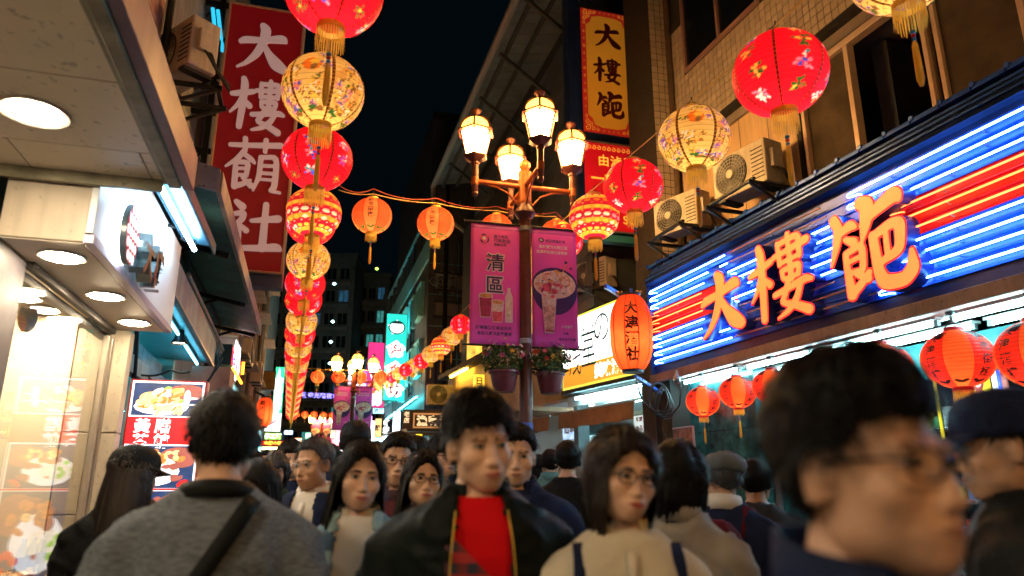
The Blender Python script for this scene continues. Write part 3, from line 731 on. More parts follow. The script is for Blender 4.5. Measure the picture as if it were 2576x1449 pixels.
        poly(p, F, np.array([(-.09, .16), (-.078, .02), (.066, .02), (.08, .16)]) + (xc - .07, gz), -0.01728, 3)
        for k in range(12): E(-.075 + q.uniform(-.07, .07), gz + .2 + q.uniform(-.07, .1), q.uniform(.02, .04), q.uniform(.018, .035), q.choice((2, 2, 6, 3)), .0112 + k * .0001)
        for k in range(5): E(-.11 + k * .02, gz - .27, .013, .012, 6, .0128)
        row(p, F, '人氣首選', xc + .07, -1.19, .036, -.004, 1, .04); row(p, F, '限量', xc + .1, -1.27, .03, -.004, 7, .02); row(p, F, '老街名產好禮', xc + .04, -1.34, .034, -.004, 7, .02)
    warp(p, F, rip); p.build('print', ms, t)
    return t
bz1 = CAM[2] + 8.3 * ray(1321, 560)[2]
F1 = Frame((PX[0], PX[1] - .02, bz1), (1, -.02, 0))
ban = [banner(F1, .585, 1.44, -1, 'drink', 'pink banner with two large navy characters and cups, left of the near post'), banner(F1, .56, 1.44, 1, 'bowl', 'pink banner with a food bowl and tall pink drink, right of the near post')]
M_pink_far = MATS['banner_pink']
for (pp, dz, d, nm) in ((p2, 972, 24.0, 'second'), (p3, 1056, 44.0, 'third')):
    z = CAM[2] + d * ray(889, dz)[2]
    for b, s in ((ban[1], -1), (ban[1], 1)):
        c = copy_tree(b); c.location = (pp[0] + (-.72 if s < 0 else 0), pp[1] - .02, z); c.rotation_euler = (0, 0, 0)
        c['label'] = f'faded pink food banner on the {"left" if s < 0 else "right"} of the {nm} lamp post'
# hanging flower baskets
M_leaf = mat('leaf_green', (.035, .09, .025), .5, var=.5, vs=20); M_leaf2 = mat('leaf_light', (.07, .14, .03), .5, var=.4, vs=20)
M_fl = [mat('petal_pink', (.7, .12, .3), .5), mat('petal_violet', (.22, .04, .3), .5), mat('petal_white', (.75, .68, .6), .5), mat('petal_yellow', (.75, .45, .04), .5), mat('petal_red', (.5, .02, .03), .5)]
M_pot = mat('pot_maroon', (.13, .02, .03), .4, var=.25, vs=8)
def leaf_cloud(mb, c, n, R, size, mats_n, q, shape=(1, 1, .7), base=.3):
    c = np.asarray(c, float)
    for _ in range(n):
        d = np.array([q.gauss(0, 1), q.gauss(0, 1), q.gauss(0, 1)]); d = d / np.linalg.norm(d) * (base + (1 - base) * q.random() ** .5) * R * np.array(shape)
        p = c + d; a = unit((q.gauss(0, 1), q.gauss(0, 1), q.gauss(0, .6))); b = unit(np.cross(a, (q.gauss(0, 1), q.gauss(0, 1), q.gauss(0, 1)))); s = size * q.uniform(.6, 1.3); nn = np.cross(a, b) * s * .15
        mb.add([p, p + a * s * .5 + b * s * .3 + nn, p + a * s, p + a * s * .5 - b * s * .3 + nn], [(0, 1, 2), (0, 2, 3)], q.choice(mats_n))
def basket(c, seed, label):
    q = random.Random(seed); t = thing('flower_basket', c, label, 'flower basket', 'flower baskets hanging on the near lamp post'); c = np.asarray(c, float)
    p = MB(); p.lathe(c, [(.02, 0), (.105, .0), (.12, .03), (.155, .20), (.175, .21), (.175, .235), (.145, .235), (.13, .19), (.02, .18)], 20); p.build('pot', M_pot, t, smooth=True)
    f = MB(); leaf_cloud(f, c + (0, 0, .36), 420, .235, .07, (0, 0, 1), q, (1.05, 1.05, .75)); f.build('foliage', [M_leaf, M_leaf2], t)
    b = MB()
    for _ in range(46):
        d = unit((q.gauss(0, 1), q.gauss(0, 1), abs(q.gauss(.5, .8)))); p0 = c + (0, 0, .36) + d * np.array([.28, .28, .22]) * q.uniform(.85, 1.15); m = q.randrange(5)
        n0 = d; x = unit(np.cross(n0, (0, 0, 1.1))); y_ = np.cross(n0, x); s = q.uniform(.014, .024)
        for k in range(5):
            a = k * 1.257; e = x * math.cos(a) + y_ * math.sin(a); g = np.cross(n0, e)
            b.add([p0, p0 + e * s + g * s * .5 + n0 * .006, p0 + e * s * 1.4, p0 + e * s - g * s * .5 + n0 * .006], [(0, 1, 2, 3)], m)
    b.build('blossom', M_fl, t)
    h = MB(); h.tube([c + (0, 0, .24), (PX[0], PX[1], c[2] + .3)], .012, 6); h.build('bracket', M_dark, t)
for s in (-1, 1):
    basket((PX[0] + s * .27, PX[1] - .06, CAM[2] + 8.3 * ray(1321, 1000)[2]), 4 + s, f'maroon flower basket with mixed blossoms on the {"left" if s < 0 else "right"} side of the near lamp post')
stk = MB()
zt = CAM[2] + 8.3 * ray(1321, 1072)[2]
FS = Frame((PX[0], PX[1] - .08, zt), (1, 0, 0))
def sticker(z0, z1, m, txt, label):
    t = MB(); n = 7
    a = np.linspace(-1.1, 1.1, n); V = []
    for z in (z0, z1): V += [(PX[0] + .0825 * math.sin(q), PX[1] - .0825 * math.cos(q), z) for q in a]
    t.add(V, [(i, i + 1, n + i + 1, n + i) for i in range(n - 1)], 0)
    G = Frame((PX[0], PX[1] - .085, z0), (1, 0, 0)); row(t, G, txt, -.05, (z1 - z0) / 2, .04, 0, 1, .02)
    tag(t.build('sticker', [m, M_white_p]), label, 'sticker', 'stickers on the near lamp post')
sticker(zt - .20, zt, mat('sticker_blue', (.03, .08, .45), .4), '公告', 'blue sticker with white print, highest on the near lamp post')
sticker(zt - .30, zt - .205, mat('sticker_gold', (.5, .3, .05), .4), '老街', 'yellow sticker between two blue ones on the lamp post')
sticker(zt - .46, zt - .305, MATS['sticker_blue'], '清潔', 'blue sticker with white print, lowest on the near lamp post')
# ------------------------------------------------------------------ ground
M_asph = mat('asphalt', (.05, .05, .055), .55, 0, var=.35, vs=3, bump=.4, bs=120)
g = MB(); g.quad(Frame((0, 0, 0), (1, 0, 0), (0, 1, 0)), -200, 200, -200, 260); go = g.build('ground', M_asph); tag(go, kind='structure')
pv = MB()
for y in np.arange(-6, 40, .6):
    for x in np.arange(-1.2, 4.6, .6): pv.box(ID, x + .006, x + .594, y + .006, y + .594, -.02, .012 + .003 * rnd.random())
M_pave = mat('granite_paving', (.22, .21, .20), .4, 0, var=.25, vs=4, bump=.2, bs=90)
tag(pv.build('pavement', M_pave), kind='structure')

# ------------------------------------------------------------------ bakery on the left
M_soff = mat('soffit_cream', (.82, .72, .56), .5, 0, var=.07, vs=2.0, spots=.35, bump=.05, bs=30)
M_soff2 = mat('soffit_warm', (.74, .64, .50), .45, 0, var=.05, vs=2.5)
M_fascia = mat('fascia_purple', (.11, .055, .12), .45, .1, var=.25, vs=3, streak=.25)
M_olive = mat('edge_olive', (.22, .20, .13), .55, 0, var=.35, vs=9, spots=.4)
M_lamp = emit('downlight', (1.0, .80, .52), 105)
M_lampc = emit('downlight_canopy', (1.0, .80, .54), 210)
M_trim = mat('trim_ring', (.55, .52, .48), .35, .3)
M_sign_w = mat('sign_white', (.72, .75, .80), .38, 0, var=.05, vs=2, streak=.06)
M_beige = mat('cladding_beige', (.50, .42, .32), .5, 0, var=.12, vs=2.5, streak=.15, spots=.25)
M_stone = mat('stone_panel', (.085, .075, .088), .42, 0, var=.14, vs=5, spots=.3, bump=.08, bs=70)
M_cream = mat('wall_cream', (.82, .72, .54), .55, 0, var=.06, vs=2)
M_frame = mat('bronze_frame', (.035, .03, .028), .35, .6)
M_alu = mat('anodised_frame', (.42, .36, .30), .35, .7, var=.1, vs=8)
def downlight(root, c, r=.10, lit=M_lamp):
    m = MB(); m.lathe(c, [(r * 1.0, .02), (r * 1.0, -.008), (r * 1.25, -.014), (r * 1.30, .0)], 28, cap=False); m.build('trim_ring', M_trim, root, smooth=True)
    d = MB(); d.lathe(c, [(r * .97, -.003), (r * .97, -.018 if r < .1 else -.012), (r * .6, -.024 if r < .1 else -.017), (.001, -.026 if r < .1 else -.018)], 26, cap=False); d.build('light_disc', lit, root)
bak = thing('bakery', (-2.4, 4.5, 0), 'bakery with a warm lit window, white box sign and stone pillars at the left', 'shop')
can = thing('canopy', (-2.2, 0, 2.9), 'cream canopy with a dark purple edge and a round downlight at upper left', 'canopy')
yj = [-4.5, -1.6, .4, at_z(160, 190, 3.0)[1], at_z(180, 365, 3.0)[1], 3.74]
xj = [-4.6, at_z(55, 392, 3.0)[0], at_z(370, 425, 3.0)[0], -.80]
for i in range(5):
    xs = xj if i in (4, 1) else [-4.6, -.80]
    for x0, x1 in zip(xs[:-1], xs[1:]):
        p = MB(); p.box(ID, x0 + .004, x1 - .004, yj[i] + .004, yj[i + 1] - .004, 3.0, 3.03); p.build('panel', M_soff, can)
p = MB(); p.box(ID, -4.6, -.8, -4.5, 3.72, 3.045, 3.30); p.build('deck', M_dark, can)
p = MB(); p.box(ID, -.775, -.715, -4.5, 3.75, 2.97, 3.02); p.box(ID, -.80, -.775, -4.5, 3.745, 2.985, 3.0); p.build('edge_strip', M_olive, can, bevel=.006)
zf = at_x(343, 0, -.70)[2]
for y0, y1 in ((-4.5, -2.2), (-2.195, -.2), (-.195, 1.9), (1.905, 3.78)):
    p = MB(); p.box(ID, -.713, -.66, y0, y1, 2.98, zf); p.build('fascia', M_fascia, can, bevel=.004)
p = MB(); p.box(ID, -4.6, -.80, 3.72, 3.745, 2.94, 3.5); p.build('end_trim', M_olive, can)
for px in ((88, 280),): downlight(can, at_z(88, 280, 3.0), .103, M_lampc)
b0 = at_z(88, 280, 3.0)
for yy in (.9, -1.2): downlight(can, (b0[0], yy, 3.0), .103, M_lampc)  # unseen downlights added along the canopy to light the faces
# box sign
y0, y1, zb, ztp = 3.76, 6.03, 2.65, 3.36
p = MB(); p.box(ID, -1.50, -1.125, y0 + .01, y1 - .01, zb, ztp); p.build('sign_box', M_beige, bak, bevel=.005)
p = MB(); p.box(ID, -1.125, -1.09, y0, y1, zb + .045, ztp); p.build('sign_face', M_sign_w, bak, bevel=.004)
p = MB(); p.box(ID, -1.13, -1.080, y0, y1, zb - .008, zb + .04); p.build('sign_edge', mat('edge_lilac', (.45, .38, .48), .4, .2), bak, bevel=.004)
p = MB(); p.box(ID, -1.49, -1.135, y0 + .02, y1 - .02, zb - .006, zb - .001); p.build('sign_soffit', M_soff2, bak)
dl = [at_z(157, 643, zb - .006), at_z(266, 742, zb - .006), at_z(338, 809, zb - .006)]
for c in dl: downlight(bak, c, .088)
FLs = Frame((-1.09, y0, 0), (0, 1, 0))
h = FLs.hit(346, 592, -.10); hz = .172
lg = MB(); lg.disc(FLs, h[0], h[1], .145, hz, -.075, 36, 0, -.045)
o = lg.build('logo_disc', mat('logo_side', (.22, .26, .25), .3, .6), bak, smooth=True)
lg = MB(); lg.disc(FLs, h[0], h[1], .144, hz - .001, -.077, 36); lg.build('logo_face', mat('logo_red', (.62, .02, .06), .3), bak)
lg = MB(); q = random.Random(2)
for i in range(5):
    for j in range(5):
        xx, zz = (i - 2) * .056 + (j % 2) * .02, (j - 2) * .066
        if (xx / .125) ** 2 + (zz / .15) ** 2 < 1: lg.flat(FLs, ell(.026, .030, 10) * (1, 1) + (xx, zz), [tuple(range(10))], -.080, 0, 1, 1, h[0], h[1])
lg.build('logo_pattern', emit('logo_white', (1, .9, .92), .9), bak)
lg = MB(); lg.disc(FLs, h[0], h[1], .15, hz + .004, -.035, 30); lg.build('logo_backlight', emit('led_white', (.75, .88, 1), 9), bak)
M_chrome = mat('letter_steel', (.30, .36, .36), .22, .9)
for ch, px, py in (('大', 378, 645), ('樓', 400, 680)):
    hx, hz2 = FLs.hit(px, py, -.10); l = MB(); l.solid(FLs, glyph(ch, .03), -.10, -.02, 0, 0, .26, .28, hx, hz2); l.build('letter', M_chrome, bak)
# strip light above the sign
st = thing('strip_light', (-.9, 4.9, 3.4), 'fluorescent tube with steel reflector over the white box sign', 'strip light')
a, b = at_x(412, 484, -.93), at_x(489, 628, -.93)
a = a + (a - b) * .25
p = MB(); p.tube([a, b], .017, 10); p.build('tube', emit('tube_cool', (.55, .84, 1.0), 38), st, smooth=True)
p = MB()
for t in (0.02, .98):
    p = MB(); c = a * (1 - t) + b * t; p.tube([c, c + (0, 0, .05), c + (-.1, 0, .08)], .012, 6); p.build('socket', M_dark, st, smooth=True)
d = b - a; p = MB()
hv = [a + (-.09, -.05, .075), a + (.13, -.05, .055), b + (.13, .06, .055), b + (-.09, .06, .075)]
p.hexa(hv + [v + (0, 0, .02) for v in hv]); p.hexa([a + (.13, -.05, -.01), a + (.145, -.05, -.01), b + (.145, .06, -.01), b + (.13, .06, -.01), a + (.13, -.05, .07), a + (.145, -.05, .07), b + (.145, .06, .07), b + (.13, .06, .07)])
p.build('reflector', mat('reflector_blue', (.05, .16, .26), .35, .4, var=.3, vs=8), st)
for t in (.15, .85):
    c = a * (1 - t) + b * t; q = MB(); q.tube([c + (0, 0, .085), (-1.3, c[1], ztp)], .012, 6); q.build('bracket', M_dark, st)
# pillars, glazing, interior
yw0, yw1 = at_x(78, 655, -1.48)[1], 5.86
for ya, yb, nm in ((3.0, yw0, 'near'), (yw1 + .12, 6.12, 'far')):
    zj = [0, .62, 1.28, 1.86, 2.64]
    for k in range(4):
        p = MB(); p.box(ID, -1.72, -1.495 if nm == 'near' else -1.36, ya, yb, zj[k] + .003, zj[k + 1] - .003); p.build('stone_block', M_stone if nm == 'near' else M_beige, bak, bevel=.006)
for i in range(6):
    p = MB(); p.box(ID, -1.72, -1.44, -4 + i * 1.2, -4 + i * 1.2 + .12, 0, 2.64); p.build('mullion', M_stone, bak, bevel=.005)
for xa, xb, z0_, z1_ in ((-1.60, -1.585, 2.585, 2.64), (-1.56, -1.52, 2.55, 2.60), (-1.50, -1.46, 2.60, 2.64)):
    p = MB(); p.box(ID, xa, xb, yw0, yw1 + .1, z0_, z1_); p.build('track', M_frame, bak)
for xa, ya, yb, m in ((-1.50, yw1 + .055, yw1 + .12, M_alu), (-1.52, yw1 + .015, yw1 + .05, M_frame), (-1.50, yw1 - .05, yw1 + .01, M_alu)):
    p = MB(); p.box(ID, xa, xa + .04, ya, yb, .0, 2.56); p.build('jamb', m, bak, bevel=.003)
p = MB(); p.box(ID, -1.52, -1.44, yw0, yw1 + .1, .0, .70); p.build('sill', M_alu, bak, bevel=.006)
M_glass = glass('shop_glass', (.97, .98, .98))
p = MB(); p.box(ID, -1.496, -1.488, yw0, yw1 - .05, .70, 2.55); p.build('window_pane', M_glass, bak)
p = MB(); p.box(ID, -1.496, -1.488, -4, 2.98, .4, 2.55); p.build('window_pane', M_glass, bak)
p = MB()
p.box(ID, -4.6, -4.5, -4, 6.02, 0, 2.8); p.box(ID, -4.5, -1.73, 5.98, 6.06, 0, 2.8); p.box(ID, -4.5, -1.73, -4.1, -4, 0, 2.8)
p.build('inner_wall', M_cream, bak)
p = MB(); p.box(ID, -4.5, -1.62, -4, 5.98, 2.72, 2.78); p.build('inner_ceiling', M_soff2, bak)
p = MB(); p.box(ID, -4.5, -1.5, -4, 6.0, .002, .03); p.build('inner_floor', M_cream, bak)
p = MB(); p.box(ID, -2.6, -2.25, 5.5, 5.98, 0, 2.72); p.build('column', M_cream, bak, bevel=.01)
M_lampi = emit('downlight_inner', (1.0, .78, .50), 200)
for px, py in ((62, 747), (112, 777), (142, 802)): downlight(bak, at_z(px, py, 2.715), .085, M_lampi)
for yy in (2.9, .9, -1.3): downlight(bak, (-2.3, yy, 2.715), .085)
p = MB(); p.box(ID, -1.95, -1.55, yw0 - .1, yw1, .86, .90); p.box(ID, -2.3, -1.55, yw0 - .1, yw1, .3, .34); p.build('display_shelf', mat('shelf_wood', (.45, .26, .12), .45, var=.3, vs=9, stretch=(1, .1, 8)), bak, bevel=.004)
# menu posters inside
M_ptan = emit('poster_tan', (.85, .42, .16), .55, .2)
pb = MB(); FP = Frame((-2.1, 5.40, 0), (1, -.25, 0))
# CCTV dome
cc = MB(); c = at_y(67, 815, 5.2); cc.lathe(c, [(.05, .10), (.055, .03), (.045, -.02), (.02, -.05), (.001, -.055)], 14); tag(cc.build('cctv_camera', M_white, smooth=True), 'small white security camera under the bakery ceiling', 'camera')
cc2 = MB(); cc2.lathe(c + (0, -.0, -.02), [(.02, -.034), (.001, -.038)], 10)
# buns and bottles on the display
M_bun = mat('bun_crust', (.62, .30, .08), .4, 0, var=.35, vs=14, bump=.15, bs=30); M_bun2 = mat('bun_pale', (.80, .58, .28), .45, 0, var=.3, vs=14)
tr = []
for i in range(4):
    yy = 4.15 + i * .42; t = thing('bread_tray', (-1.75, yy, .90), f'wire edged tray of golden buns, {["first", "second", "third", "fourth"][i]} along the bakery window shelf', 'tray', 'bun trays in the bakery window')
    p = MB(); p.box(ID, -1.93, -1.57, yy - .18, yy + .18, .902, .912); p.box(ID, -1.93, -1.915, yy - .18, yy + .18, .912, .935); p.box(ID, -1.585, -1.57, yy - .18, yy + .18, .912, .935); p.build('tray', M_steel, t)
    for a in range(3):
        for bq in range(4):
            e = MB(); e.lathe((-1.84 + a * .09, yy - .13 + bq * .087, .915), [(.03, 0), (.042, .012), (.038, .032), (.02, .045), (.001, .049)], 9, 0, 1, 1.1)
            tag(e.build('bun', [M_bun, M_bun2][(a + bq + i) % 2], smooth=True), f'{["dark crusted", "pale"][(a + bq + i) % 2]} round bun, {["left", "middle", "right"][a]} column, {["nearest", "second", "third", "far"][bq]} row of the {["first", "second", "third", "fourth"][i]} bakery tray', 'bun', f'buns on the {["first", "second", "third", "fourth"][i]} bakery tray')
M_bot = glass('bottle_plastic', (.86, .92, .97)); M_lab = mat('label_blue', (.03, .12, .55), .4)
for i in range(5):
    px = 60 + i * 24; c = at_x(px, 1372 - i * 4, -1.70); c[2] = .915
    t = thing('water_bottle', c, f'clear water bottle with blue label, {["first", "second", "third", "fourth", "last"][i]} in the row behind the glass', 'bottle', 'water bottles in the bakery window')
    p = MB(); p.lathe(c, [(.001, 0), (.032, .002), (.033, .15), (.030, .17), (.014, .205), (.013, .215)], 14); p.build('bottle_body', M_bot, t, smooth=True)
    p = MB(); p.lathe(c, [(.0345, .05), (.0345, .12)], 14, cap=False); p.build('label', M_lab, t, smooth=True)
    p = MB(); p.lathe(c, [(.015, .213), (.015, .235), (.001, .236)], 10); p.build('cap', M_white, t)
# ------------------------------------------------------------------ standing menu light box
M_board = mat('board_red', (.45, .02, .03), .4)
yb = 6.3
FM = Frame((0, yb, 0), (1, 0, 0))
x0, z1 = FM.hit(331, 952); x1, _ = FM.hit(522, 960); z0_ = .78
mb_ = thing('menu_board', ((x0 + x1) / 2, yb, 0), 'lit menu board with food pictures and white lettering on red', 'menu board')
p = MB(); p.box(FM, x0, x1, .004, .16, z0_, z1); p.build('case', M_board, mb_, bevel=.006)
p = MB(); p.box(FM, x0 + .04, x0 + .07, .02, .1, .0, z0_); p.box(FM, x1 - .07, x1 - .04, .02, .1, 0, z0_); p.build('leg', M_dark, mb_)
w = x1 - x0
L_w = emit('lit_white', (.95, .97, 1.0), 1.25); L_red = emit('lit_red', (.80, .012, .02), .9); L_navy = emit('lit_navy', (.02, .05, .16), .6, .5, 12); L_food = emit('lit_food', (1.0, .62, .26), 1.0, .6, 26); L_food2 = emit('lit_crust', (.65, .22, .05), .9, .6, 40); L_gr = emit('lit_green', (.35, .75, .1), .9, .4, 30); L_rice = emit('lit_rice', (1, .92, .8), 1.15, .25, 60); L_pink = emit('lit_pink', (.42, .12, .10), .55, .5, 6)
Lm = [L_w, L_red, L_navy, L_food, L_food2, L_gr, L_rice, L_pink]
p = MB(); p.quad(FM, x0 + .015, x1 - .015, z0_ + .02, z1 - .015, 0, 0); p.build('lit_face', [L_w], mb_)
def food_panel(xa, xb, za, zb, seed, kind):
    q = random.Random(seed); m = MB(); m.quad(FM, xa, xb, za, zb, -.002, 2); cx, cz, hw, hh = (xa + xb) / 2, (za + zb) / 2, (xb - xa) / 2, (zb - za) / 2; n = [0]
    def E(x, z, rx, rz, mm, ang=0):
        n[0] += 1; pts = ell(rx * hw, rz * hh, 14); c_, s_ = math.cos(ang), math.sin(ang); pts = pts @ np.array([[c_, s_], [-s_, c_]])
        pts = pts + (cx + x * hw, cz + z * hh); pts[:, 0] = np.clip(pts[:, 0], xa, xb); pts[:, 1] = np.clip(pts[:, 1], za, zb); m.flat(FM, pts, [tuple(range(14))], -.003 - n[0] * .00012, mm)
    E(.55, .45, .6, .5, 7)
    if kind == 0:
        E(-.15, -.45, .8, .5, 0)
        for i in range(24): E(q.uniform(-.75, .35), q.uniform(-.35, .5), q.uniform(.12, .26), q.uniform(.12, .24), q.choice((3, 3, 4, 6)), q.random())
        for i in range(16): E(q.uniform(-.7, .5), q.uniform(-.6, .0), q.uniform(.05, .13), q.uniform(.05, .12), q.choice((3, 4, 4, 5)), q.random())
        for i in range(10): E(q.uniform(-.3, .7), q.uniform(-.8, -.45), q.uniform(.08, .15), q.uniform(.1, .2), 3, q.random())
        E(.2, .55, .14, .12, 5, .4); E(.0, .7, .1, .1, 5); E(.58, .15, .1, .45, 0); E(.75, .1, .16, .05, 0); E(.72, -.3, .2, .05, 0)
    else:
        E(-.1, -.2, .7, .7, 0); E(-.3, -.25, .45, .4, 6)
        for i in range(20): E(q.uniform(-.4, .7), q.uniform(.0, .75), q.uniform(.08, .18), q.uniform(.08, .18), q.choice((3, 4, 4, 7)), q.random())
        for i in range(9): E(q.uniform(-.8, -.4), q.uniform(-.6, .2), .08, .1, 5, q.random())
        for i in range(6): E(q.uniform(.4, .8), q.uniform(-.85, -.3), .12, .1, q.choice((1, 7)), q.random())
        E(-.1, -.5, .06, .06, 4)
    m.build('food_picture', Lm, mb_)
za = FM.hit(420, 1046)[1]; zb2 = FM.hit(420, 1118)[1]; zc_ = FM.hit(420, 1232)[1]
food_panel(x0 + .03, x1 - .03, za, z1 - .03, 4, 0)
p = MB(); p.quad(FM, x0 + .015, x1 - .015, zb2, za - .012, -.002, 0)
p.build('red_panel', [L_red], mb_)
p = MB()
for cx_, txt in ((x0 + .125, '黃茶'), (x0 + .275, '膳館')): column(p, FM, txt, cx_, za - .022, .118, -.005, 0, .03, 1.0)
p.build('lettering', [L_w], mb_)
food_panel(x0 + .03, x1 - .03, zc_ + .012, zb2 - .012, 9, 1)
p = MB(); p.quad(FM, x0 + .015, x1 - .015, zc_ - .004, zc_ + .01, -.002, 0); p.build('red_bar', [L_red], mb_)
food_panel(x0 + .03, x1 - .03, z0_ + .04, zc_ - .01, 21, 1)
# ------------------------------------------------------------------ upper wall at far left, tiled
def tile_wall(root, F, x0, x1, z0, z1, tw, th, mats, skip=(), near=(0, 0), gap=.007, dep=.012, nmax=300, stag=.5):
    """tiles one by one near the camera, the rest joined; skip = openings (x0, x1, z0, z1)"""
    cells = []
    nz = int((z1 - z0) / th)
    for j in range(nz):
        off = (j % 2) * stag * tw
        for i in range(int((x1 - x0) / tw) + 1):
            xa, xb = x0 + i * tw - off, x0 + (i + 1) * tw - off; za, zb = z0 + j * th, z0 + (j + 1) * th
            xa, xb = max(xa, x0), min(xb, x1)
            if xb - xa < tw * .3: continue
            if any(xb > s[0] and xa < s[1] and zb > s[2] and za < s[3] for s in skip): continue
            cells.append((xa, xb, za, zb))
    cells.sort(key=lambda c: (c[0] - near[0]) ** 2 + (c[2] - near[1]) ** 2)
    me = None; full = []
    rest = MB()
    for k, c in enumerate(cells):
        if len(full) < nmax and abs(c[1] - c[0] - tw) < 1e-6: full.append(c)
        else: rest.box(F, c[0] + gap / 2, c[1] - gap / 2, -dep - rnd.random() * .003, 0, c[2] + gap / 2, c[3] - gap / 2, rnd.randrange(len(mats)))
    t = MB(); t.box(Frame((0, 0, 0), F.x), gap / 2, tw - gap / 2, -dep, 0, gap / 2, th - gap / 2); 
    mes = [t.mesh('tile', m) for m in mats]
    po = np.array(root['_o'])
    for c in full:
        o = bpy.data.objects.new('tile', rnd.choice(mes)); COL.objects.link(o); o.parent = root; o.location = F.w(c[0], rnd.uniform(-.002, .001), c[2]) - po
    if rest.f: tag(rest.build('tiling', mats, root), kind='stuff')
M_tilep = [mat('tile_pink', (.34, .20, .19), .35, var=.12, vs=9), mat('tile_pink_dark', (.28, .16, .16), .35, var=.12, vs=9), mat('tile_pink_pale', (.40, .26, .24), .35, var=.1, vs=9)]
M_grout = mat('grout_grey', (.10, .095, .09), .8, var=.2, vs=8)
FW_ = Frame((-1.62, 0, 0), (0, 1, 0))
lb = thing('left_building', (-3.5, 3, 0), 'tiled building above the bakery with pinkish tiles and a dark window', 'building')
p = MB(); p.box(FW_, -5, 4.4, 0, 3.5, 3.4, 13); p.box(FW_, 5.35, 6.55, 0, 3.5, 3.4, 13); p.box(FW_, 4.4, 5.35, .25, 3.5, 3.4, 13); p.build('wall', M_grout, lb)
tile_wall(lb, FW_, 5.35, 6.55, 3.4, 9.5, .22, .075, M_tilep, near=(5.9, 5.3), nmax=220)
tile_wall(lb, FW_, 2.0, 4.4, 3.4, 8.0, .22, .075, M_tilep, near=(4.0, 5.3), nmax=60)
for xa in (4.42, 4.86, 5.28):
    p = MB(); p.box(FW_, xa, xa + .06, -.03, .06, 3.45, 8.6); p.build('window_frame', mat('frame_mauve', (.42, .25, .24), .4, .3), lb, bevel=.004)
p = MB(); p.box(FW_, 4.45, 5.3, .02, .03, 3.5, 8.6); p.build('window_pane', mat('pane_dark', (.006, .008, .010), .08), lb)
p = MB(); p.box(FW_, 3.2, 4.2, -.16, -.03, 6.9, 7.5); tag(p.build('lit_sign', emit('sign_orange', (1, .30, .04), 1.3, .5, 4)), 'orange lit sign edge at the top left above the canopy', 'sign')
p = MB(); p.tube([FW_.w(6.65, -.04, 3.4), FW_.w(6.65, -.04, 10)], .035, 8); p.build('drain_pipe', M_dark, lb, smooth=True)

# ------------------------------------------------------------------ air conditioners
M_ac = mat('ac_casing', (.50, .45, .38), .5, 0, var=.1, vs=6, streak=.3); M_acd = mat('ac_dark', (.02, .02, .022), .5)
def ac_unit(label, group='air conditioners on the walls'):
    """front (fan) towards -y, width along x, origin at its base centre; local"""
    t = thing('air_conditioner', (0, 0, 0), label, 'air conditioner', group)
    w, d, h = .80, .30, .56
    b = MB(); b.box(ID, -w / 2, w / 2, -d / 2, d / 2, .03, h); b.build('casing', M_ac, t, bevel=.018)
    f = MB(); f.disc(ID, -.11, h / 2 + .015, .235, y=-d / 2 - .012, n=32, y1=-d / 2); f.build('fan_recess', M_acd, t)
    g = MB(); F = Frame((-.11, -d / 2 - .022, h / 2 + .015))
    for r in (.06, .10, .14, .18, .215, .24):
        a = np.linspace(0, 2 * PI, 33); g.tube([F.w(r * math.cos(q), 0, r * math.sin(q)) for q in a], .0035, 4, cap=False)
    for k in range(24):
        a = k * PI / 12; g.tube([F.w(.05 * math.cos(a), 0, .05 * math.sin(a)), F.w(.24 * math.cos(a + .2), 0, .24 * math.sin(a + .2))], .003, 4)
    g.build('fan_guard', M_steel, t)
    for k in range(3):
        q = MB(); a0 = k * 2.094; V = []
        for i in range(6):
            a = a0 + i * .22; V += [(-.11 + .05 * math.cos(a), -d / 2 - .015, h / 2 + .015 + .05 * math.sin(a)), (-.11 + .205 * math.cos(a + .2), -d / 2 - .015 + .006 * (i - 3) / 3, h / 2 + .015 + .205 * math.sin(a + .2))]
        q.add(V, [(2 * i, 2 * i + 1, 2 * i + 3, 2 * i + 2) for i in range(5)]); q.build('fan_blade', mat('fan_grey', (.10, .10, .105), .4), t)
    q = MB(); q.disc(ID, -.11, h / 2 + .015, .05, y=-d / 2 - .030, n=18, y1=-d / 2); q.build('fan_hub', M_ac, t)
    q = MB()
    for z in np.arange(.1, h - .06, .05): q.box(ID, .20, .37, -d / 2 - .006, -d / 2, z, z + .012)
    q.build('louvre', M_acd, t)
    q = MB(); q.box(ID, w / 2, w / 2 + .06, -.09, .07, .2, .42); q.build('valve_cover', M_ac, t, bevel=.01)
    q = MB()
    for k in range(2): q.tube([(w / 2 + .02, -.02 + .05 * k, .22), (w / 2 + .09, -.02 + .05 * k, .16), (w / 2 + .10, .1, .02), (w / 2 + .06, .28, -.05 - .05 * k)], .014, 6)
    q.build('hose', M_wire, t, smooth=True)
    for x in (-.28, .28): q = MB(); q.box(ID, x - .05, x + .05, -d / 2, d / 2, 0, .03); q.build('foot', M_dark, t)
    return t
def bracket(F, x0, x1, dep, z, label):
    """iron shelf bracket fixed to the wall at F y=0, standing out towards -y"""
    m = MB(); a = lambda x, y, zz: F.w(x, y, zz)
    for x in (x0, x1): m.beam(a(x, 0, z), a(x, -dep, z), .04, .04); m.beam(a(x, 0, z - .35), a(x, -dep * .95, z - .02), .03, .03); m.beam(a(x, -.02, z - .4), a(x, -.02, z + .05), .04, .04)
    for y in (-.08, -dep + .05): m.beam(a(x0 - .05, y, z + .03), a(x1 + .05, y, z + .03), .04, .03)
    return tag(m.build('wall_bracket', M_dark), label, 'bracket', 'iron brackets under the air conditioners')
ac0 = ac_unit('pale air conditioner high on the left wall, its grille towards the camera')
pa = at(452, 212, 6.9); ac0.location = pa; ac0.rotation_euler = (0, 0, -.9); ac0.scale = (.95, .95, 1.0)
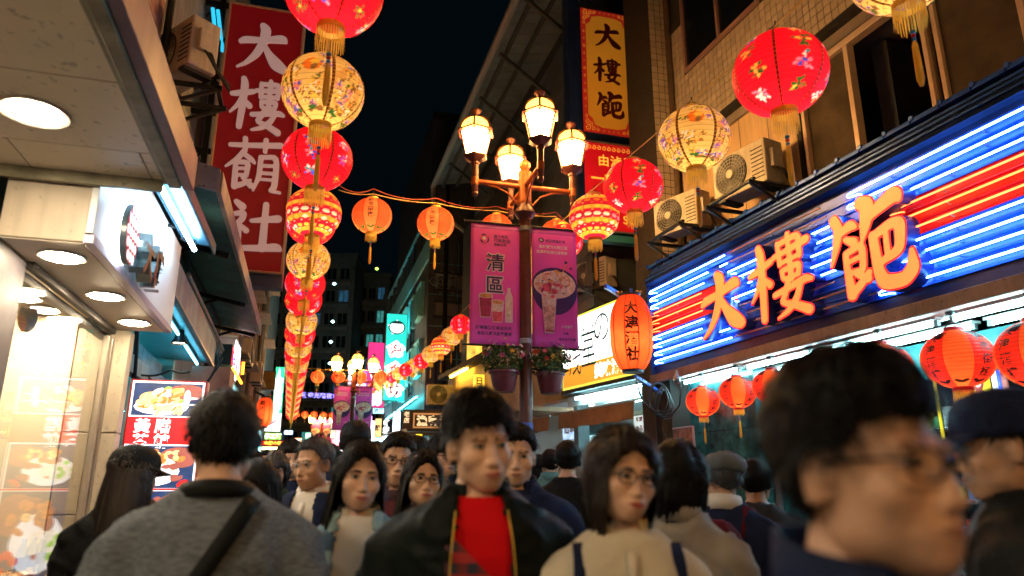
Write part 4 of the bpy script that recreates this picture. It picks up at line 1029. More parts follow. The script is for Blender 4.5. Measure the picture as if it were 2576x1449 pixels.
gr = MB(); FG = Frame((0, 0, 0))
bracket(Frame((pa[0] - .35, pa[1] + .1, 0), (0, 1, 0)), -.18, .22, .75, pa[2] - .03, 'black iron bracket under the air conditioner beside the red hanging sign')
# dark stack of steel behind it and the frame of the tall red sign
ys = 9.0; FSn = Frame((0, ys, 0), (1, 0, 0))
sx0, sz1 = FSn.hit(577, 3); sx1, _ = FSn.hit(767, 25); _, sz0 = FSn.hit(717, 692)
sx0 = sx0 - .02; sx1 = FSn.hit(742, 350)[0]; sx0 = FSn.hit(548, 250)[0]
sg = thing('hanging_sign', ((sx0 + sx1) / 2, ys, sz0), 'tall dark red hanging sign with four pale brush-written characters', 'sign')
M_sred = mat('sign_red', (.10, .003, .008), .45, 0, var=.2, vs=1.0, em=(.55, .003, .012), es=.10); M_schar = mat('sign_char', (.28, .20, .20), .5, 0, var=.06, vs=2, em=(.80, .50, .48), es=.22)  # weak glow put into panel and characters for the lamplight on them
hh = (sz1 - sz0) / 2; Z = [sz0, sz0 + hh * .98, sz1]
for k in range(2):
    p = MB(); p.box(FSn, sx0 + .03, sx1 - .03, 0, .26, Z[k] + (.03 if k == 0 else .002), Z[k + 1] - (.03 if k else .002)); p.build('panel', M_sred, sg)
p = MB()
for xa, xb in ((sx0, sx0 + .03), (sx1 - .03, sx1)): p.box(FSn, xa, xb, -.02, .28, sz0, sz1)
p.box(FSn, sx0 + .03, sx1 - .03, -.018, .278, sz1 - .03, sz1 - .002); p.box(FSn, sx0 + .03, sx1 - .03, -.018, .278, sz0 + .002, sz0 + .03)
p.build('frame', mat('frame_pale', (.40, .28, .24), .45, .2, streak=.3), sg, bevel=.004)
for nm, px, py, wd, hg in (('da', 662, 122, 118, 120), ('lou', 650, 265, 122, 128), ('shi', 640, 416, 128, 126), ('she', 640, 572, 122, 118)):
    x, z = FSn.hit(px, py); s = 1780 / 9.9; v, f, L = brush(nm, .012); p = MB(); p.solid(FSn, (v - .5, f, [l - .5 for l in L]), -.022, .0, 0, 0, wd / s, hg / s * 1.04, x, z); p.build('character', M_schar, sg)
p = MB(); ct = Frame((0, ys + .12, 0))
xl = sx0 - .62
for x in (xl, sx0 - .1):
    p.beam((x, ys + .14, 3.6), (x, ys + .14, 9.6), .07, .07)
for z in np.arange(4.0, 9.6, .55): p.beam((xl - .5, ys + .14, z), (sx0 + .02, ys + .14, z), .05, .06); p.beam((xl, ys + .14, z), (xl, ys + .9, z), .04, .05)
for z in np.arange(4.0, 9.0, 1.1): p.beam((xl, ys + .14, z), (sx0 - .1, ys + .14, z + .55), .03, .03)
tag(p.build('steel_frame', M_black), 'black steel lattice holding the tall red hanging sign', 'steel frame')
p = MB(); p.box(FSn, sx0 - .3, sx1, .03, .24, sz0 - .16, sz0 - .01); tag(p.build('sign_gutter', mat('gutter_blue', (.05, .09, .2), .4, .3)), 'blue steel beam along the foot of the tall red sign', 'beam')
# grey wall and blue pipes behind the frame
wl = thing('left_rear_building', (-3, 14, 0), 'dark building behind the red hanging sign with pipes on its wall', 'building')
p = MB(); p.box(ID, -6, -1.75, 6.9, 9.6, 4.0, 12); p.box(ID, -6, -1.65, 9.6, 34, 0, 10.5); p.build('wall', mat('wall_grey_dark', (.20, .20, .19), .7, 0, var=.25, vs=2, streak=.4), wl)
FW2 = Frame((-1.75, 0, 0), (0, 1, 0))
tile_wall(wl, FW2, 7.0, 9.5, 4.0, 6.0, .20, .10, [mat('tile_grey', (.30, .31, .30), .4, var=.2, vs=9)], near=(8, 5), nmax=150)
M_pblue = emit('neon_cyan', (.03, .55, .85), .8)
for i, (px, py0, py1) in enumerate(((535, 20, 150), (548, 25, 130), (505, 0, 170))):
    a = at(px, py0, 9.6); b = at(px + 12 if i < 2 else px + 18, py1, 9.6); p = MB(); p.tube([a, b], .025 if i < 2 else .035, 8)
    tag(p.build('wall_pipe', M_pblue if i < 2 else M_steel, smooth=True), ['left cyan lit pipe at the top left behind the red sign', 'right cyan lit pipe at the top left against the red sign', 'grey pipe left of the two cyan ones'][i], 'pipe')
# facade clutter further along the left
M_warm = mat('shutter_tan', (.38, .27, .18), .6, 0, var=.25, vs=4, streak=.3); M_wbrn = mat('timber_dark', (.10, .06, .04), .6, 0, var=.3, vs=6)
for i, (y, z, w_, h_) in enumerate(((12.6, 4.1, .9, 1.2), (14.6, 4.3, 1.1, 1.3), (12.6, 2.9, .9, .9), (15.0, 2.9, 1.2, 1.0), (17.5, 4.5, 1.3, 1.4), (17.6, 2.9, 1.2, 1.2), (20.5, 4.5, 1.4, 1.5), (20.5, 2.9, 1.3, 1.2), (24, 4.4, 1.5, 1.5), (24, 6.4, 1.5, 1.4), (20.5, 6.4, 1.4, 1.4), (17.5, 6.4, 1.3, 1.3))):
    F = Frame((-1.65, y, z), (0, 1, 0)); fr = MB()
    fr.box(F, -.06, w_ + .06, -.10, -.004, -.06, 0); fr.box(F, -.06, w_ + .06, -.10, -.004, h_, h_ + .06); fr.box(F, -.06, 0, -.098, -.004, 0, h_); fr.box(F, w_, w_ + .06, -.098, -.004, 0, h_); fr.build('window_frame', M_warm, wl)
    pn = MB(); pn.box(F, 0, w_ / 2 - .01, -.05, -.03, 0, h_); pn.box(F, w_ / 2 + .01, w_, -.05, -.03, 0, h_); pn.build('window_pane', MATS['pane_dark'], wl)
    p = MB(); p.box(F, -.1, w_ + .1, -.42, -.11, h_ + .09, h_ + .13); p.build('window_hood', M_warm, wl)
for i, y in enumerate((11.9, 13.9, 16.6, 19.4, 22.6)):
    p = MB(); p.tube([(-1.55, y, .2), (-1.55, y, 9.5)], .06, 8); p.build('drain_pipe', M_wbrn, wl, smooth=True)
    p = MB(); p.box(ID, -1.64, -1.46, y + .3, y + .42, 2.6, 9.0); p.build('pilaster', M_warm if i % 2 else MATS['wall_grey_dark'], wl)
for i, (y, z) in enumerate(((13.2, 3.75), (16.0, 3.9), (19.8, 4.0), (12.9, 5.8), (16.4, 6.1))):
    o = dup(ac0, (-1.38, y, z), f'air conditioner in the dim row on the left wall, {["lowest and nearest", "second along", "third along", "upper near", "upper far"][i]}', PI / 2)
# ------------------------------------------------------------------ awnings and the shop past the bakery
M_awn = mat('awning_green', (.06, .20, .22), .55, 0, var=.4, vs=3, streak=.3, spots=.4)
M_awe = mat('awning_edge', (.38, .33, .30), .6, 0, var=.25, vs=5, spots=.5)
aw = thing('awning', (-1.2, 8.5, 3.6), 'large dark green sheet awning over the left pavement', 'awning')
A0, A1 = at_x(583, 500, -.80), at_x(634, 858, -.80)
zA = 3.72; ya, yb_ = 5.6, 11.4
for k in range(6):
    y0_, y1_ = ya + (yb_ - ya) * k / 6, ya + (yb_ - ya) * (k + 1) / 6
    p = MB(); p.hexa([(-2.0, y0_ + .005, 3.95), (-.82, y0_ + .005, zA), (-.82, y1_ - .005, zA), (-2.0, y1_ - .005, 3.95), (-2.0, y0_ + .005, 3.97), (-.82, y0_ + .005, zA + .02), (-.82, y1_ - .005, zA + .02), (-2.0, y1_ - .005, 3.97)]); p.build('sheet', M_awn, aw)
p = MB(); p.box(ID, -.82, -.78, ya, yb_, zA - .02, zA + .16); p.build('edge_flashing', M_awe, aw, bevel=.004)
p = MB(); p.hexa([(-2.0, ya - .03, 3.93), (-.80, ya - .03, zA - .02), (-.80, ya, zA - .02), (-2.0, ya, 3.93), (-2.0, ya - .03, 4.2), (-.80, ya - .03, zA + .17), (-.80, ya, zA + .17), (-2.0, ya, 4.2)]); p.build('end_flashing', M_awe, aw)
for y in (7.2, 9.3, 11.3):
    p = MB(); p.beam((-1.9, y, 3.88), (-.86, y, zA - .05), .05, .05); p.beam((-1.9, y, 3.45), (-1.2, y, 3.72), .035, .035); p.build('rafter', M_dark, aw)
p = MB(); p.beam((-1.35, ya, 3.80), (-1.35, yb_, 3.80), .03, .04); p.build('purlin', M_dark, aw)
# rolled fascia awning lit from below in turquoise
M_board2 = mat('board_blue_grey', (.24, .30, .32), .5, 0, var=.3, vs=4, streak=.4)
lo = thing('shop_awning', (-1.15, 7.7, 2.85), 'long grey fascia board lit blue along its lower edge, under the dark awning', 'awning')
p = MB(); p.hexa([(-1.16, 6.2, 3.02), (-1.13, 6.2, 3.02), (-1.13, 9.15, 2.87), (-1.16, 9.15, 2.87), (-1.16, 6.2, 3.30), (-1.13, 6.2, 3.30), (-1.13, 9.15, 3.15), (-1.16, 9.15, 3.15)]); p.build('board', M_board2, lo)
p = MB(); p.beam((-1.145, 6.2, 3.005), (-1.145, 9.15, 2.855), .05, .025); p.build('lower_rail', M_steel, lo)
p = MB(); p.hexa([(-1.9, 6.2, 3.08), (-1.17, 6.2, 3.02), (-1.17, 9.1, 2.88), (-1.9, 9.1, 2.94), (-1.9, 6.2, 3.10), (-1.17, 6.2, 3.04), (-1.17, 9.1, 2.90), (-1.9, 9.1, 2.96)]); p.build('underside', mat('teal_panel', (.12, .36, .38), .45, var=.15, vs=3), lo)
s2 = thing('snack_shop', (-2.2, 7.7, 0), 'turquoise lit shop between the bakery and the red neon sign', 'shop')
M_teal = MATS['teal_panel']
p = MB(); p.box(ID, -3.4, -3.3, 6.2, 9.4, 0, 3.1); p.box(ID, -3.3, -1.6, 9.3, 9.4, 0, 3.1); p.build('inner_wall', M_teal, s2)
p = MB(); p.box(ID, -3.3, -1.9, 6.2, 9.3, 3.0, 3.05); p.build('inner_ceiling', M_teal, s2)
p = MB(); p.box(ID, -1.75, -1.45, 6.22, 6.42, 0, 3.1); p.build('post', M_dark, s2)
p = MB(); p.beam((-1.6, 6.4, 2.55), (-1.6, 9.3, 2.55), .08, .16); p.beam((-1.75, 6.4, 2.86), (-1.75, 9.3, 2.80), .06, .14); p.build('lintel', M_board2, s2)
for y in (7.0, 7.8, 8.6):
    p = MB(); p.box(ID, -1.72, -1.66, y, y + .05, 0, 2.5); p.build('door_post', M_alu, s2)
p = MB(); p.box(ID, -1.70, -1.69, 6.45, 9.2, .8, 2.45); p.build('glazing', M_glass, s2)
tl = thing('strip_light', (-2.4, 7.7, 2.9), 'turquoise fluorescent tube on the ceiling of the shop past the bakery', 'strip light')
M_tq = emit('tube_turquoise', (.10, .80, 1.0), 30)
p = MB(); p.tube([(-2.3, 6.6, 2.93), (-2.3, 8.9, 2.93)], .02, 8); p.build('tube', M_tq, tl); p = MB(); p.box(ID, -2.34, -2.26, 6.55, 8.95, 2.955, 2.99); p.build('holder', M_white, tl)
tl2 = thing('strip_light', (-1.3, 7.7, 2.85), 'blue white tube tucked behind the grey fascia board', 'strip light')
p = MB(); p.tube([(-1.28, 6.5, 2.96), (-1.28, 8.9, 2.84)], .012, 8); p.build('tube', emit('tube_blue', (.2, .7, 1.0), 14), tl2); p = MB(); p.beam((-1.28, 6.5, 2.985), (-1.28, 8.9, 2.865), .03, .014); p.build('holder', M_dark, tl2)
# conduits on the fascia and a spot lamp, pole, cables
for i in range(3):
    p = MB(); a, b = at(455 + i * 9, 715 - i * 12, 6.6), at(540 + i * 5, 868 - i * 7, 9.2); p.tube([a, b, b + (.05, .15, -.12)], .022, 7)
    tag(p.build('conduit', M_steel, smooth=True), ['lowest', 'middle', 'upper'][i] + ' of three steel conduits under the dark awning', 'pipe')
sp = thing('spot_lamp', at(452, 853, 7.0), 'small black spot lamp under the grey fascia board', 'spot lamp'); c = at(452, 850, 7.0)
p = MB(); p.lathe(c, [(.02, .10), (.03, .08), (.05, .0), (.075, -.05), (.075, -.06)], 14, cap=False); p.build('lamp_hood', M_black, sp, smooth=True)
p = MB(); p.disc(Frame(c + (0, 0, -.045), (1, 0, 0), (0, -1, 0)), 0, 0, .066); p.build('light_disc', emit('spot_warm', (1, .9, .6), 20), sp)
p = MB(); p.tube([c + (0, 0, .1), c + (.02, .05, .28)], .012, 6); p.build('bracket', M_black, sp)
p = MB(); p.tube([at(345, 830, 6.5), at(337, 960, 6.5)], .022, 8); tag(p.build('pole', M_black, smooth=True), 'thin black pole behind the menu board', 'pole')
for i, pts in enumerate(([(325, 925), (370, 945), (430, 930), (478, 935)], [(325, 905), (370, 945), (410, 965), (440, 960)], [(500, 1000), (520, 960), (545, 920), (552, 880)], [(470, 1010), (500, 985), (540, 935), (560, 900)])):
    wire('cable', [at(x, y, 6.8 + i * .3) for x, y in pts], ['loose cable sagging across the turquoise shop front', 'second loose cable lower on the turquoise shop front', 'thin cable rising beside the red neon sign', 'thick cable curling up to the grey fascia board'][i], .010, M_wire, .02)
# red neon sign on the left wall
ns = thing('neon_sign', (-1.3, 11.5, 2.8), 'red and blue neon wall sign with white lettering and orange tubes', 'sign')
FN = Frame((-1.22, 0, 0), (0, 1, 0))
na, nb = FN.hit(586, 866), FN.hit(615, 960); nz0 = FN.hit(584, 923)[1]; nx0, nx1, nz1 = na[0], na[0] + 1.75, na[1]
p = MB(); p.box(FN, nx0, nx1, .004, .25, nz0, nz1); p.build('case', mat('case_teal', (.03, .12, .12), .5, var=.2), ns)
p = MB(); p.quad(FN, nx0 + .02, nx1 - .02, nz0 + .02, nz1 - .02, 0); p.build('lit_face', emit('lit_crimson', (.75, .01, .04), 1.2), ns)
p = MB(); p.quad(FN, nx0 + .22, nx1 - .25, nz0 + .1, nz1 - .12, -.004); p.build('blue_panel', emit('lit_blue', (.05, .10, .75), 1.4), ns)
p = MB(); row(p, FN, '熱炒', nx0 + .24, (nz0 + nz1) / 2, .60, -.008, 0, .06, 1.0, .95); p.build('lettering', emit('lit_white_hot', (1, .95, 1), 4), ns)
p = MB(); p.tube([FN.w(nx0, -.03, nz0 - .06), FN.w(nx1, -.03, nz0 - .06)], .025, 7); p.tube([FN.w(nx1 + .04, -.03, nz1), FN.w(nx1 + .04, -.03, nz0 + .1)], .025, 7); p.build('neon_tube', emit('neon_orange', (1, .36, .02), 4), ns)
# tilted fluorescent fitting under the neon sign
fx = thing('strip_light', at(545, 985, 8.6), 'bright tilted fluorescent fitting above the menu board', 'strip light')
p = MB(); a, b = at(545, 958, 8.4), at(582, 1012, 9.6); p.tube([a, b], .035, 8); p.build('tube', emit('tube_white', (.9, .97, 1), 14), fx); p = MB(); p.hexa([a + v for v in ((-.2, 0, .06), (.1, 0, .1))] + [b + v for v in ((.1, 0, .1), (-.2, 0, .06))] + [a + v for v in ((-.2, 0, .09), (.1, 0, .13))] + [b + v for v in ((.1, 0, .13), (-.2, 0, .09))]); p.build('hood', M_teal, fx)
p = MB(); a = at(525, 965, 8.2); p.box(Frame(a), -.2, .22, 0, .5, -.25, .2); tag(p.build('stall_box', mat('box_brick', (.28, .12, .08), .6, var=.3)), 'brick coloured box behind the top of the menu board', 'box')
# ------------------------------------------------------------------ right: big blue neon fascia
A = at_z(1645, 945, 3.0); B = at_z(2576, 690, 3.0)
ux = unit((B - A) * (1, 1, 0))
FR = Frame((A[0], A[1], 0), ux)                 # x runs from the far end towards the camera, y into the building
M_blue = mat('fascia_blue', (.006, .085, .74), .32, .15, var=.25, vs=1.6, streak=.25)
M_bluedk = mat('fascia_navy', (.012, .03, .13), .4, .2, var=.3, vs=2.5, streak=.3)
M_bred = mat('fascia_red', (.78, .004, .014), .35, .1, var=.15, vs=2)
M_trimb = mat('trim_blue', (.02, .10, .55), .3, .3, var=.25, vs=5)
M_conc = mat('beam_purple_grey', (.20, .15, .17), .6, 0, var=.25, vs=3, spots=.5, streak=.2)
E_bl = emit('neon_ice', (.24, .66, 1.0), 12.0); E_or = emit('neon_amber', (1.0, .20, .05), 3.2); M_off = mat('neon_unlit', (.55, .30, .27), .3)
xe = 8.6                                         # the fascia goes on beside and behind the camera
zt = [FR.hit(1640, 700)[1], FR.hit(2300, 347)[1]]; ztop = sum(zt) / 2
rows = [731, 751, 771, 790, 810, 830, 849, 870, 890, 911]
zr = [FR.hit(1652, y)[1] for y in rows]; dzr = (zr[0] - zr[-1]) / 9; zr = [zr[0] - i * dzr for i in range(10)]
neon = thing('neon_fascia', FR.w(3, 0, 3.0), 'long blue neon shop fascia with rows of glowing tubes and three orange characters', 'shop sign')
ztop = zr[0] + dzr * 1.15
xr = lambda px, py: FR.hit(px, py)[0]
xA = FR.hit(1641, 760)[0]
c1, c2, c3 = FR.hit(1812, 765, -.1)[0], FR.hit(1960, 700, -.1)[0], FR.hit(2190, 617, -.1)[0]
c1b, c3b = FR.hit(1862, 765)[0], FR.hit(2262, 617)[0]
def strip(x0, x1, i, m):
    z = zr[i]; p = MB(); n = 4
    p.box(FR, x0, x1, 0, .03, z - dzr / 2, z + dzr / 2)
    p.hexa([FR.w(x0, -.018, z - dzr * .5), FR.w(x1, -.018, z - dzr * .5), FR.w(x1, 0, z - dzr * .5), FR.w(x0, 0, z - dzr * .5), FR.w(x0, -.001, z - dzr * .36), FR.w(x1, -.001, z - dzr * .36), FR.w(x1, 0, z - dzr * .36), FR.w(x0, 0, z - dzr * .36)])
    p.build('panel_strip', m, neon)
for i in range(10):
    if i in (3, 4, 5):
        strip(xA - .02, c1b - .03, i, M_bred); strip(c1b - .03, c3b - .1, i, M_blue); strip(c3b - .1, xe, i, M_bred)
    else:
        for a, b in ((xA - .02, c1b), (c1b, c3b), (c3b, xe)): strip(a, b, i, M_blue)
def ntube(x0, x1, i, m, r=.0092, hook=True):
    z = zr[i]; y = -.055; pts = [FR.w(x0, y, z), FR.w(x1, y, z)]
    p = MB(); p.tube(pts, r, 8); p.build('neon_tube', m, neon, smooth=True)
    if hook:
        h = MB(); a = np.linspace(0, PI, 7)
        h.tube([FR.w(x0 - .035 * math.sin(q), y, z - .018 + .018 * math.cos(q)) for q in a] + [FR.w(x0 + .07, y + .02, z - .036), FR.w(x0 + .09, -.002, z - .036)], r * .8, 6); h.build('tube_end', m, neon, smooth=True)
    k = max(1, int((x1 - x0) / .9))
    for j in range(k):
        x = x0 + (x1 - x0) * (j + .5) / k; s = MB(); s.tube([FR.w(x, -.002, z - .02), FR.w(x, y, z - .004)], .006, 5); s.build('tube_support', M_steel, neon)
for i in range(10):
    m = E_or if i in (3, 4, 5) else E_bl
    l0 = xA + .06 + i * .006
    if i == 0: ntube(l0, xr(1832, 645), i, m); ntube(xr(1840, 645), xr(2075, 540), i, M_off, hook=False); ntube(xr(2150, 500), xe, i, m)
    elif i == 1: ntube(l0, xr(1790, 690), i, m); ntube(xr(1820, 665), xr(1838, 655), i, m, hook=False); ntube(xr(1842, 650), xr(2090, 548), i, M_off, hook=False); ntube(xr(2150, 528), xe, i, m)
    elif i == 2: ntube(l0, xr(1780, 720), i, m); ntube(xr(1840, 670), xr(1910, 640), i, m); ntube(xr(2020, 600), xr(2095, 568), i, m, hook=False); ntube(xr(2270, 500), xe, i, m)
    elif i in (3, 4, 5): ntube(l0, xr(1775, 760), i, m); ntube(xr(1842, 700), xr(1910, 680), i, E_bl); ntube(xr(2035, 630), xr(2105, 600), i, E_bl, hook=False); ntube(c3b + .02 + .02 * (i - 3), xe, i, m)
    elif i == 6: ntube(l0, xr(1780, 800), i, m); ntube(xr(1850, 780), xr(1905, 750), i, M_off, hook=False); ntube(xr(2040, 690), xr(2110, 655), i, E_bl, hook=False); ntube(c3b + .06, xe, i, m)
    elif i == 7: ntube(l0, xr(1775, 830), i, m); ntube(xr(1850, 800), xr(2110, 700), i, M_off, hook=False); ntube(c3b + .08, xe, i, m)
    elif i == 8: ntube(l0, xr(1775, 850), i, m); ntube(xr(1790, 845), xr(1845, 820), i, m, hook=False); ntube(xr(1855, 815), xr(2150, 740), i, M_off, hook=False); ntube(c3b + .06, xe, i, m)
    else: ntube(l0, xr(1850, 840), i, m); ntube(xr(1858, 835), xr(2225, 770), i, M_off, hook=False); ntube(xr(2235, 765), xe, i, m)
p = MB(); p.box(FR, xA - .02, xe, .004, .5, 3.0, ztop); p.box(FR, xA - .06, xA - .022, -.06, .5, 2.92, ztop + .1); p.build('sign_box', M_bluedk, neon)
# sloping navy hood and blue coping above
zh = ztop + .30
p = MB(); p.hexa([FR.w(xA - .05, -.10, ztop - .02), FR.w(xe, -.10, ztop - .02), FR.w(xe, .3, ztop - .02), FR.w(xA - .05, .3, ztop - .02), FR.w(xA - .05, .10, zh), FR.w(xe, .10, zh), FR.w(xe, .3, zh), FR.w(xA - .05, .3, zh)]); p.build('hood', M_bluedk, neon)
p = MB()
for zz, yy in ((.06, -.065), (.15, .0), (.22, .045)): p.beam(FR.w(xA - .05, yy, ztop + zz), FR.w(xe, yy, ztop + zz), .02, .02)
p.build('hood_rib', M_trimb, neon)
n = int((xe - xA) / .30)
for i in range(n):
    x = xA - .15 + i * .30; p = MB()
    p.hexa([FR.w(x, .02, zh - .03), FR.w(x + .29, .02, zh - .03), FR.w(x + .29, .30, zh + .01), FR.w(x, .30, zh + .01), FR.w(x, .02, zh + .015), FR.w(x + .29, .02, zh + .015), FR.w(x + .29, .30, zh + .05), FR.w(x, .30, zh + .05)])
    p.tube([FR.w(x + .015, .005, zh + .012), FR.w(x + .015, .28, zh + .055)], .026, 7); p.build('coping_tile', M_trimb, neon, bevel=.006)
# orange box characters
E_ch = emit('char_orange', (1.0, .29, .07), .80, .08, 3); M_chr = mat('char_return', (.03, .06, .32), .3, .3, var=.3, vs=6); E_rim = emit('char_rim', (.95, .015, .02), 1.1)
for nm, (xa, ya, xb, yb_) , gr in (('da', (1766, 851, 1858, 676), .012), ('lou', (1893, 808, 2028, 590), .004), ('jie', (2097, 747, 2275, 488), .006)):
    so = -.17; L0 = FR.hit((xa + xb) / 2 - (xb - xa) * .5, ya, so); R0 = FR.hit(xb, yb_, so); wx = R0[0] - L0[0]
    cxm, czm = FR.hit((xa + xb) / 2, (ya + yb_) / 2, so); sl = FR.hit((xa + xb) / 2, ya, so)[1]; sh_ = FR.hit((xa + xb) / 2, yb_, so)[1]
    hgt = (sh_ - sl) * (.93 if nm != 'da' else .88)
    ch = bpy.data.objects.new('character', None); COL.objects.link(ch); ch['_o'] = list(map(float, FR.w(cxm, so, czm))); ch.parent = neon; ch.location = np.array(ch['_o']) - np.array(neon['_o'])
    for part, g, y0, y1, m1, m2 in (('return', gr + .018, so + .006, -.02, E_rim, M_chr), ('face', gr, so - .004, so + .004, E_ch, E_ch)):
        v, f, L = brush(nm, g); p = MB(); p.solid(FR, (v - .5, f, [l - .5 for l in L]), y0, y1, 0, 1, wx, hgt, cxm, czm); p.build(part, [m1, m2], ch)
# ------------------------------------------------------------------ soffit, fluorescent tubes and shop below it
shop = thing('noodle_shop', FR.w(3, 1.5, 0), 'lit shop under the blue neon fascia with teal header and dark stone pier', 'shop')
M_sofw = mat('soffit_white', (.66, .70, .70), .45, 0, var=.06, vs=2, spots=.2)
p = MB(); p.box(FR, xA - .06, xe, -.075, -.03, 2.875, 2.995); p.build('beam', M_conc, shop, bevel=.006)
for i in range(9):
    p = MB(); p.box(FR, xA + i * 1.0 + .004, xA + (i + 1) * 1.0 - .004, -.028, 1.6, 2.90, 2.93); p.build('soffit_panel', M_sofw, shop)
E_fl = emit('fluorescent', (.45, .93, 1.0), 58)
for j, yd in enumerate((.22, .66)):
    for i in range(6):
        x = xA + .35 + i * 1.4
        if x > xe - 1.3: continue
        t = thing('strip_light', FR.w(x + .6, yd, 2.93), f'fluorescent tube under the blue fascia, {["outer", "inner"][j]} row, {ORD[5 - i] if 5 - i else "nearest"} from the right', 'strip light', 'fluorescent tubes under the blue fascia')
        p = MB(); p.tube([FR.w(x + .05, yd, 2.845), FR.w(x + 1.25, yd, 2.845)], .018, 8); p.build('tube', E_fl, t, smooth=True)
        p = MB(); p.box(FR, x, x + 1.3, yd - .05, yd + .05, 2.874, 2.898); p.build('holder', M_white, t)
        for xx in (x + .03, x + 1.27): p = MB(); p.box(FR, xx - .02, xx + .02, yd - .018, yd + .018, 2.82, 2.873); p.build('socket', M_steel, t)
M_tealw = mat('teal_header', (.03, .28, .30), .4, 0, var=.2, vs=2)
for a in range(8):
    p = MB(); p.box(FR, xA + .55 + a * 1.0, xA + 1.545 + a * 1.0, 1.1, 1.2, 2.52, 2.895); p.build('header_panel', M_tealw, shop)
M_marble = mat('pier_green_stone', (.02, .10, .11), .2, 0, var=.7, vs=7, bump=.05, bs=20)
xp0, xp1 = FR.hit(1715, 1100, .35)[0], FR.hit(1908, 1100, .35)[0]
for k in range(4):
    p = MB(); p.box(FR, xp0, xp1, .35, 1.6, k * .72 + .002, (k + 1) * .72 - .003); p.build('stone_panel', M_marble, shop, bevel=.004)
p = MB(); p.tube([FR.w(xp0 - .13, .1, 0), FR.w(xp0 - .13, .1, 2.9)], .075, 10); p.build('drain_pipe', M_black, shop, smooth=True)
p = MB(); p.box(FR, xp1 + .02, xp1 + .07, .5, .56, 0, 2.8); p.build('door_frame', MATS['beam_purple_grey'], shop)
p = MB(); p.box(FR, xp1 + .07, xe, 3.4, 3.5, 0, 2.95); p.box(FR, xe, xe + .1, .4, 3.4, 0, 2.95); p.box(FR, xp1 + .0, xp1 + .06, 1.2, 3.4, 0, 2.95); p.build('inner_wall', mat('kitchen_wall', (.10, .13, .15), .5, 0, var=.2, vs=2), shop)
p = MB(); p.box(FR, xp1, xe, 1.21, 3.4, 2.85, 2.9); p.build('inner_ceiling', M_sofw, shop)
E_in = emit('tube_shop', (.75, .85, 1.0), 4)
for i, x in enumerate((xp1 + 1.2, xp1 + 3.2)):
    t = thing('strip_light', FR.w(x, 2.3, 2.8), f'ceiling tube inside the shop, {["farther", "nearer"][i]} one', 'strip light'); p = MB(); p.tube([FR.w(x - .5, 2.3, 2.80), FR.w(x + .5, 2.3, 2.80)], .02, 8); p.build('tube', E_in, t); p = MB(); p.box(FR, x - .52, x + .52, 2.25, 2.35, 2.82, 2.848); p.build('holder', M_white, t)
# counter, shelves, pans, posters
FC = Frame(FR.w(0, 1.3, 0), FR.x)
M_inox = mat('stainless', (.45, .46, .50), .25, .9, var=.15, vs=8)
cw0, cw1 = FR.hit(2040, 1250, 1.3)[0], xe - .1
for k, (z0_, z1_, yd, nm, m) in enumerate(((.0, .95, .6, 'counter', M_inox), (1.30, 1.34, .45, 'shelf', M_inox), (1.66, 1.69, .4, 'shelf', M_inox), (2.02, 2.05, .4, 'shelf', M_inox))):
    p = MB(); p.box(FR, cw0, cw1, 1.35, 1.35 + yd, z0_, z1_); p.build(nm, m, shop, bevel=.004)
q = random.Random(5)
cols = [mat('pack_red', (.32, .05, .04), .4, var=.5, vs=30), mat('pack_white', (.50, .50, .50), .35, var=.4, vs=30), mat('pack_yellow', (.42, .30, .08), .4, var=.5, vs=30), mat('pack_blue', (.06, .12, .28), .4, var=.5, vs=30), mat('pack_green', (.07, .20, .09), .4, var=.5, vs=30)]
names = ['red', 'white', 'yellow', 'blue', 'green']
for zs, nm in ((.955, 'counter'), (1.345, 'lower shelf'), (1.695, 'middle shelf'), (2.055, 'top shelf')):
    x = cw0 + .1; k = 0
    while x < FR.hit(2576, 1300, 1.5)[0] + .5 and k < 28:
        w_, h_ = q.uniform(.06, .15), q.uniform(.10, .22); ci = q.randrange(5); p = MB(); c = FR.w(x + w_ / 2, 1.52, zs)
        if q.random() < .5: p.lathe(c, [(.001, 0), (w_ / 2, .002), (w_ / 2, h_ * .8), (w_ * .3, h_ * .9), (w_ * .3, h_), (.001, h_ + .002)], 12); kind = 'jar'
        else: p.box(Frame(c, FR.x), -w_ / 2, w_ / 2, -.05, .05, 0, h_); p.box(Frame(c, FR.x), -w_ / 2 + .01, w_ / 2 - .01, -.052, -.0502, h_ * .3, h_ * .7); kind = 'carton'
        tag(p.build(kind, cols[ci], smooth=kind == 'jar'), f'{names[ci]} {kind} on the {nm} of the noodle shop, {ORD[k] if k else "first"} from its far end', kind, f'things on the {nm} of the noodle shop'); x += w_ + q.uniform(.008, .05); k += 1
M_yel = emit('poster_yellow', (.95, .62, .02), .75, .1, 3)
FPo = Frame(FR.w(0, 1.25, 0), FR.x)
px0, pz1 = FPo.hit(2425, 940); px1, pz0 = FPo.hit(2506, 1075)
ps = thing('poster', FPo.w((px0 + px1) / 2, 0, pz0), 'yellow lit poster with red bull-horn emblem above the shop counter', 'poster')
p = MB(); p.box(FPo, px0, px1, .002, .03, pz0, pz1); p.build('sheet', M_yel, ps)
p = MB(); cx_ = px0 + (px1 - px0) * .55; hh_ = pz1 - pz0; ww = px1 - px0
M_pr = mat('poster_red', (.45, .03, .02), .4); M_pw = emit('poster_white', (1, .95, .9), .7)
poly(p, FPo, ell(ww * .26, hh_ * .16, 16) + (cx_, pz0 + hh_ * .80), -.002, 0); poly(p, FPo, ell(ww * .17, hh_ * .1, 14) + (cx_, pz0 + hh_ * .82), -.004, 1)
poly(p, FPo, ell(ww * .2, hh_ * .26, 16) + (cx_, pz0 + hh_ * .30), -.002, 0)
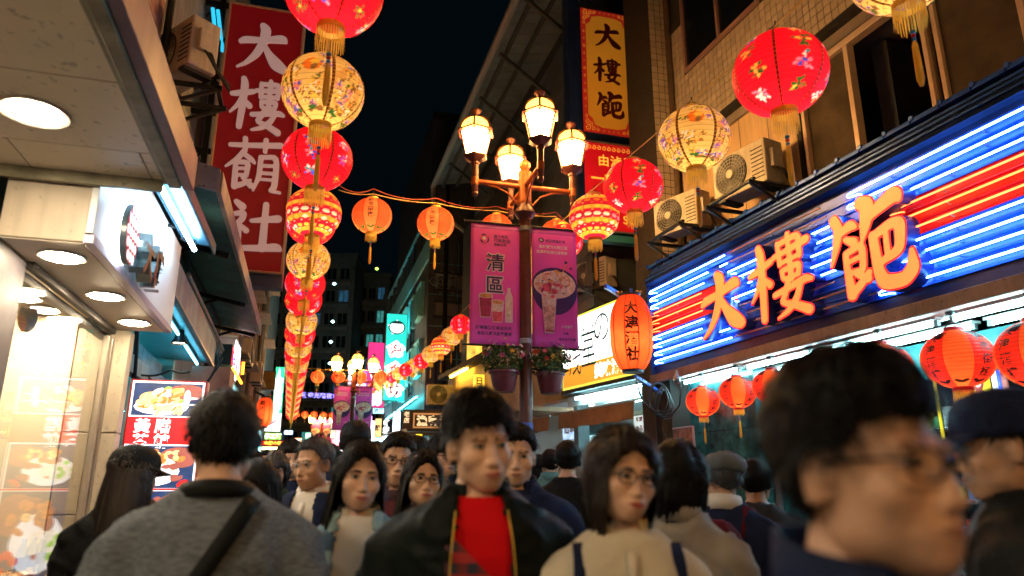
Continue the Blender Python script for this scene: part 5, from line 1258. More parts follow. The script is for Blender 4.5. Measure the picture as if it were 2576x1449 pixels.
for s in (-1, 1): p.flat(FPo, np.concatenate([ell(ww * .24, hh_ * .17, 9, -.6, 1.9) * (s, 1), (ell(ww * .17, hh_ * .12, 9, -.6, 1.9) * (s, 1))[::-1]]) + (cx_ + s * ww * .1, pz0 + hh_ * .5), [tuple(range(18))], -.003, 0)
poly(p, FPo, ell(ww * .12, hh_ * .06, 12) + (cx_, pz0 + hh_ * .36), -.004, 1); column(p, FPo, '牛肉', cx_, pz0 + hh_ * .3, ww * .15, -.004, 1, .03)
p.build('emblem', [M_pr, M_pw], ps)
tg = [('yellow', 2340, 1000, 2362, 1100), ]
for i, (xa, ya, xb, yb_, col) in enumerate(((2350, 930, 2374, 1110, 'poster_yellow'), (2500, 905, 2506, 1000, 'lit_white'), (2512, 915, 2520, 1000, 'lit_blue'), (2526, 905, 2531, 1000, 'lit_pink'))):
    a, z1_ = FPo.hit(xa, ya); b, z0_ = FPo.hit(xb, yb_); p = MB(); p.box(FPo, a, b, -.02, .0, z0_, z1_)
    tag(p.build('lit_strip', MATS[col]), ['yellow upright sign strip behind the large man', 'white light stick in the shop at far right', 'blue light stick in the shop at far right', 'pink light stick in the shop at far right'][i], 'light strip')
# glass front posts at the pier
for i, px in enumerate((1918, 1950)):
    x = FR.hit(px, 1300, .5)[0]; p = MB(); p.box(FR, x - .02, x + .02, .48, .52, 0, 2.85); p.build('door_post', M_alu, shop)
gb = thing('grill_basket', FR.w(FR.hit(1955, 1400, .75)[0], .75, .8), 'wire basket of red sausages on a stand by the shop door', 'basket')
xg = FR.hit(1960, 1400, .75)[0]; zg = FR.hit(1960, 1405, .75)[1]
p = MB()
for i in range(7): p.tube([FR.w(xg - .2 + i * .07, .6, zg - .08), FR.w(xg - .13 + i * .07, .6, zg + .02)], .005, 4); p.tube([FR.w(xg - .13 + i * .07, .6, zg - .08), FR.w(xg - .2 + i * .07, .6, zg + .02)], .005, 4)
for z in (zg - .08, zg + .02): p.tube([FR.w(xg - .22, .6, z), FR.w(xg + .32, .6, z), FR.w(xg + .32, .95, z), FR.w(xg - .22, .95, z), FR.w(xg - .22, .6, z)], .008, 5)
p.box(FR, xg - .22, xg + .32, .6, .95, zg - .09, zg - .082); p.build('wire_frame', M_steel, gb)
p = MB(); p.box(FR, xg - .2, xg + .3, .62, .93, .0, zg - .095); p.build('stand', M_dark, gb)
for i in range(6):
    p = MB(); p.tube([FR.w(xg - .15 + i * .07, .64, zg + .03), FR.w(xg - .15 + i * .07, .72, zg + .045), FR.w(xg - .15 + i * .07, .88, zg + .03)], [.016, .022, .016], 8); tag(p.build('sausage', mat('sausage_red', (.55, .09, .04), .35), smooth='all'), f'red sausage, {ORD[i] if i else "first"} from the left in the wire basket', 'sausage', 'sausages in the wire basket')
# red lanterns under the soffit
GS = 'red lettered lanterns under the blue fascia'
so = [(1768, 1010, 84), (1855, 987, 91), (1943, 972, 98), (2043, 952, 112), (2220, 925, 140), (2410, 903, 168), (2618, 890, 200)]
base = None; shape = ['first from the far end', 'second from the far end', 'third from the far end', 'fourth from the far end', 'fifth, behind the tall man hair', 'sixth, large beside the yellow poster', 'seventh, cut by the right edge']
for i, (px, py, w) in enumerate(so):
    hx_, hz_ = FR.hit(px, py, .13); p = FR.w(hx_, .13, hz_); sc_ = w * np.dot(p - CAM, FW) / FPX / .54
    if base is None:
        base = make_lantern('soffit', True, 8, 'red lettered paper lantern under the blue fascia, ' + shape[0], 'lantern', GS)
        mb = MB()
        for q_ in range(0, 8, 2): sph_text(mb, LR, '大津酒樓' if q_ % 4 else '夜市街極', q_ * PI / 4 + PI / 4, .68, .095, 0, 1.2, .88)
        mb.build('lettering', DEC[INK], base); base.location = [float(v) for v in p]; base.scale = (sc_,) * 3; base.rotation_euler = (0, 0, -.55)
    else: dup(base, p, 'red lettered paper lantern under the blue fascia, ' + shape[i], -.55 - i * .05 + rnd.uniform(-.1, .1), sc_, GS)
    h = MB(); tz = p[2] + .26; h.tube([p + (0, 0, .32 * sc_), p + (.01, .01, (2.90 - p[2]) * .6 + .1), (p[0], p[1], 2.895)], .006, 5); h.lathe((p[0], p[1], 2.87), [(.001, -.01), (.035, .0), (.04, .02), (.001, .028)], 10)
    tag(h.build('hanging_hook', M_dark), 'hook and wire of the soffit lantern ' + shape[i].replace(', behind the tall man hair', '').replace(', large beside the yellow poster', '').replace(', cut by the right edge', ''), 'hook', 'hooks of the soffit lanterns')
# ------------------------------------------------------------------ tiled building above the fascia
FB = Frame(FR.w(0, .42, 0), FR.x)
rb = thing('tiled_building', FB.w(3, 1, 4), 'buff tiled building above the blue fascia with sliding windows and air conditioners', 'building')
MT_W, MT_H = .105, .115
M_tile = [mat('tile_buff', (.50, .41, .33), .32, var=.1, vs=9), mat('tile_buff_pale', (.54, .45, .36), .32, var=.1, vs=9), mat('tile_buff_dark', (.44, .36, .29), .32, var=.1, vs=9)]
M_wallp = mat('wall_panel_ochre', (.58, .40, .23), .55, 0, var=.12, vs=3, streak=.2); M_lint = mat('lintel_grey', (.22, .18, .16), .6, 0, var=.2, vs=4, spots=.4)
xc, _ = FB.hit(1690, 150); zl = zh + .05
# level lines: window band between the fascia and the dark ledge
zled0 = FB.hit(1960, 180)[1]; zled0 = np.mean([FB.hit(1850, 262)[1], FB.hit(2200, 30)[1]]); 
zw0 = FB.hit(2350, 345)[1]; zw0 = zl + .02; zw1 = zled0 - .10
xw0, xw1 = FB.hit(2010, 300)[0], xe + .6
p = MB(); p.box(FB, xc, xe + .6, 0, 1.2, zled0 + .02, 13); p.box(FB, xc, xw0, 0, 1.2, 2.9, zled0 + .02); p.box(FB, xw0, xe + .6, 2.2, 2.3, 2.9, zled0 + .02); p.box(FB, xw0, xe + .6, 0, 2.2, 2.9, zw0 - .05); p.build('wall', mat('grout_dark', (.035, .03, .026), .8, var=.2, vs=8), rb)
p = MB(); p.box(FB, xc + .1, xe + .6, -.14, 0.0, zled0 - .03, zled0 + .05); p.build('ledge', M_dark, rb, bevel=.004)
p = MB(); p.box(FB, xc + .1, xe + .6, -.05, 2.2, zled0 - .16, zled0 - .032); p.build('lintel', M_lint, rb)
upz = FB.hit(1850, 78)[1]
uw = (FB.hit(1722, 60)[0], FB.hit(1905, 20)[0], FB.hit(1800, 105)[1], 12.5)
tile_wall(rb, FB, xc + .02, 5.2, zled0 + .055, 8.6, MT_W, MT_H, M_tile, skip=[(uw[0] - .06, uw[1] + .06, uw[2] - .05, 13)], near=(2.8, zled0), nmax=300, stag=0, gap=.014)
p = MB(); p.box(FB, uw[0], uw[1], -.004, .02, uw[2], 9); p.build('window_pane', MATS['pane_dark'], rb)
for a in (uw[0] - .05, (uw[0] + uw[1]) / 2 - .02, uw[1]):
    p = MB(); p.box(FB, a, a + .05, -.04, .03, uw[2], 9); p.build('window_frame', MATS['frame_mauve'], rb)
p = MB(); p.box(FB, uw[0] - .05, uw[1] + .05, -.045, .03, uw[2] - .05, uw[2]); p.build('window_frame', MATS['frame_mauve'], rb)
p = MB(); p.box(FB, xc + .1, xw0 - .06, -.012, 0, zl, zled0 - .165); p.build('wall_panel', M_wallp, rb)
for x in np.arange(xc + .4, xw0 - .2, .55):
    p = MB(); p.box(FB, x, x + .012, -.018, -.0125, zl, zled0 - .17); p.build('panel_joint', M_lint, rb)
M_wf = mat('window_frame_buff', (.72, .54, .42), .4, .3, var=.1, vs=6)
for z0_, z1_ in ((zw0 - .05, zw0 + .02), (zled0 - .24, zled0 - .165)):
    p = MB(); p.box(FB, xw0 - .05, xe + .6, -.03, .08, z0_, z1_); p.build('window_rail', M_wf, rb, bevel=.004)
mull = [(2010, .0, .05), (2128, .0, .055), (2165, .03, .04), (2322, .0, .05), (2362, .0, .05), (2568, .0, .05)]
xs = []
for px, yo, ww in ((2012, 0, .05), (2140, 0, .06), (2345, 0, .045), (2375, .02, .045), (2580, 0, .05)):
    x = FB.hit(px, 200 if px < 2500 else 60)[0]; xs.append(x); p = MB(); p.box(FB, x - ww / 2, x + ww / 2, -.028 + yo, .07 + yo, zw0 + .021, zled0 - .241); p.build('window_mullion', M_wf, rb, bevel=.003)
M_paned = mat('pane_smoked', (.09, .07, .05), .12, 0, var=.3, vs=3, spots=.2)
for a, b in ((xs[0], xs[1]), (xs[3], xs[4]), (xs[4], xs[4] + 1.4)):
    p = MB(); p.box(FB, a + .03, b - .03, .03, .04, zw0 + .02, zled0 - .24); p.build('window_pane', M_paned, rb)
M_room = mat('dark_room', (.03, .04, .06), .7, 0, var=.3, vs=2)
p = MB(); p.box(FB, xw0, xe + .6, .08, 2.2, zled0 - .20, zled0 - .17); p.build('room_ceiling', mat('room_ceiling_dark', (.10, .10, .13), .7), rb)
p = MB(); p.box(FB, xs[1] + .05, xs[1] + .25, .3, 2.1, zw0, zled0 - .25); p.build('partition', M_room, rb)
for i, (px, m, hgt) in enumerate(((2240, 'pack_red', .13), (2290, 'pot_maroon', .17))):
    x, z = FB.hit(px, 325, .06); x0_ = x; z = zw0 - .03; c = FB.w(x0_, .12, z); t = thing('brush_pot', c, ['red cup of brushes on the open window ledge', 'dark cup of brushes on the open window ledge'][i], 'cup', 'cups on the window ledge')
    p = MB(); p.lathe(c, [(.001, 0), (.05, .001), (.06, hgt), (.05, hgt), (.045, .02)], 14); p.build('cup', mat('cup_brown', (.16, .05, .03), .4) if i == 0 else mat('cup_violet', (.10, .08, .16), .4), t, smooth=True)
    for k in range(4):
        p = MB(); a = k * 1.6; p.tube([c + (0, 0, .03), c + (.05 * math.cos(a), .05 * math.sin(a), hgt + .09)], .005, 5); p.build('brush', M_steel if k % 2 else M_wbrn, t)
# air conditioners over the fascia
for i, (px, py, w_) in enumerate(((1893, 545, 0), (1725, 610, 0))):
    x, z = FB.hit(px, [497, 592][i], -.36); c = FB.w(x, -.40, z + .0)
    o = dup(ac0, c, ['large air conditioner over the blue fascia, the right one of two', 'large air conditioner over the blue fascia, the left one of two'][i], math.atan2(FR.x[1], FR.x[0]) + [.18, .3][i], [1.04, .98][i])
    bracket(Frame(FB.w(x, -.02, 0), FB.x), -.42, .42, .72, z - .02, ['iron bracket under the right air conditioner over the fascia', 'iron bracket under the left air conditioner over the fascia'][i])
o = dup(ac0, at(1497, 735, 12.6), 'small air conditioner left of the blue fascia behind the right banner', -1.15, 1.0); bracket(Frame(at(1530, 735, 12.8) * (1, 1, 0), (0, -1, 0)), -.45, .45, .75, at(1497, 735, 12.6)[2] - .02, 'iron bracket under the small air conditioner behind the banner')
p = MB(); p.tube([FB.w(xc + .02, -.06, 2.9), FB.w(xc + .02, -.06, 12)], .05, 8); p.build('drain_pipe', M_wbrn, rb, smooth=True)
# projecting pier beyond the corner, tiled, facing the camera
pr = FB.w(xc, 0, 0)
FPr = Frame((pr[0] - .36, pr[1] + .03, 0), (1, 0, 0))
pier = thing('tiled_pier', FPr.w(.3, 0, 0), 'narrow tiled pier standing out beside the yellow hanging sign', 'wall')
p = MB(); p.box(FPr, 0.004, .50, .012, .9, 0, 13); p.build('core', MATS['grout_dark'], pier)
tile_wall(pier, FPr, 0, .46, 3.2, 9.5, MT_W, MT_H, M_tile, near=(.3, 5), nmax=280, stag=0, gap=.014)
# ------------------------------------------------------------------ yellow and red hanging signs
ys2 = 10.2; FY = Frame((0, ys2, 0), (1, -.0, 0))
yx0, yz1 = FY.hit(1452, 15); yx1, _ = FY.hit(1598, 200); yx0 = FY.hit(1462, 180)[0]; _, yz0 = FY.hit(1540, 342)
ysn = thing('hanging_sign', FY.w((yx0 + yx1) / 2, 0, yz0), 'yellow hanging sign with red patterned border and three dark red characters', 'sign')
E_yel = emit('sign_yellow', (.62, .24, .015), .24, .22, .7); E_yred = emit('sign_border_red', (.5, .02, .012), .2, .2, 1); M_ych = mat('char_dark_red', (.10, .006, .006), .5)
p = MB(); p.box(FY, yx0, yx1, .004, .30, yz0, yz1); p.box(FY, yx0 - .22, yx0 - .004, .02, .30, yz0 - .3, yz1 + .5); p.build('case', M_bluedk, ysn)
p = MB(); p.quad(FY, yx0 + .015, yx1 - .015, yz0 + .015, yz1 - .015, 0); p.build('border', E_yred, ysn)
W_, H_ = yx1 - yx0, yz1 - yz0; bx, bz = .11, .13; cxy, czy = (yx0 + yx1) / 2, (yz0 + yz1) / 2
pts = []
for sx_, sz_ in ((1, 1), (-1, 1), (-1, -1), (1, -1)):
    c = [(W_ / 2 - bx, H_ / 2 - bz - .22), (W_ / 2 - bx - .08, H_ / 2 - bz - .16), (W_ / 2 - bx - .12, H_ / 2 - bz - .04), (W_ / 2 - bx - .26, H_ / 2 - bz)]
    if sx_ * sz_ < 0: c = c[::-1]
    pts += [(sx_ * a, sz_ * b) for a, b in c]
p = MB(); poly(p, FY, np.array(pts) + (cxy, czy), -.003, 0); p.build('yellow_field', E_yel, ysn)
p = MB()
for nm, px, py in (('da', 1527, 92), ('lou', 1528, 178), ('jie', 1536, 265)):
    x, z = FY.hit(px, py); v, f, L = brush(nm, .02); p.flat(FY, v - .5, f, -.008, 0, .42, .44, x, z)
    q2 = MB(); q2.flat(FY, v - .5, f, -.008, 0, .50, .47, x, z); q2.build('character', M_ych, ysn)
q = random.Random(4); p = MB(); E_gold = emit('sign_gold_print', (.9, .40, .03), .32)
def scroll(m, F, x, z, s, y):
    a = np.linspace(0, 2 * PI * 1.3, 14); r = s * (.25 + a / 8.2)
    o = np.stack([x + r * np.cos(a), z + r * np.sin(a)], 1); i_ = np.stack([x + (r - s * .22) * np.cos(a), z + (r - s * .22) * np.sin(a)], 1); v = np.concatenate([o, i_]); k = len(a)
    m.flat(F, v, [(j, j + 1, k + j + 1, k + j) for j in range(k - 1)], y, 0)
for sx_ in (-1, 1):
    for sz_ in (-1, 1):
        for a, b, s in ((W_ / 2 - .09, H_ / 2 - .10, .055), (W_ / 2 - .19, H_ / 2 - .09, .04), (W_ / 2 - .08, H_ / 2 - .22, .045), (W_ / 2 - .15, H_ / 2 - .17, .04), (W_ / 2 - .27, H_ / 2 - .08, .03), (W_ / 2 - .07, H_ / 2 - .32, .03)): scroll(p, FY, cxy + sx_ * a, czy + sz_ * b, s, -.006)
for i in range(11):
    for sx_ in (-1, 1): scroll(p, FY, cxy + sx_ * (W_ / 2 - .06), czy - .75 + i * .15, .018 + .006 * (i % 3), -.006)
for i in range(6):
    for sz_ in (-1, 1): scroll(p, FY, cxy - .22 + i * .09, czy + sz_ * (H_ / 2 - .065), .016, -.006)
p.build('scroll_pattern', E_gold, ysn)
rz1 = FY.hit(1545, 362)[1]; rz0 = FY.hit(1560, 588)[1]
rs = thing('hanging_sign', FY.w(cxy, 0, rz0), 'red hanging sign with gold characters below the yellow one', 'sign')
p = MB(); p.box(FY, yx0, yx1 + .04, .004, .30, rz0, rz1); p.build('case', M_bluedk, rs)
p = MB(); p.box(FY, yx0 + .0, yx1 + .04, -.03, .0035, rz1 - .03, rz1); p.box(FY, yx0, yx1 + .04, -.03, .0035, rz0, rz0 + .03); p.box(FY, yx1 + .01, yx1 + .04, -.03, .0035, rz0 + .031, rz1 - .031); p.build('frame', M_steel, rs)
p = MB(); p.quad(FY, yx0 + .01, yx1 + .01, rz0 + .03, rz1 - .03, 0); p.build('panel', emit('sign_red_b', (.62, .006, .012), .33, .2, 1), rs)
p = MB(); E_g2 = emit('sign_gold', (1.0, .5, .05), .6)
for i in range(10): scroll(p, FY, yx0 + .1 + i * .09, rz1 - .12, .04, -.005)
row(p, FY, '由滷', yx0 + .25, rz1 - .34, .22, -.005, 0, .02); row(p, FY, '一言定味', yx0 + .12, rz1 - .68, .24, -.005, 0, .03)
for ch, dx in (('S', .72), ('O', .86)): v, f, _ = glyph(ch, .01); p.flat(FY, v, f, -.005, 0, .2, .2, yx0 + dx, rz0 + .25)
p.build('lettering', E_g2, rs)
p = MB(); p.box(FY, yx0 - .1, yx1 + .3, .03, .2, rz0 - .14, rz0 - .02); tag(p.build('sign_gutter', mat('gutter_cyan', (.05, .3, .38), .4, .3)), 'turquoise steel beam along the foot of the red hanging sign', 'beam')
p = MB(); xl = yx1 + .28
for x in (yx1 + .06, xl): p.beam((x, ys2 + .15, 3.2), (x, ys2 + .15, 9.5), .06, .06)
for z in np.arange(3.5, 9.4, .42): p.beam((yx1 + .02, ys2 + .15, z), (xl + .02, ys2 + .15, z), .04, .04); p.beam((yx1 + .06, ys2 + .15, z), (xl, ys2 + .15, z + .42), .025, .025)
tag(p.build('steel_frame', M_black), 'black steel lattice beside the yellow and red hanging signs', 'steel frame')
# ------------------------------------------------------------------ white lit sign and the shop beneath
pA, pB = at_z(1416, 984, 3.12), at_z(1642, 932, 3.12)
FWt = Frame((pA[0], pA[1], 0), (pB - pA) * (1, 1, 0)); wl_ = np.linalg.norm((pB - pA)[:2])
wz1 = FWt.hit(1450, 803)[1]; wz1 = np.mean([FWt.hit(1425, 812)[1], FWt.hit(1560, 742)[1]])
ws = thing('lit_shop_sign', FWt.w(wl_ / 2, 0, 3.12), 'large white lit shop sign with teal brush lettering and orange band', 'shop sign')
p = MB(); p.box(FWt, 0, wl_, .004, .30, 3.12, wz1); p.build('case', mat('case_dark', (.04, .05, .06), .5), ws)
p = MB(); p.box(FWt, -.02, wl_ + .02, -.02, .32, 3.05, 3.117); p.build('lower_edge', M_dark, ws)
p = MB(); p.quad(FWt, 0.0, wl_, 3.12, wz1, 0); p.build('lit_border', emit('lit_lemon', (.85, .85, .10), .8), ws)
zo = 3.12 + (wz1 - 3.12) * .30
p = MB(); p.quad(FWt, .03, wl_ - .02, zo, wz1 - .04, -.004); p.build('lit_face', emit('lit_white_warm', (1.0, .98, .90), 2.6), ws)
p = MB(); p.quad(FWt, .03, wl_ - .02, 3.16, zo - .005, -.004); p.build('orange_band', emit('lit_orange', (1.0, .36, .03), .75, .15, 2), ws)
M_tealch = mat('char_teal', (.0, .16, .24), .5)
for ch, px, py, sz in (('浅', 1447, 900, .52), ('堂', 1481, 868, .60), ('の', 1514, 822, .62)):
    x, z = FWt.hit(px, py); v, f, _ = glyph(ch, -.004); p = MB(); p.flat(FWt, v, f, -.009, 0, sz * .92, sz * (1.35 if ch != 'の' else 1.05), x, z); p.build('character', M_tealch, ws)
p = MB(); row(p, FWt, '美味湯圓冰品', FWt.hit(1497, 945)[0], 3.16 + (zo - 3.16) * .5, .26, -.009, 0, .05, 1.0); p.build('small_lettering', MATS['lit_white'], ws)
# tall oval lantern
def tall_lantern(c, R, h, txt, label, pw, rz=0.0):
    t = thing('tall_lantern', (0, 0, 0), label, 'lantern'); n = 30; prof = []
    for i in range(n * 3 + 1):
        s = i / (n * 3) * 2 - 1; prof.append((R * (1 - abs(s) ** 3.2 * .52) * (1 + .010 * (abs(math.sin(i / 3 * PI)) - .5)), s * h / 2))
    m = MB(); m.lathe((0, 0, 0), prof, 40, cap=False); m.build('shade', P_orange, t, smooth='all')
    rad = lambda z: R * (1 - abs(2 * z / h) ** 3.2 * .52) + .004
    for k in range(10):
        b = MB(); a = PI / 10 + k * PI / 5; V = []
        zs = np.linspace(-h * .49, h * .49, 14)
        for z in zs:
            for s in (-.007, .007): V.append((rad(z) * math.sin(a + s / R), -rad(z) * math.cos(a + s / R), z))
        b.add(V, [(2 * i, 2 * i + 1, 2 * i + 3, 2 * i + 2) for i in range(13)]); b.build('rib_band', P_bandred, t)
    tx = MB(); sz = h * .80 / len(txt)
    for side in (0, PI):
        for i, ch in enumerate(txt):
            v, f, _ = glyph(ch, .03); z = h * .36 - sz * (i + .35) + v[:, 1] * sz * .88; an = side + v[:, 0] * sz * .88 / R; r = np.array([rad(q) for q in z])
            tx.add(np.stack([r * np.sin(an), -r * np.cos(an), z], 1), f)
    tx.build('lettering', DEC[INK], t)
    for z, nm in ((h / 2, 'top_cap'), (-h / 2, 'bottom_cap')):
        m = MB(); r0 = R * .5; m.lathe((0, 0, z), [(.01, -.02), (r0, -.02), (r0 * 1.02, .03), (.01, .035)], 20); m.build(nm, mat('cap_navy', (.02, .02, .05), .4), t, smooth=True)
    for s in (-1, 1):
        m = MB(); q = random.Random(3)
        for k in range(8): m.lathe((s * R * .45 + q.uniform(-.03, .03), q.uniform(-.05, .05), h / 2 + .02 + q.uniform(0, .05)), [(.001, -.02), (.022, 0), (.001, .02)], 6)
        m.build('gilt_ornament', M_gold, t)
    lantern_light(t, -h * .12, pw, (1, .72, .42)); t.location = [float(v) for v in c]; t.rotation_euler = (0, 0, rz); return t
tall_lantern(at(1588, 838, 8.9), .265, .96, '大津酒社', 'tall oval orange lantern with four dark characters beside the blue fascia', 8.5, -.42)
p = MB(); c = at(1588, 735, 8.9); e = FR.w(xA - .05, .1, c[2] + .02); p.beam(c + (-.35, 0, .05), e + (.0, 0, .03), .04, .05); p.beam(c, c + (0, 0, .05), .03, .03); p.beam(c + (0, 0, -1.06), e + (0, 0, -1.09), .04, .04); tag(p.build('lantern_bracket', M_trimb), 'blue steel bracket carrying the tall oval lantern', 'bracket')
# shop under the white sign
FS2 = Frame(FWt.w(0, .30, 0), FWt.x)
s3 = thing('dessert_shop', FS2.w(1, .5, 0), 'white lit dessert shop under the white sign with brown awnings', 'shop')
M_whi = mat('shop_white', (.70, .74, .74), .4, 0, var=.04, vs=3)
p = MB(); p.box(FS2, -6.5, wl_ + .1, 2.6, 2.7, 0, 3.1); p.box(FS2, wl_ + .1, wl_ + .2, .3, 2.6, 0, 3.1); p.box(FS2, -6.6, -6.5, .2, 2.6, 0, 3.1); p.build('inner_wall', M_whi, s3)
p = MB(); p.box(FS2, -6.5, wl_ + .1, .02, 2.6, 2.98, 3.04); p.build('soffit', M_whi, s3)
for i, x in enumerate((-5, -3.2, -1.5, .2, 1.6)):
    t = thing('strip_light', FS2.w(x, .9, 2.95), f'ceiling tube of the dessert shop, {ORD[i] if i else "farthest"} from its far end', 'strip light', 'ceiling tubes of the dessert shop'); p = MB(); p.tube([FS2.w(x - .6, .9, 2.945), FS2.w(x + .6, .9, 2.945)], .018, 8); p.build('tube', E_fl if i > 2 else emit('tube_warmwhite', (1, .95, .85), 50), t); p = MB(); p.box(FS2, x - .62, x + .62, .86, .94, 2.96, 2.978); p.build('holder', M_white, t)
for xx, nm in ((-.12, 'post'), (wl_ - .25, 'post')):
    p = MB(); p.box(FS2, xx, xx + .16, -.02, .22, 0, 2.98); p.build(nm, mat('post_grey', (.24, .28, .30), .5, 0, var=.2, streak=.3), s3, bevel=.006)
p = MB(); p.box(FS2, -.3, wl_ - .06, -.03, .0, 2.86, 3.045); p.build('fascia_board', M_whi, s3)
t = thing('strip_light', FS2.w(1, -.16, 2.97), 'cool tube added to brighten the board between the white lit sign and the brown awning', 'strip light'); p = MB(); p.tube([FS2.w(.2, -.15, 2.965), FS2.w(wl_ - .5, -.15, 2.965)], .016, 7); p.build('tube', E_fl, t); p = MB(); p.box(FS2, .18, wl_ - .48, -.18, -.12, 2.99, 3.02); p.build('holder', M_white, t)  # tube added to brighten the board above the awning
M_can = mat('canvas_brown', (.26, .15, .075), .7, 0, var=.2, vs=5, bump=.25, bs=16)
for i, (xa, xb) in enumerate(((-2.5, -.25), (.10, wl_ - .30))):
    z1_, z0_, zv = 2.82, 2.68, 2.42; t = thing('cloth_awning', FS2.w((xa + xb) / 2, -.3, z0_), ['brown canvas awning farther along behind the near lamp post', 'brown canvas awning under the white lit sign'][i], 'awning', 'brown awnings of the dessert shop')
    p = MB(); n = 18; X = np.linspace(xa, xb, n); V = []
    for x in X: V += [FS2.w(x, .10, z1_), FS2.w(x, -.45, z0_)]
    p.add(V, [(2 * i_, 2 * i_ + 1, 2 * i_ + 3, 2 * i_ + 2) for i_ in range(n - 1)]); p.build('top', M_can, t, smooth=True)
    p = MB(); V = []
    for k, x in enumerate(X): V += [FS2.w(x, -.452, z0_), FS2.w(x, -.46 + .02 * math.sin(k * 2.1), zv + .01 * math.sin(k * 1.3))]
    p.add(V, [(2 * i_, 2 * i_ + 1, 2 * i_ + 3, 2 * i_ + 2) for i_ in range(n - 1)]); p.build('valance', M_can, t, smooth=True)
    p = MB(); p.tube([FS2.w(xa, -.44, z0_ + .012), FS2.w(xb, -.44, z0_ + .012)], .018, 7); p.build('front_bar', M_steel, t)
p = MB(); a0 = FS2.hit(1357, 1100, 1.2); a1 = FS2.hit(1373, 1100, 1.2); p.box(FS2, a0[0], a1[0], 1.2, 1.4, 0, 2.95); p.build('red_column', mat('column_red', (.55, .02, .02), .4), s3)
# door leaf, posters
M_frost = emit('frosted_cyan', (.50, .90, .97), 1.0, .2, 2)
xd0, xd1 = FS2.hit(1452, 1150, .35)[0], FS2.hit(1580, 1150, .35)[0]
for k in range(2):
    xa = xd0 + (xd1 - xd0) * k / 2; xb = xd0 + (xd1 - xd0) * (k + 1) / 2; p = MB(); p.box(FS2, xa + .03, xb - .03, .34, .36, .1, 2.35); p.build('door_panel', M_frost, s3)
    p = MB(); p.box(FS2, xa, xa + .03, .32, .38, 0, 2.4); p.box(FS2, xb - .03, xb, .32, .38, 0, 2.4); p.box(FS2, xa + .03, xb - .03, .322, .378, 2.35, 2.4); p.build('door_frame', M_teal, s3)
FPt = Frame(FS2.w(0, .24, 0), FS2.x)
def notice(F, px0, py0, px1, py1, col, txt, label, tm):
    (a, zt_), (b, zb_) = F.hit(px0, py0), F.hit(px1, py1); zt_ = F.hit((px0 + px1) / 2, py0)[1]; zb_ = F.hit((px0 + px1) / 2, py1)[1]
    t = thing('notice', F.w((a + b) / 2, 0, zb_), label, 'poster', 'notices on the dessert shop front'); p = MB(); p.box(F, a, b, 0, .012, zb_, zt_); p.build('sheet', col, t); p = MB(); w_, h_ = b - a, zt_ - zb_
    for r_, s in enumerate(txt):
        sz = min(h_ / len(txt) * .75, w_ / len(s) * .9); row(p, F, s, a + w_ * .06, zt_ - h_ * (r_ + .5) / len(txt), sz, -.004, 0, .03)
    p.build('lettering', tm, t)
notice(FPt, 1594, 1042, 1670, 1085, emit('paper_lit', (.9, 1, .95), .7), ('芋圓豆花', '冰品熱湯'), 'white price notice with red and teal lettering by the shop door', mat('ink_red', (.4, .02, .03), .5))
notice(FPt, 1596, 1088, 1632, 1120, emit('paper_green', (.05, .45, .16), .6), ('湯圓',), 'green notice below the white price notice', M_pw)
notice(FPt, 1634, 1086, 1672, 1112, emit('paper_yellow', (.95, .85, .05), .8), ('今日特價',), 'yellow notice right of the green one', mat('ink_orange', (.5, .2, .02), .5))
notice(FPt, 1634, 1116, 1672, 1150, emit('paper_cyan', (.4, .75, .75), .6), ('冰沙', '剉冰'), 'pale blue notice under the yellow one', mat('ink_green', (.02, .2, .1), .5))
notice(FPt, 1602, 1128, 1634, 1160, emit('paper_white2', (.8, .8, .85), .55), ('熱豆漿',), 'small white notice under the green one', mat('ink_dark', (.1, .03, .04), .5))
FB2 = Frame(FS2.w(0, .5, 0), FS2.x)
notice(FB2, 1415, 1050, 1448, 1105, emit('paper_pic', (.45, .65, .95), .8, .5, 6), ('仙草',), 'blue picture poster in the white shop behind the lamp post', mat('ink_orange2', (.7, .25, .02), .5))
notice(FB2, 1400, 1122, 1448, 1172, emit('paper_pic2', (1, .8, .5), .9, .4, 9), ('芋頭',), 'cream and red poster low in the white shop behind the lamp post', MATS['ink_red'])
# cable coil, camera, hanging banner by the pier
cbl = thing('cable_coil', at(1660, 1005, 9.3), 'coil of black cables hanging at the corner of the blue fascia', 'cable')
for k in range(5):
    p = MB(); c = at(1655 + k * 5, 1000 + k * 4, 9.3 + k * .03); r = .17 + .03 * math.sin(k * 2.2); a = np.linspace(0, 2 * PI, 26); Fk = Frame(c, (1, -.3 + .15 * k, 0)); p.tube([Fk.w(r * .75 * math.cos(q), .03 * math.sin(q * 2), r * 1.1 * math.sin(q)) for q in a], .011, 6, cap=False); p.build('cable_loop', M_wire, cbl, smooth=True)
wire('cable', [at(1600, 955, 9.3), at(1618, 1010, 9.3), at(1670, 1046, 9.3), at(1710, 1020, 9.3), at(1712, 960, 9.3)], 'black cable swinging below the tall oval lantern', .011, M_wire, .03)
wire('cable', [at(1665, 1075, 9.6), at(1690, 1120, 9.4), at(1715, 1105, 9.3)], 'thin cable between the notices and the drain pipe', .006, M_wire, .03)
c = at(1703, 958, 9.2); cm = thing('security_camera', c, 'small grey security camera hanging at the end of the blue fascia', 'camera')
p = MB(); p.lathe(c, [(.02, .14), (.025, .08), (.045, .05), (.05, .0), (.04, -.03), (.02, -.045), (.001, -.05)], 14); p.build('camera_body', M_steel, cm, smooth=True)
p = MB(); p.disc(Frame(c + (-.02, -.05, 0), (1, 0, 0)), 0, 0, .022, y=-.012, y1=.02, n=14); p.build('lens', M_black, cm)
FH = Frame(at(1690, 1100, 9.0) * (1, 1, 0), FR.x)
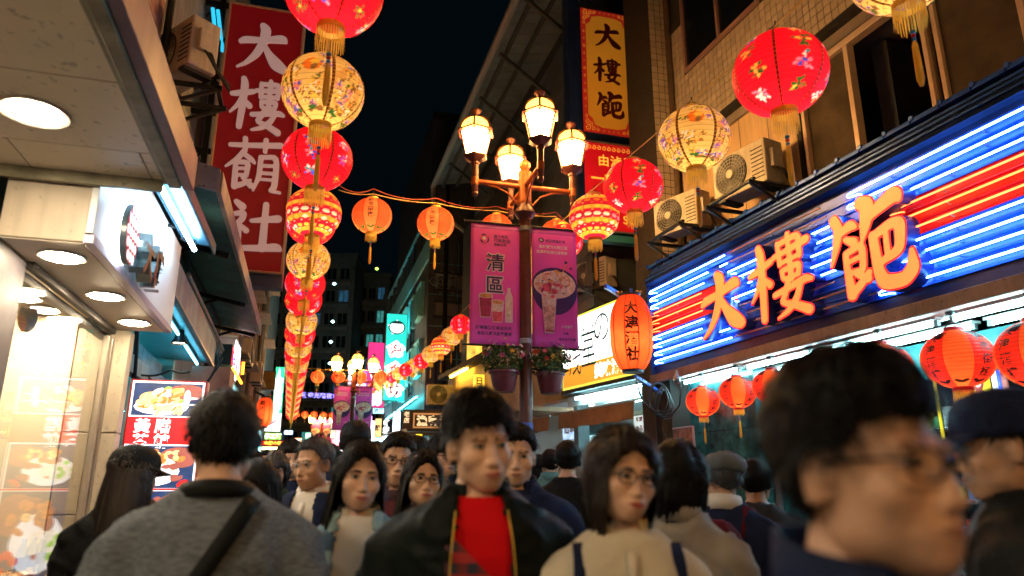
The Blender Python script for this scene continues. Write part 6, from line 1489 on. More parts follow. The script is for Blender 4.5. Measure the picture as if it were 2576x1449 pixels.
t = thing('picture_banner', FH.w(0, 0, 1.3), 'dull picture banner on a stand by the dark stone pier', 'banner')
(a, z1_), (b, z0_) = FH.hit(1693, 1082), FH.hit(1752, 1260)
p = MB(); p.box(FH, a, b, 0, .01, .5, z1_); p.build('cloth', mat('banner_picture', (.28, .15, .14), .5, 0, var=.8, vs=9), t)
p = MB(); p.tube([FH.w(b + .03, 0, 0), FH.w(b + .03, 0, z1_ + .02)], .016, 8); p.tube([FH.w(a, 0, z1_ + .015), FH.w(b + .03, 0, z1_ + .015)], .010, 6); p.build('stand', mat('stand_pink', (.55, .38, .42), .4), t)
# ------------------------------------------------------------------ farther down the street
def facade(root, F, x0, x1, z0, z1, nx, nz, wm, lit=None, ww=.62, wh=.55, fm=None, band=None, seed=1, depth=.14):
    """windows of a far building, each with frame and pane, in recesses of its own"""
    q = random.Random(seed); dx, dz = (x1 - x0) / nx, (z1 - z0) / nz
    for j in range(nz):
        for i in range(nx):
            cx, cz = x0 + dx * (i + .5), z0 + dz * (j + .5); w, h = dx * ww / 2, dz * wh / 2; f = MB(); t = min(.09, w * .12)
            f.box(F, cx - w, cx + w, -depth, -.004, cz - h - t, cz - h); f.box(F, cx - w, cx + w, -depth, -.004, cz + h, cz + h + t)
            for x in (cx - w, cx - t / 2, cx + w - t): f.box(F, x, x + t, -depth + .01, -.005, cz - h, cz + h)
            fo = f.build('window', fm or M_dark, root)
            p = MB(); p.quad(F, cx - w, cx + w, cz - h, cz + h, -.02)
            m = lit[q.randrange(len(lit))] if lit and q.random() < .2 else wm
            o = p.build('pane', m, fo)
        if band:
            b = MB(); b.box(F, x0, x1, -.35, -.006, z0 + dz * j - .02, z0 + dz * j + dz * .14); b.build('balcony_band', band, root)
M_apt = mat('apartment_wall', (.22, .29, .32), .8, 0, var=.25, vs=.6, streak=.4); M_apb = mat('apartment_band', (.28, .34, .36), .8, 0, var=.2, vs=.8, streak=.3)
M_pn = mat('pane_night', (.01, .018, .024), .15)
L_tq = emit('window_teal', (.10, .55, .50), .28, .5, 3); L_yl = emit('window_amber', (1, .6, .15), .7, .4, 3); L_bl = emit('window_blue', (.06, .25, .45), .15, .5, 3)
def tower(px0, px1, pyt, d, nx, nz, label, z0=0, seed=1, th=8, wm=None, lit=(0,), band=True):
    a, b = at(px0, 1100, d), at(px1, 1100, d); F = Frame((a[0], a[1], 0), (b - a) * (1, 1, 0)); w = np.linalg.norm((b - a)[:2]); z1 = CAM[2] + d * ray((px0 + px1) / 2, pyt)[2]
    t = thing('apartment_block', F.w(w / 2, 0, 0), label, 'building', 'apartment blocks at the end of the street')
    p = MB(); p.box(F, 0, w, 0, th, 0, z1); p.box(F, -.2, w + .2, -.25, th, z1 + .005, z1 + .5); p.build('wall', wm or M_apt, t)
    facade(t, F, .3, w - .3, 4.2, z1 - .4, nx, nz, M_pn, [L_tq, L_bl, L_tq], band=M_apb if band else None, seed=seed, fm=M_apb, ww=.8, wh=.5)
    return t, F, w, z1
tower(640, 868, 612, 62, 6, 8, 'dark apartment block at the end of the street, left and tallest', seed=4)
tower(872, 962, 668, 66, 3, 7, 'dark apartment block right of the tallest one', seed=9)
tower(955, 1010, 735, 50, 2, 5, 'narrow dark block behind the green vertical sign', seed=2)
# few bright lamps in the far windows
for i, (px, py) in enumerate(((841, 714), (837, 809), (832, 860), (830, 914), (948, 676))):
    p = MB(); c = at(px, py, 61); p.lathe(c, [(.001, -.14), (.16, 0), (.001, .14)], 8); tag(p.build('window_lamp', emit('lamp_far', (.55, 1, 1), 6) if i < 4 else emit('lamp_far_green', (.5, 1, .1), 4)), ['bright lamp in the top far window', 'bright lamp in the second far window', 'bright lamp in the third far window', 'bright lamp in the lowest far window', 'small green yellow light high on the right far block'][i], 'lamp', 'bright lamps in the far windows')
# LED text board across the far end
FL = Frame(at(757, 1000, 55), (1, 0, 0)); t = thing('led_board', FL.o, 'blue LED text board across the far end of the street', 'sign'); (a, z1_), (b, z0_) = FL.hit(755, 984), FL.hit(850, 1006)
p = MB(); p.box(FL, a, b, 0, .3, z0_, z1_); p.build('case', M_black, t); p = MB(); row(p, FL, '歡迎光臨夜市', a + .1, (z0_ + z1_) / 2, .42, -.02, 0, .04, 1.12); p.build('lettering', emit('led_violet', (.28, .24, 1.0), 2.2), t)
# grey building with turquoise lit roof canopy, right of the gap
M_grey = mat('cladding_grey', (.06, .075, .085), .6, 0, var=.25, vs=1.5, streak=.3); M_greyd = mat('cladding_dark', (.028, .034, .038), .7, 0, var=.3, vs=2)
yg = 22.0; FG2 = Frame((0, yg, 0), (1, 0, 0)); gx0 = FG2.hit(1075, 800)[0]; gx1 = FG2.hit(1460, 800)[0]; gz1 = FG2.hit(1130, 560)[1]
gbld = thing('grey_building', ((gx0 + gx1) / 2, yg, 0), 'dark grey clad building with wall grilles behind the pink banners', 'building')
p = MB(); p.box(FG2, gx0, gx1 + 3, .03, 9, 0, 14); p.build('core', M_greyd, gbld)
q = random.Random(8); zs = np.arange(3.2, 13.4, 1.05)
for j, z in enumerate(zs):
    for i in range(9):
        x = gx0 + i * .98
        p = MB(); p.box(FG2, x + .015, x + .965, -.01 * q.random(), .028, z + .015, z + 1.035); p.build('cladding_panel', M_grey, gbld)
for px, py0, py1, kind in ((1094, 690, 735, 'g'), (1094, 762, 800, 'p')):
    (a, z1_), (b, z0_) = FG2.hit(px, py0), FG2.hit(px + 88, py1)
    fr = MB(); fr.box(FG2, a - .06, b + .06, -.12, -.012, z1_, z1_ + .07); fr.box(FG2, a - .06, b + .06, -.12, -.012, z0_ - .07, z0_); fr.build('grille_frame' if kind == 'g' else 'panel_frame', M_greyd, gbld)
    for k in range(3):
        xa, xb = a + (b - a) * k / 3 + .03, a + (b - a) * (k + 1) / 3 - .03
        if kind == 'g':
            m = MB(); c0, c1 = (xa + xb) / 2, (z0_ + z1_) / 2
            for r in (.3, .2, .1): a_ = np.linspace(0, 2 * PI, 17); m.tube([FG2.w(c0 + r * math.cos(v) * (1 + .25 * math.cos(4 * v)), -.06, c1 + r * math.sin(v) * (1 + .25 * math.cos(4 * v))) for v in a_], .022, 4, cap=False)
            m.box(FG2, xa, xb, -.09, -.03, z1_ - .05, z1_); m.box(FG2, xa, xa + .05, -.088, -.032, z0_, z1_); m.build('grille', M_steel, gbld)
        else:
            m = MB(); m.box(FG2, xa, xb, -.05, -.013, z0_, z1_); m.build('pale_panel', mat('panel_pale_grey', (.20, .19, .17), .6, var=.15, vs=3), gbld)
for i in range(16):
    p = MB(); x = gx0 + .3 + i * .5; p.tube([FG2.w(x, -.06, 3.3), FG2.w(x, -.06, 5.6)], .03, 5); p.build('louvre_bar', M_greyd, gbld)
p = MB(); p.tube([FG2.w(gx0 + .55, -.08, 0), FG2.w(gx0 + .55, -.08, 13)], .07, 8); p.build('drain_pipe', M_black, gbld)
# turquoise side of it
tq = thing('turquoise_building', (gx0 - 1, yg + 6, 0), 'turquoise lit side building with sloping roof left of the grey one', 'building')
M_tqw = mat('wall_turquoise', (.16, .50, .52), .6, 0, var=.2, vs=1.2, streak=.3); M_tqr = mat('roof_sheet_teal', (.22, .58, .60), .45, .1, var=.2, vs=2)
Ft = Frame((gx0, yg, 0), (.0, 1.0, 0)); Lh = 12.0
zt0 = CAM[2] + (at_x(1077, 600, gx0)[1]) * 0 + FG2.hit(1077, 690)[1]
p = MB(); p.box(Ft, .02, Lh, -2.5, -.02, 0, 9.2); p.build('wall', M_tqw, tq)
p = MB(); p.hexa([Ft.w(0, .1, 10.2), Ft.w(Lh, .1, 10.2), Ft.w(Lh, -2.5, 11.2), Ft.w(0, -2.5, 11.2), Ft.w(0, .1, 10.3), Ft.w(Lh, .1, 10.3), Ft.w(Lh, -2.5, 11.3), Ft.w(0, -2.5, 11.3)]); p.build('roof', M_tqr, tq)
for k in range(8):
    p = MB(); x = k * 1.6 + .2; p.beam(Ft.w(x, .05, 10.12), Ft.w(x, -2.4, 11.05), .1, .12); p.beam(Ft.w(x, -.0, 9.2), Ft.w(x, -.0, 10.1), .1, .1); p.build('rafter', M_greyd, tq)
p = MB(); p.box(Ft, 0, Lh, -.02, .06, 8.55, 9.3); p.build('parapet', M_tqr, tq)
facade(tq, Frame(Ft.o, -Ft.x), -Lh + .4, -.4, 4.5, 8.4, 6, 2, M_pn, [L_tq], seed=3, fm=M_tqr)
for nm, pts, lb in (('a', [Ft.w(.6, -.5, 9.34), Ft.w(8.5, -.5, 9.34)], 'turquoise tube added behind the parapet to light the sloping teal roof'), ('b', [Ft.w(.3, .22, 4.1), Ft.w(9, .22, 4.1)], 'turquoise tube added over the ground floor to light the side building wall')):  # tubes added to light the roof underside and the wall
    t = thing('strip_light', pts[0], lb, 'strip light'); p = MB(); p.tube(pts, .03, 6); p.build('tube', emit('added_tube_teal', (.05, .75, .8), 55), t); p = MB(); p.tube([q - (0, 0, .05) for q in pts], .03, 5); p.build('holder', M_greyd, t)
# right: eaves of the building beyond the yellow sign
M_eave = mat('eave_sheet', (.17, .21, .23), .55, .2, var=.25, vs=2, streak=.3)
ev = thing('eaves_building', at(1400, 500, 18), 'grey tiled building with corrugated eaves and gutter left of the yellow sign', 'building')
Ex = 4.62; FE = Frame((Ex, 0, 0), (0, -1, 0))
y0_, y1_ = 12.6, 20.5
p = MB(); p.box(ID, Ex + .03, Ex + 4, 11.0, y1_, 4.45, 12.5); p.build('core', mat('core_slate', (.03, .04, .05), .8, var=.2, vs=3), ev)
tile_wall(ev, FE, -y1_, -11.0, 4.45, 10.5, .42, .20, [mat('tile_slate', (.12, .145, .165), .5, var=.2, vs=4), mat('tile_slate_dark', (.09, .11, .13), .5, var=.2, vs=4)], near=(-12, 6), nmax=300)
ze = 10.6; ov = 1.25
for k in range(26):
    y = 11.0 + k * .37; p = MB(); p.hexa([(Ex - ov, y + .01, ze), (Ex + .1, y + .01, ze + .25), (Ex + .1, y + .36, ze + .25), (Ex - ov, y + .36, ze), (Ex - ov, y + .01, ze + .03), (Ex + .1, y + .01, ze + .28), (Ex + .1, y + .36, ze + .28), (Ex - ov, y + .36, ze + .03)]); p.build('eave_sheet', M_eave, ev)
for xx in (Ex - ov + .25, Ex - .55):
    p = MB(); p.beam((xx, 10.9, ze - .03 + (xx - Ex + ov) * .19), (xx, y1_ + .2, ze - .03 + (xx - Ex + ov) * .19), .08, .1); p.build('purlin', M_greyd, ev)
for y in np.arange(11.2, 20.5, 1.9):
    p = MB(); p.beam((Ex, y, ze - .9), (Ex - ov + .1, y, ze - .05), .07, .07); p.build('strut', M_greyd, ev)
p = MB(); p.tube([(Ex - ov - .05, 10.9, ze), (Ex - ov - .05, y1_ + .3, ze)], .09, 8); p.tube([(Ex - ov - .05, y1_ + .2, ze), (Ex - ov - .05, y1_ + .2, ze - .7), (Ex - .1, y1_ + .3, ze - 1.5), (Ex - .1, y1_ + .3, 3)], .08, 8); p.build('gutter', mat('gutter_pale', (.35, .34, .31), .5, .1, streak=.3), ev, smooth=True)
facade(ev, FE, -19.8, -14.0, 6.5, 9.6, 3, 1, M_pn, None, fm=M_greyd, ww=.5, wh=.7)
# cream shop with yellow light
M_crm = mat('wall_cream_shop', (.62, .48, .32), .6, 0, var=.1, vs=1.2, streak=.2)
cA, cB = at(1127, 955, 19.5), at(1300, 870, 14.6)
FCm = Frame((cA[0], cA[1], 0), (cB - cA) * (1, 1, 0)); cw = np.linalg.norm((cB - cA)[:2]); cz = (cA[2] + cB[2]) / 2
cs = thing('cream_shop', FCm.w(cw / 2, 0, 0), 'cream walled shop washed with yellow light behind the near lamp post', 'shop')
p = MB(); p.box(FCm, 0, cw + .2, .004, 3, 2.9, cz); p.build('wall', M_crm, cs)
p = MB(); p.box(FCm, -.15, cw + .2, -.25, 3, cz + .004, cz + .12); p.build('roof_edge', M_greyd, cs)
p = MB(); p.box(FCm, 0, cw + .2, 1.2, 1.3, 0, 2.9); p.build('shop_front', M_whi, cs)
x, z = FCm.hit(1160, 1000, -.4)
t = thing('flood_lamp', FCm.w(1.0, -.5, cz), 'small yellow flood lamp washing the cream shop wall', 'lamp'); p = MB(); p.box(FCm, .9, 2.4, -.20, -.14, cz - .07, cz - .02); p.build('lamp_head', emit('flood_yellow', (1, .55, .05), 22), t); p = MB(); p.box(FCm, .88, 2.42, -.26, -.12, cz - .018, cz - .002); p.build('hood', M_dark, t)
x, z1_ = FCm.hit(1204, 942, -.25); z0_ = FCm.hit(1210, 992, -.25)[1]
FJ = Frame(FCm.w(x, -.35, 0), (1, 0, 0)); t = thing('shop_sign', FJ.w(.2, 0, z0_), 'small yellow lit sign with a dark character on the cream shop wall', 'sign'); w_ = (z1_ - z0_) * .5
p = MB(); p.box(FJ, 0, w_, .003, .12, z0_, z1_); p.build('lit_case', emit('sign_amber', (1, .55, .04), 1.3), t); p = MB(); column(p, FJ, '日', w_ / 2, z1_ - .05, w_ * .8, -.004, 0, .03); p.build('lettering', mat('ink_dark', (.1, .03, .04), .5), t)
for i in range(3):
    x = .6 + i * 1.9; p = MB(); (a, zz0) = (x, cz + .5); p.box(FCm, a, a + 1.2, .35, .4, cz + .3, cz + 1.3); tag(p.build('lit_window', emit('window_gold', (1, .55, .06), .9, .7, 5)), ['left', 'middle', 'right'][i] + ' amber lit window above the cream shop roof', 'window', 'amber windows above the cream shop')
p = MB(); p.box(FCm, -.2, cw + .2, .42, 3, cz + .13, cz + 4.5); tag(p.build('upper_wall', M_greyd), 'dark upper wall above the cream shop', 'wall')
E_flc = emit('tube_far_cool', (.6, .95, 1.0), 25)
# signs along the far right and left sides
def lightbox(px0, py0, px1, py1, d, ms, label, txt='', tm=None, vert=True, th=.25, name='lit_sign', yaw=0.0, blobs=None, size=.8, group=None, border=None):
    c = at((px0 + px1) / 2, (py0 + py1) / 2, d); F = Frame(c, (math.cos(yaw), math.sin(yaw), 0)); w = (px1 - px0) / FPX * d / max(.3, math.cos(yaw + YAW) if yaw else math.cos(YAW)) ; h = (py1 - py0) / FPX * d
    t = thing(name, c - (0, 0, h / 2), label, 'sign', group)
    p = MB(); p.box(F, -w / 2, w / 2, .004, th, -h / 2, h / 2); p.build('case', M_dark, t)
    p = MB(); p.quad(F, -w / 2 + .02, w / 2 - .02, -h / 2 + .02, h / 2 - .02, 0); p.build('lit_face', ms, t)
    if blobs:
        for bx, bz, br, bh, m in blobs:
            p = MB(); a = np.linspace(0, 2 * PI, 25)[:-1]; r = 1 + .12 * np.sin(a * 5) + .07 * np.sin(a * 9 + 1); poly(p, F, np.stack([bx * w + br * w * r * np.cos(a), bz * h + bh * w * r * np.sin(a)], 1), -.012, 0); p.build('glow_panel', m, t)
    if txt:
        p = MB(); n = len(txt)
        if vert: s = min(w * size, h / n * .9); column(p, F, txt, 0, s * 1.06 * n / 2, s, -.03, 0, .03)
        else: s = min(h * size, w / n * .92); row(p, F, txt, -s * 1.02 * n / 2, 0, s, -.03, 0, .03)
        p.build('lettering', tm or M_white_p, t)
    return t, F, w, h
E_wh = emit('glow_white', (.95, 1, 1), 2.6); I_dk = mat('ink_dark', (.1, .03, .04), .5); I_rd = mat('ink_crimson', (.45, .01, .03), .5); I_teal = mat('ink_teal', (.0, .12, .14), .5)
t, F, w, h = lightbox(969, 786, 1021, 1008, 25.0, emit('lit_aqua', (.02, .62, .52), 1.05, .15, .8), 'tall turquoise lit sign with white glowing panels under the roof', blobs=[(0, .335, .36, .32, E_wh), (0, .08, .40, .38, E_wh), (0, -.15, .42, .36, E_wh), (0, -.375, .42, .34, E_wh)])
for ch, zz in (('海', .155), ('食', -.075), ('坊', -.30)): p = MB(); column(p, F, ch, 0, h * zz, w * .62, -.03, 0, .02); p.build('character', I_rd, t)
p = MB(); p.quad(Frame(F.o + (0, .256, 0), (-1, 0, 0)), -w / 2 + .02, w / 2 - .02, -h / 2, h / 2, 0); p.build('added_back_glow', emit('added_aqua_glow', (.03, .75, .75), 9), t)  # glowing back added to light the turquoise wall behind the sign
p = MB(); a = np.linspace(0, 2 * PI, 22); p.tube([F.w(w * .36 * math.cos(q), -.03, h * .335 + w * .3 * math.sin(q)) for q in a], .03, 5, cap=False); poly(p, F, np.array([(-w * .3, 0), (-w * .16, w * .1), (0, w * .16), (w * .16, w * .1), (w * .3, 0)])[::-1] + (0, h * .375), -.03, 0); p.build('emblem', I_teal, t)
p = MB(); lat = at(1028, 900, 25.1)
for dx in (0.05, .55): p.beam(lat + (dx, 0, -1.4), lat + (dx, 0, 1.3), .06, .06)
for z in np.arange(-1.3, 1.2, .45): p.beam(lat + (.05, 0, z), lat + (.55, 0, z), .04, .04); p.beam(lat + (.05, 0, z), lat + (.55, 0, z + .45), .03, .03)
tag(p.build('steel_frame', M_black), 'black lattice holding the tall turquoise sign', 'steel frame')
t, F, w, h = lightbox(924, 860, 969, 1025, 34, emit('lit_magenta', (.85, .03, .20), 1.0, .15, .6), 'magenta lit sign with white glowing centre left of the turquoise one', blobs=[(.08, -.06, .34, .66, E_wh), (.05, -.33, .36, .5, E_wh)])
p = MB(); column(p, F, '魯味', .05 * w, h * .12, w * .5, -.03, 0, .05); p.build('lettering', I_dk, t)
lightbox(938, 1026, 966, 1041, 33, emit('lit_ice', (.5, .9, 1), 1.6), 'small pale blue sign below the magenta one', '涼茶', MATS['sticker_blue'], False)
lightbox(876, 912, 888, 968, 26, emit('lit_cobalt', (.1, .25, 1), 1.2), 'narrow blue and white vertical sign behind the second lamp post', '美容院', E_wh)
lightbox(887, 930, 922, 1060, 30, emit('lit_violet', (.35, .05, .5), .9), 'dim violet sign panel between the magenta sign and the lamp post', '百貨', E_wh)
lightbox(689, 922, 712, 1058, 27, emit('lit_green_white', (.03, .85, .38), 1.1), 'green lit vertical sign low on the left side', '藥局名店', E_wh, blobs=[(-.1, 0, .36, 2.4, emit('glow_mint', (.75, 1, .9), 1.6))], yaw=0)
lightbox(661, 933, 691, 980, 21, mat('box_ochre', (.30, .18, .03), .5, var=.2), 'ochre unlit box sign above the oval lantern')
lightbox(667, 1038, 706, 1086, 25, emit('lit_white_soft', (.95, 1, 1), 1.6), 'white rounded sign beside the oval lantern', '好', I_rd, True, size=.4)
lightbox(666, 1088, 707, 1107, 24, emit('lit_green', (.03, .7, .15), 1.1), 'green sign with white lettering under the white rounded one', '手工麵', E_wh, False)
lightbox(658, 1108, 715, 1121, 23.5, emit('lit_scarlet', (.8, .02, .02), 1.0), 'red sign with orange lettering at the left end of the crowd', '金牌小吃', emit('glow_orange', (1, .5, .05), 2.5), False)
lightbox(659, 1123, 714, 1133, 23.4, emit('lit_lamp_yellow', (1, .9, .4), 4), 'bright yellow light strip under the red sign')
tl_ = tall_lantern(at(665, 1037, 17.5), .205, .72, '美味小吃', 'far oval orange lantern on the left beside the green sign', 7, -YAW); 
p = MB(); p.tube([at(665, 995, 17.5), at(640, 985, 17.4)], .03, 6); tag(p.build('lantern_bracket', M_dark), 'dark bracket of the far oval lantern', 'bracket')
# right-hand shop row under the turquoise sign
lightbox(942, 1052, 961, 1100, 24, emit('lit_peach', (1, .62, .25), 1.2, .4, 2), 'orange and white sign first in the far right row', '酥', I_dk, yaw=-.5)
lightbox(960, 1055, 985, 1092, 22, mat('sign_black', (.015, .016, .02), .4), 'black sign with white lettering second in the far right row', '鮮蝦', E_wh, yaw=-.5)
lightbox(986, 1034, 1009, 1088, 20.5, emit('lit_paper', (.85, .95, 1), 1.3, .15, 2), 'white lit sign third in the far right row', '茶', I_dk, yaw=-.5, size=.4)
# black sign with gilt frame
FK = Frame(at(1012, 1090, 18.5) * (1, 1, 0), (1, -.12, 0)); (a, z1_), (b, z0_) = FK.hit(1014, 1030), FK.hit(1150, 1086)
bs = thing('board_sign', FK.w((a + b) / 2, 0, z0_), 'long black sign board with gilt frame and cream lettering', 'sign')
p = MB(); p.box(FK, a, b, .004, .6, z0_, z1_); p.build('board', mat('board_black', (.022, .017, .014), .4, 0, var=.3), bs)
(fa, fz1), (fb, fz0) = FK.hit(1040, 1039), FK.hit(1148, 1078)
p = MB()
for u in ((fa, fb, fz1 - .04, fz1), (fa, fb, fz0, fz0 + .04), (fa, fa + .04, fz0 + .04, fz1 - .04), (fb - .04, fb, fz0 + .04, fz1 - .04)): p.box(FK, u[0], u[1], -.03, .003, u[2], u[3])
p.build('gilt_frame', emit('gilt', (.8, .42, .16), .3), bs)
p = MB(); row(p, FK, '漁家湯', fa + .08, (fz0 + fz1) / 2, (fz1 - fz0) * .72, -.01, 0, .05, 1.08); column(p, FK, '老店', a + .1, z1_ - .04, .15, -.01, 0, .03); p.build('lettering', emit('glow_cream', (1, .72, .42), .75), bs)
p = MB(); p.box(FK, a - .1, b, -.35, -.02, z0_ - .12, z0_ - .05); p.build('ledge', M_wbrn, bs)
o = dup(ac0, at(1110, 1022, 18.9), 'far air conditioner above the long black sign board', .0, 1.0)
t = thing('strip_light', FK.w((a + b) / 2, -.5, z0_), 'cool tube lighting the far right shop row', 'strip light'); p = MB(); p.tube([at(962, 1106, 21), at(1020, 1092, 18.2)], .05, 6); p.build('tube', E_flc, t); p = MB(); p.tube([at(962, 1104, 21) + (.0, 0, .07), at(1020, 1090, 18.2) + (0, 0, .07)], .05, 5); p.build('holder', M_white, t)
lightbox(1044, 1090, 1064, 1116, 15.5, emit('lit_lantern_yellow', (1, .62, .02), 1.6), 'small square yellow lantern over the far crowd', '麵', I_dk, name='square_lantern', th=.2)
lightbox(1080, 1098, 1112, 1118, 17, mat('sign_maroon', (.14, .01, .02), .5), 'maroon sign behind the man in the red shirt', '鍋物', MATS['glow_cream'], False)
fr_ = thing('far_row', at(900, 1100, 34), 'lit shop fronts far down the right side of the street', 'shop')
q = random.Random(12)
for i, (px, py, w_, h_, c_) in enumerate(((870, 1090, 22, 60, (.3, .8, 1)), (905, 1085, 28, 70, (.9, .98, 1)), (932, 1095, 20, 70, (1, .95, .9)), (952, 1120, 26, 40, (.4, .9, 1)), (985, 1120, 30, 34, (.7, .95, 1)), (1010, 1125, 26, 40, (.5, .95, 1)), (845, 1100, 20, 40, (1, .3, .4)), (925, 1055, 22, 18, (.9, .3, .8)))):
    c = at(px, py, 30 + i * .4); F = Frame(c); p = MB(); p.box(F, -w_ / 2 / FPX * 31, w_ / 2 / FPX * 31, 0, .3, -h_ / 2 / FPX * 31, h_ / 2 / FPX * 31); p.build('lit_front', emit(f'front_glow_{i}', c_, 2.6, .6, 1.5), fr_)
fl_ = thing('far_row', at(650, 1120, 30), 'lit shop fronts far down the left side of the street', 'shop')
for i, (px, py, w_, h_, c_) in enumerate(((648, 1110, 14, 50, (.4, .95, 1)), (640, 1150, 20, 40, (.8, .9, 1)), (668, 1142, 22, 12, (1, .4, .3)), (700, 1150, 40, 10, (.3, .9, .7)), (655, 1170, 12, 30, (.5, .4, 1)))):
    c = at(px, py, 26 + i * .4); F = Frame(c); p = MB(); p.box(F, -w_ / 2 / FPX * 27, w_ / 2 / FPX * 27, 0, .3, -h_ / 2 / FPX * 27, h_ / 2 / FPX * 27); p.build('lit_front', emit(f'left_glow_{i}', c_, 2.4, .6, 1.5), fl_)
p = MB(); p.box(ID, -1.9, -1.66, 9.7, 34, 0.003, 2.6); tag(p.build('shop_shutters', mat('shutter_grey', (.16, .18, .19), .5, .2, var=.3, vs=3, streak=.3)), 'dim row of shop shutters along the left wall', 'wall')
lightbox(851, 1126, 868, 1142, 22, emit('lit_rose', (1, .1, .25), 2.0), 'round pink lit sign above the far crowd', '', None, blobs=[(0, 0, .3, .3, E_wh)])

for i, (px, py, w_, h_, d_, c_, tx, lb) in enumerate(((838, 1082, 13, 42, 28, (1, .9, .6), '酒飯麵', 'stacked pale yellow sign left of the second lamp post foot'), (915, 1085, 16, 46, 27, (.95, .15, .35), '火鍋', 'small pink vertical sign right of the second lamp post foot'), (648, 1095, 16, 30, 25, (.3, .9, 1), '茶飲', 'small cyan sign at the left edge of the far crowd'), (726, 1088, 22, 12, 33, (.2, .5, 1), '書店', 'small blue sign low between the far lanterns'), (750, 1108, 18, 14, 36, (1, .35, .1), '燒烤', 'small orange sign far down the street'), (775, 1098, 14, 20, 38, (.4, 1, .6), '藥', 'small green sign far down the street'), (870, 1062, 12, 34, 31, (.9, .95, 1), '旅館', 'small white vertical sign beyond the second lamp post'), (1016, 1112, 22, 12, 19, (.3, .95, 1), '豆花', 'pale cyan sign under the long black board'))):
    lightbox(px - w_ / 2, py - h_ / 2, px + w_ / 2, py + h_ / 2, d_, emit(f'sign_small_{i}', c_, 1.5, .25, 2), lb, tx, I_dk if i in (0, 6) else E_wh, h_ > w_)
# ------------------------------------------------------------------ people
def smin(a, b, k):
    h = np.clip(.5 + .5 * (b - a) / k, 0, 1); return b * (1 - h) + a * h - k * h * (1 - h)
def smax(a, b, k): return -smin(-a, -b, k)
def sd_ell(P, c, r):
    q = (P - c) / r; k0 = np.linalg.norm(q, axis=1); k1 = np.linalg.norm(q / r, axis=1) + 1e-9; return k0 * (k0 - 1) / k1
def sd_cap(P, a, b, r0, r1):
    a, b = np.array(a), np.array(b); e = b - a; h = np.clip(((P - a) @ e) / (e @ e), 0, 1); return np.linalg.norm(P - a - h[:, None] * e, axis=1) - (r0 + (r1 - r0) * h)
def head_field(P, k):
    Q = P.copy(); Q[:, 0] = np.abs(Q[:, 0]); A = np.array
    jw, ch, nb, fat = k.get('jaw', 1.0), k.get('chin', 1.0), k.get('nose', 1.0), k.get('fat', 1.0)
    d = sd_ell(Q, A((0, .018, .034)), A((.0775, .096, .086)))
    d = smin(d, sd_ell(Q, A((0, -.022, -.030)), A((.0635 * fat, .066, .082))), .03)
    d = smin(d, sd_ell(Q, A((0, -.020, -.072)), A((.056 * jw, .062, .042))), .03)
    d = smin(d, sd_ell(Q, A((0, -.066, -.098 * ch)), A((.024 * jw, .022, .020))), .028)
    d = smin(d, sd_ell(Q, A((.044, -.060, -.030)), A((.024 * fat, .022, .022))), .025)
    d = smin(d, sd_ell(Q, A((.028, -.079, .020)), A((.028, .010, .008))), .014)
    d = smax(d, -sd_ell(Q, A((.032, -.104, .001)), A((.020, .018, .011))), .012)
    d = smin(d, sd_ell(Q, A((.032, -.072, .000)), A((.0165, .0145, .0125))), .006)
    d = smin(d, sd_cap(Q, (0, -.082, .008), (0, -.103 * nb, -.040), .0075, .0100), .012)
    d = smin(d, sd_ell(Q, A((.0118, -.0925, -.0435)), A((.0078, .0095, .0075))), .007)
    d = smin(d, sd_ell(Q, A((0, -.080, -.070)), A((.030, .014, .018))), .02)
    d = smin(d, sd_ell(Q, A((0, -.0955, -.0665)), A((.021, .0065, .0052))), .006)
    d = smin(d, sd_ell(Q, A((0, -.0940, -.0765)), A((.018, .0075, .0060))), .006)
    d = smin(d, sd_ell(Q, A((.079, .012, -.012)), A((.0085, .019, .032))), .006)
    return d
_H = {}
def head_mesh(key, nph, nth):
    k = (key, nph)
    if k in _H: return _H[k]
    kw = HEADS[key]; u = np.linspace(-1, 1, nph, endpoint=False); ph = PI * (u * .55 + .45 * u ** 3); th = np.linspace(.02, PI * .90, nth)
    TH, PH = np.meshgrid(th, ph, indexing='ij'); D = np.stack([np.sin(TH) * np.sin(PH), -np.sin(TH) * np.cos(PH), np.cos(TH)], -1).reshape(-1, 3)
    r = np.full(len(D), .19)
    for _ in range(46): r = r - head_field(D * r[:, None], kw) * .75
    V = D * r[:, None]
    F = [(i * nph + (j + 1) % nph, i * nph + j, (i + 1) * nph + j, (i + 1) * nph + (j + 1) % nph) for i in range(nth - 1) for j in range(nph)]
    F.append(tuple(range(nph)))
    _H[k] = (V, F, D, r, TH.ravel(), PH.ravel()); return _H[k]
HEADS = {'man': dict(jaw=1.06, nose=1.03), 'man_wide': dict(jaw=1.16, fat=1.05, nose=1.02), 'woman': dict(jaw=.92, chin=.97, nose=.98), 'woman_round': dict(jaw=1.0, chin=.95, fat=1.04, nose=.97), 'old': dict(jaw=1.12, fat=1.03, nose=1.05)}
def face_y(x, z, kw):
    P = np.stack([x, np.full_like(x, -.17), z], 1)
    for _ in range(50): P[:, 1] += head_field(P, kw) * .7
    return P[:, 1]
def rot_z(V, a):
    c, s = math.cos(a), math.sin(a); return np.stack([V[:, 0] * c - V[:, 1] * s, V[:, 0] * s + V[:, 1] * c, V[:, 2]], 1)
def rot_x(V, a):
    c, s = math.cos(a), math.sin(a); return np.stack([V[:, 0], V[:, 1] * c - V[:, 2] * s, V[:, 1] * s + V[:, 2] * c], 1)
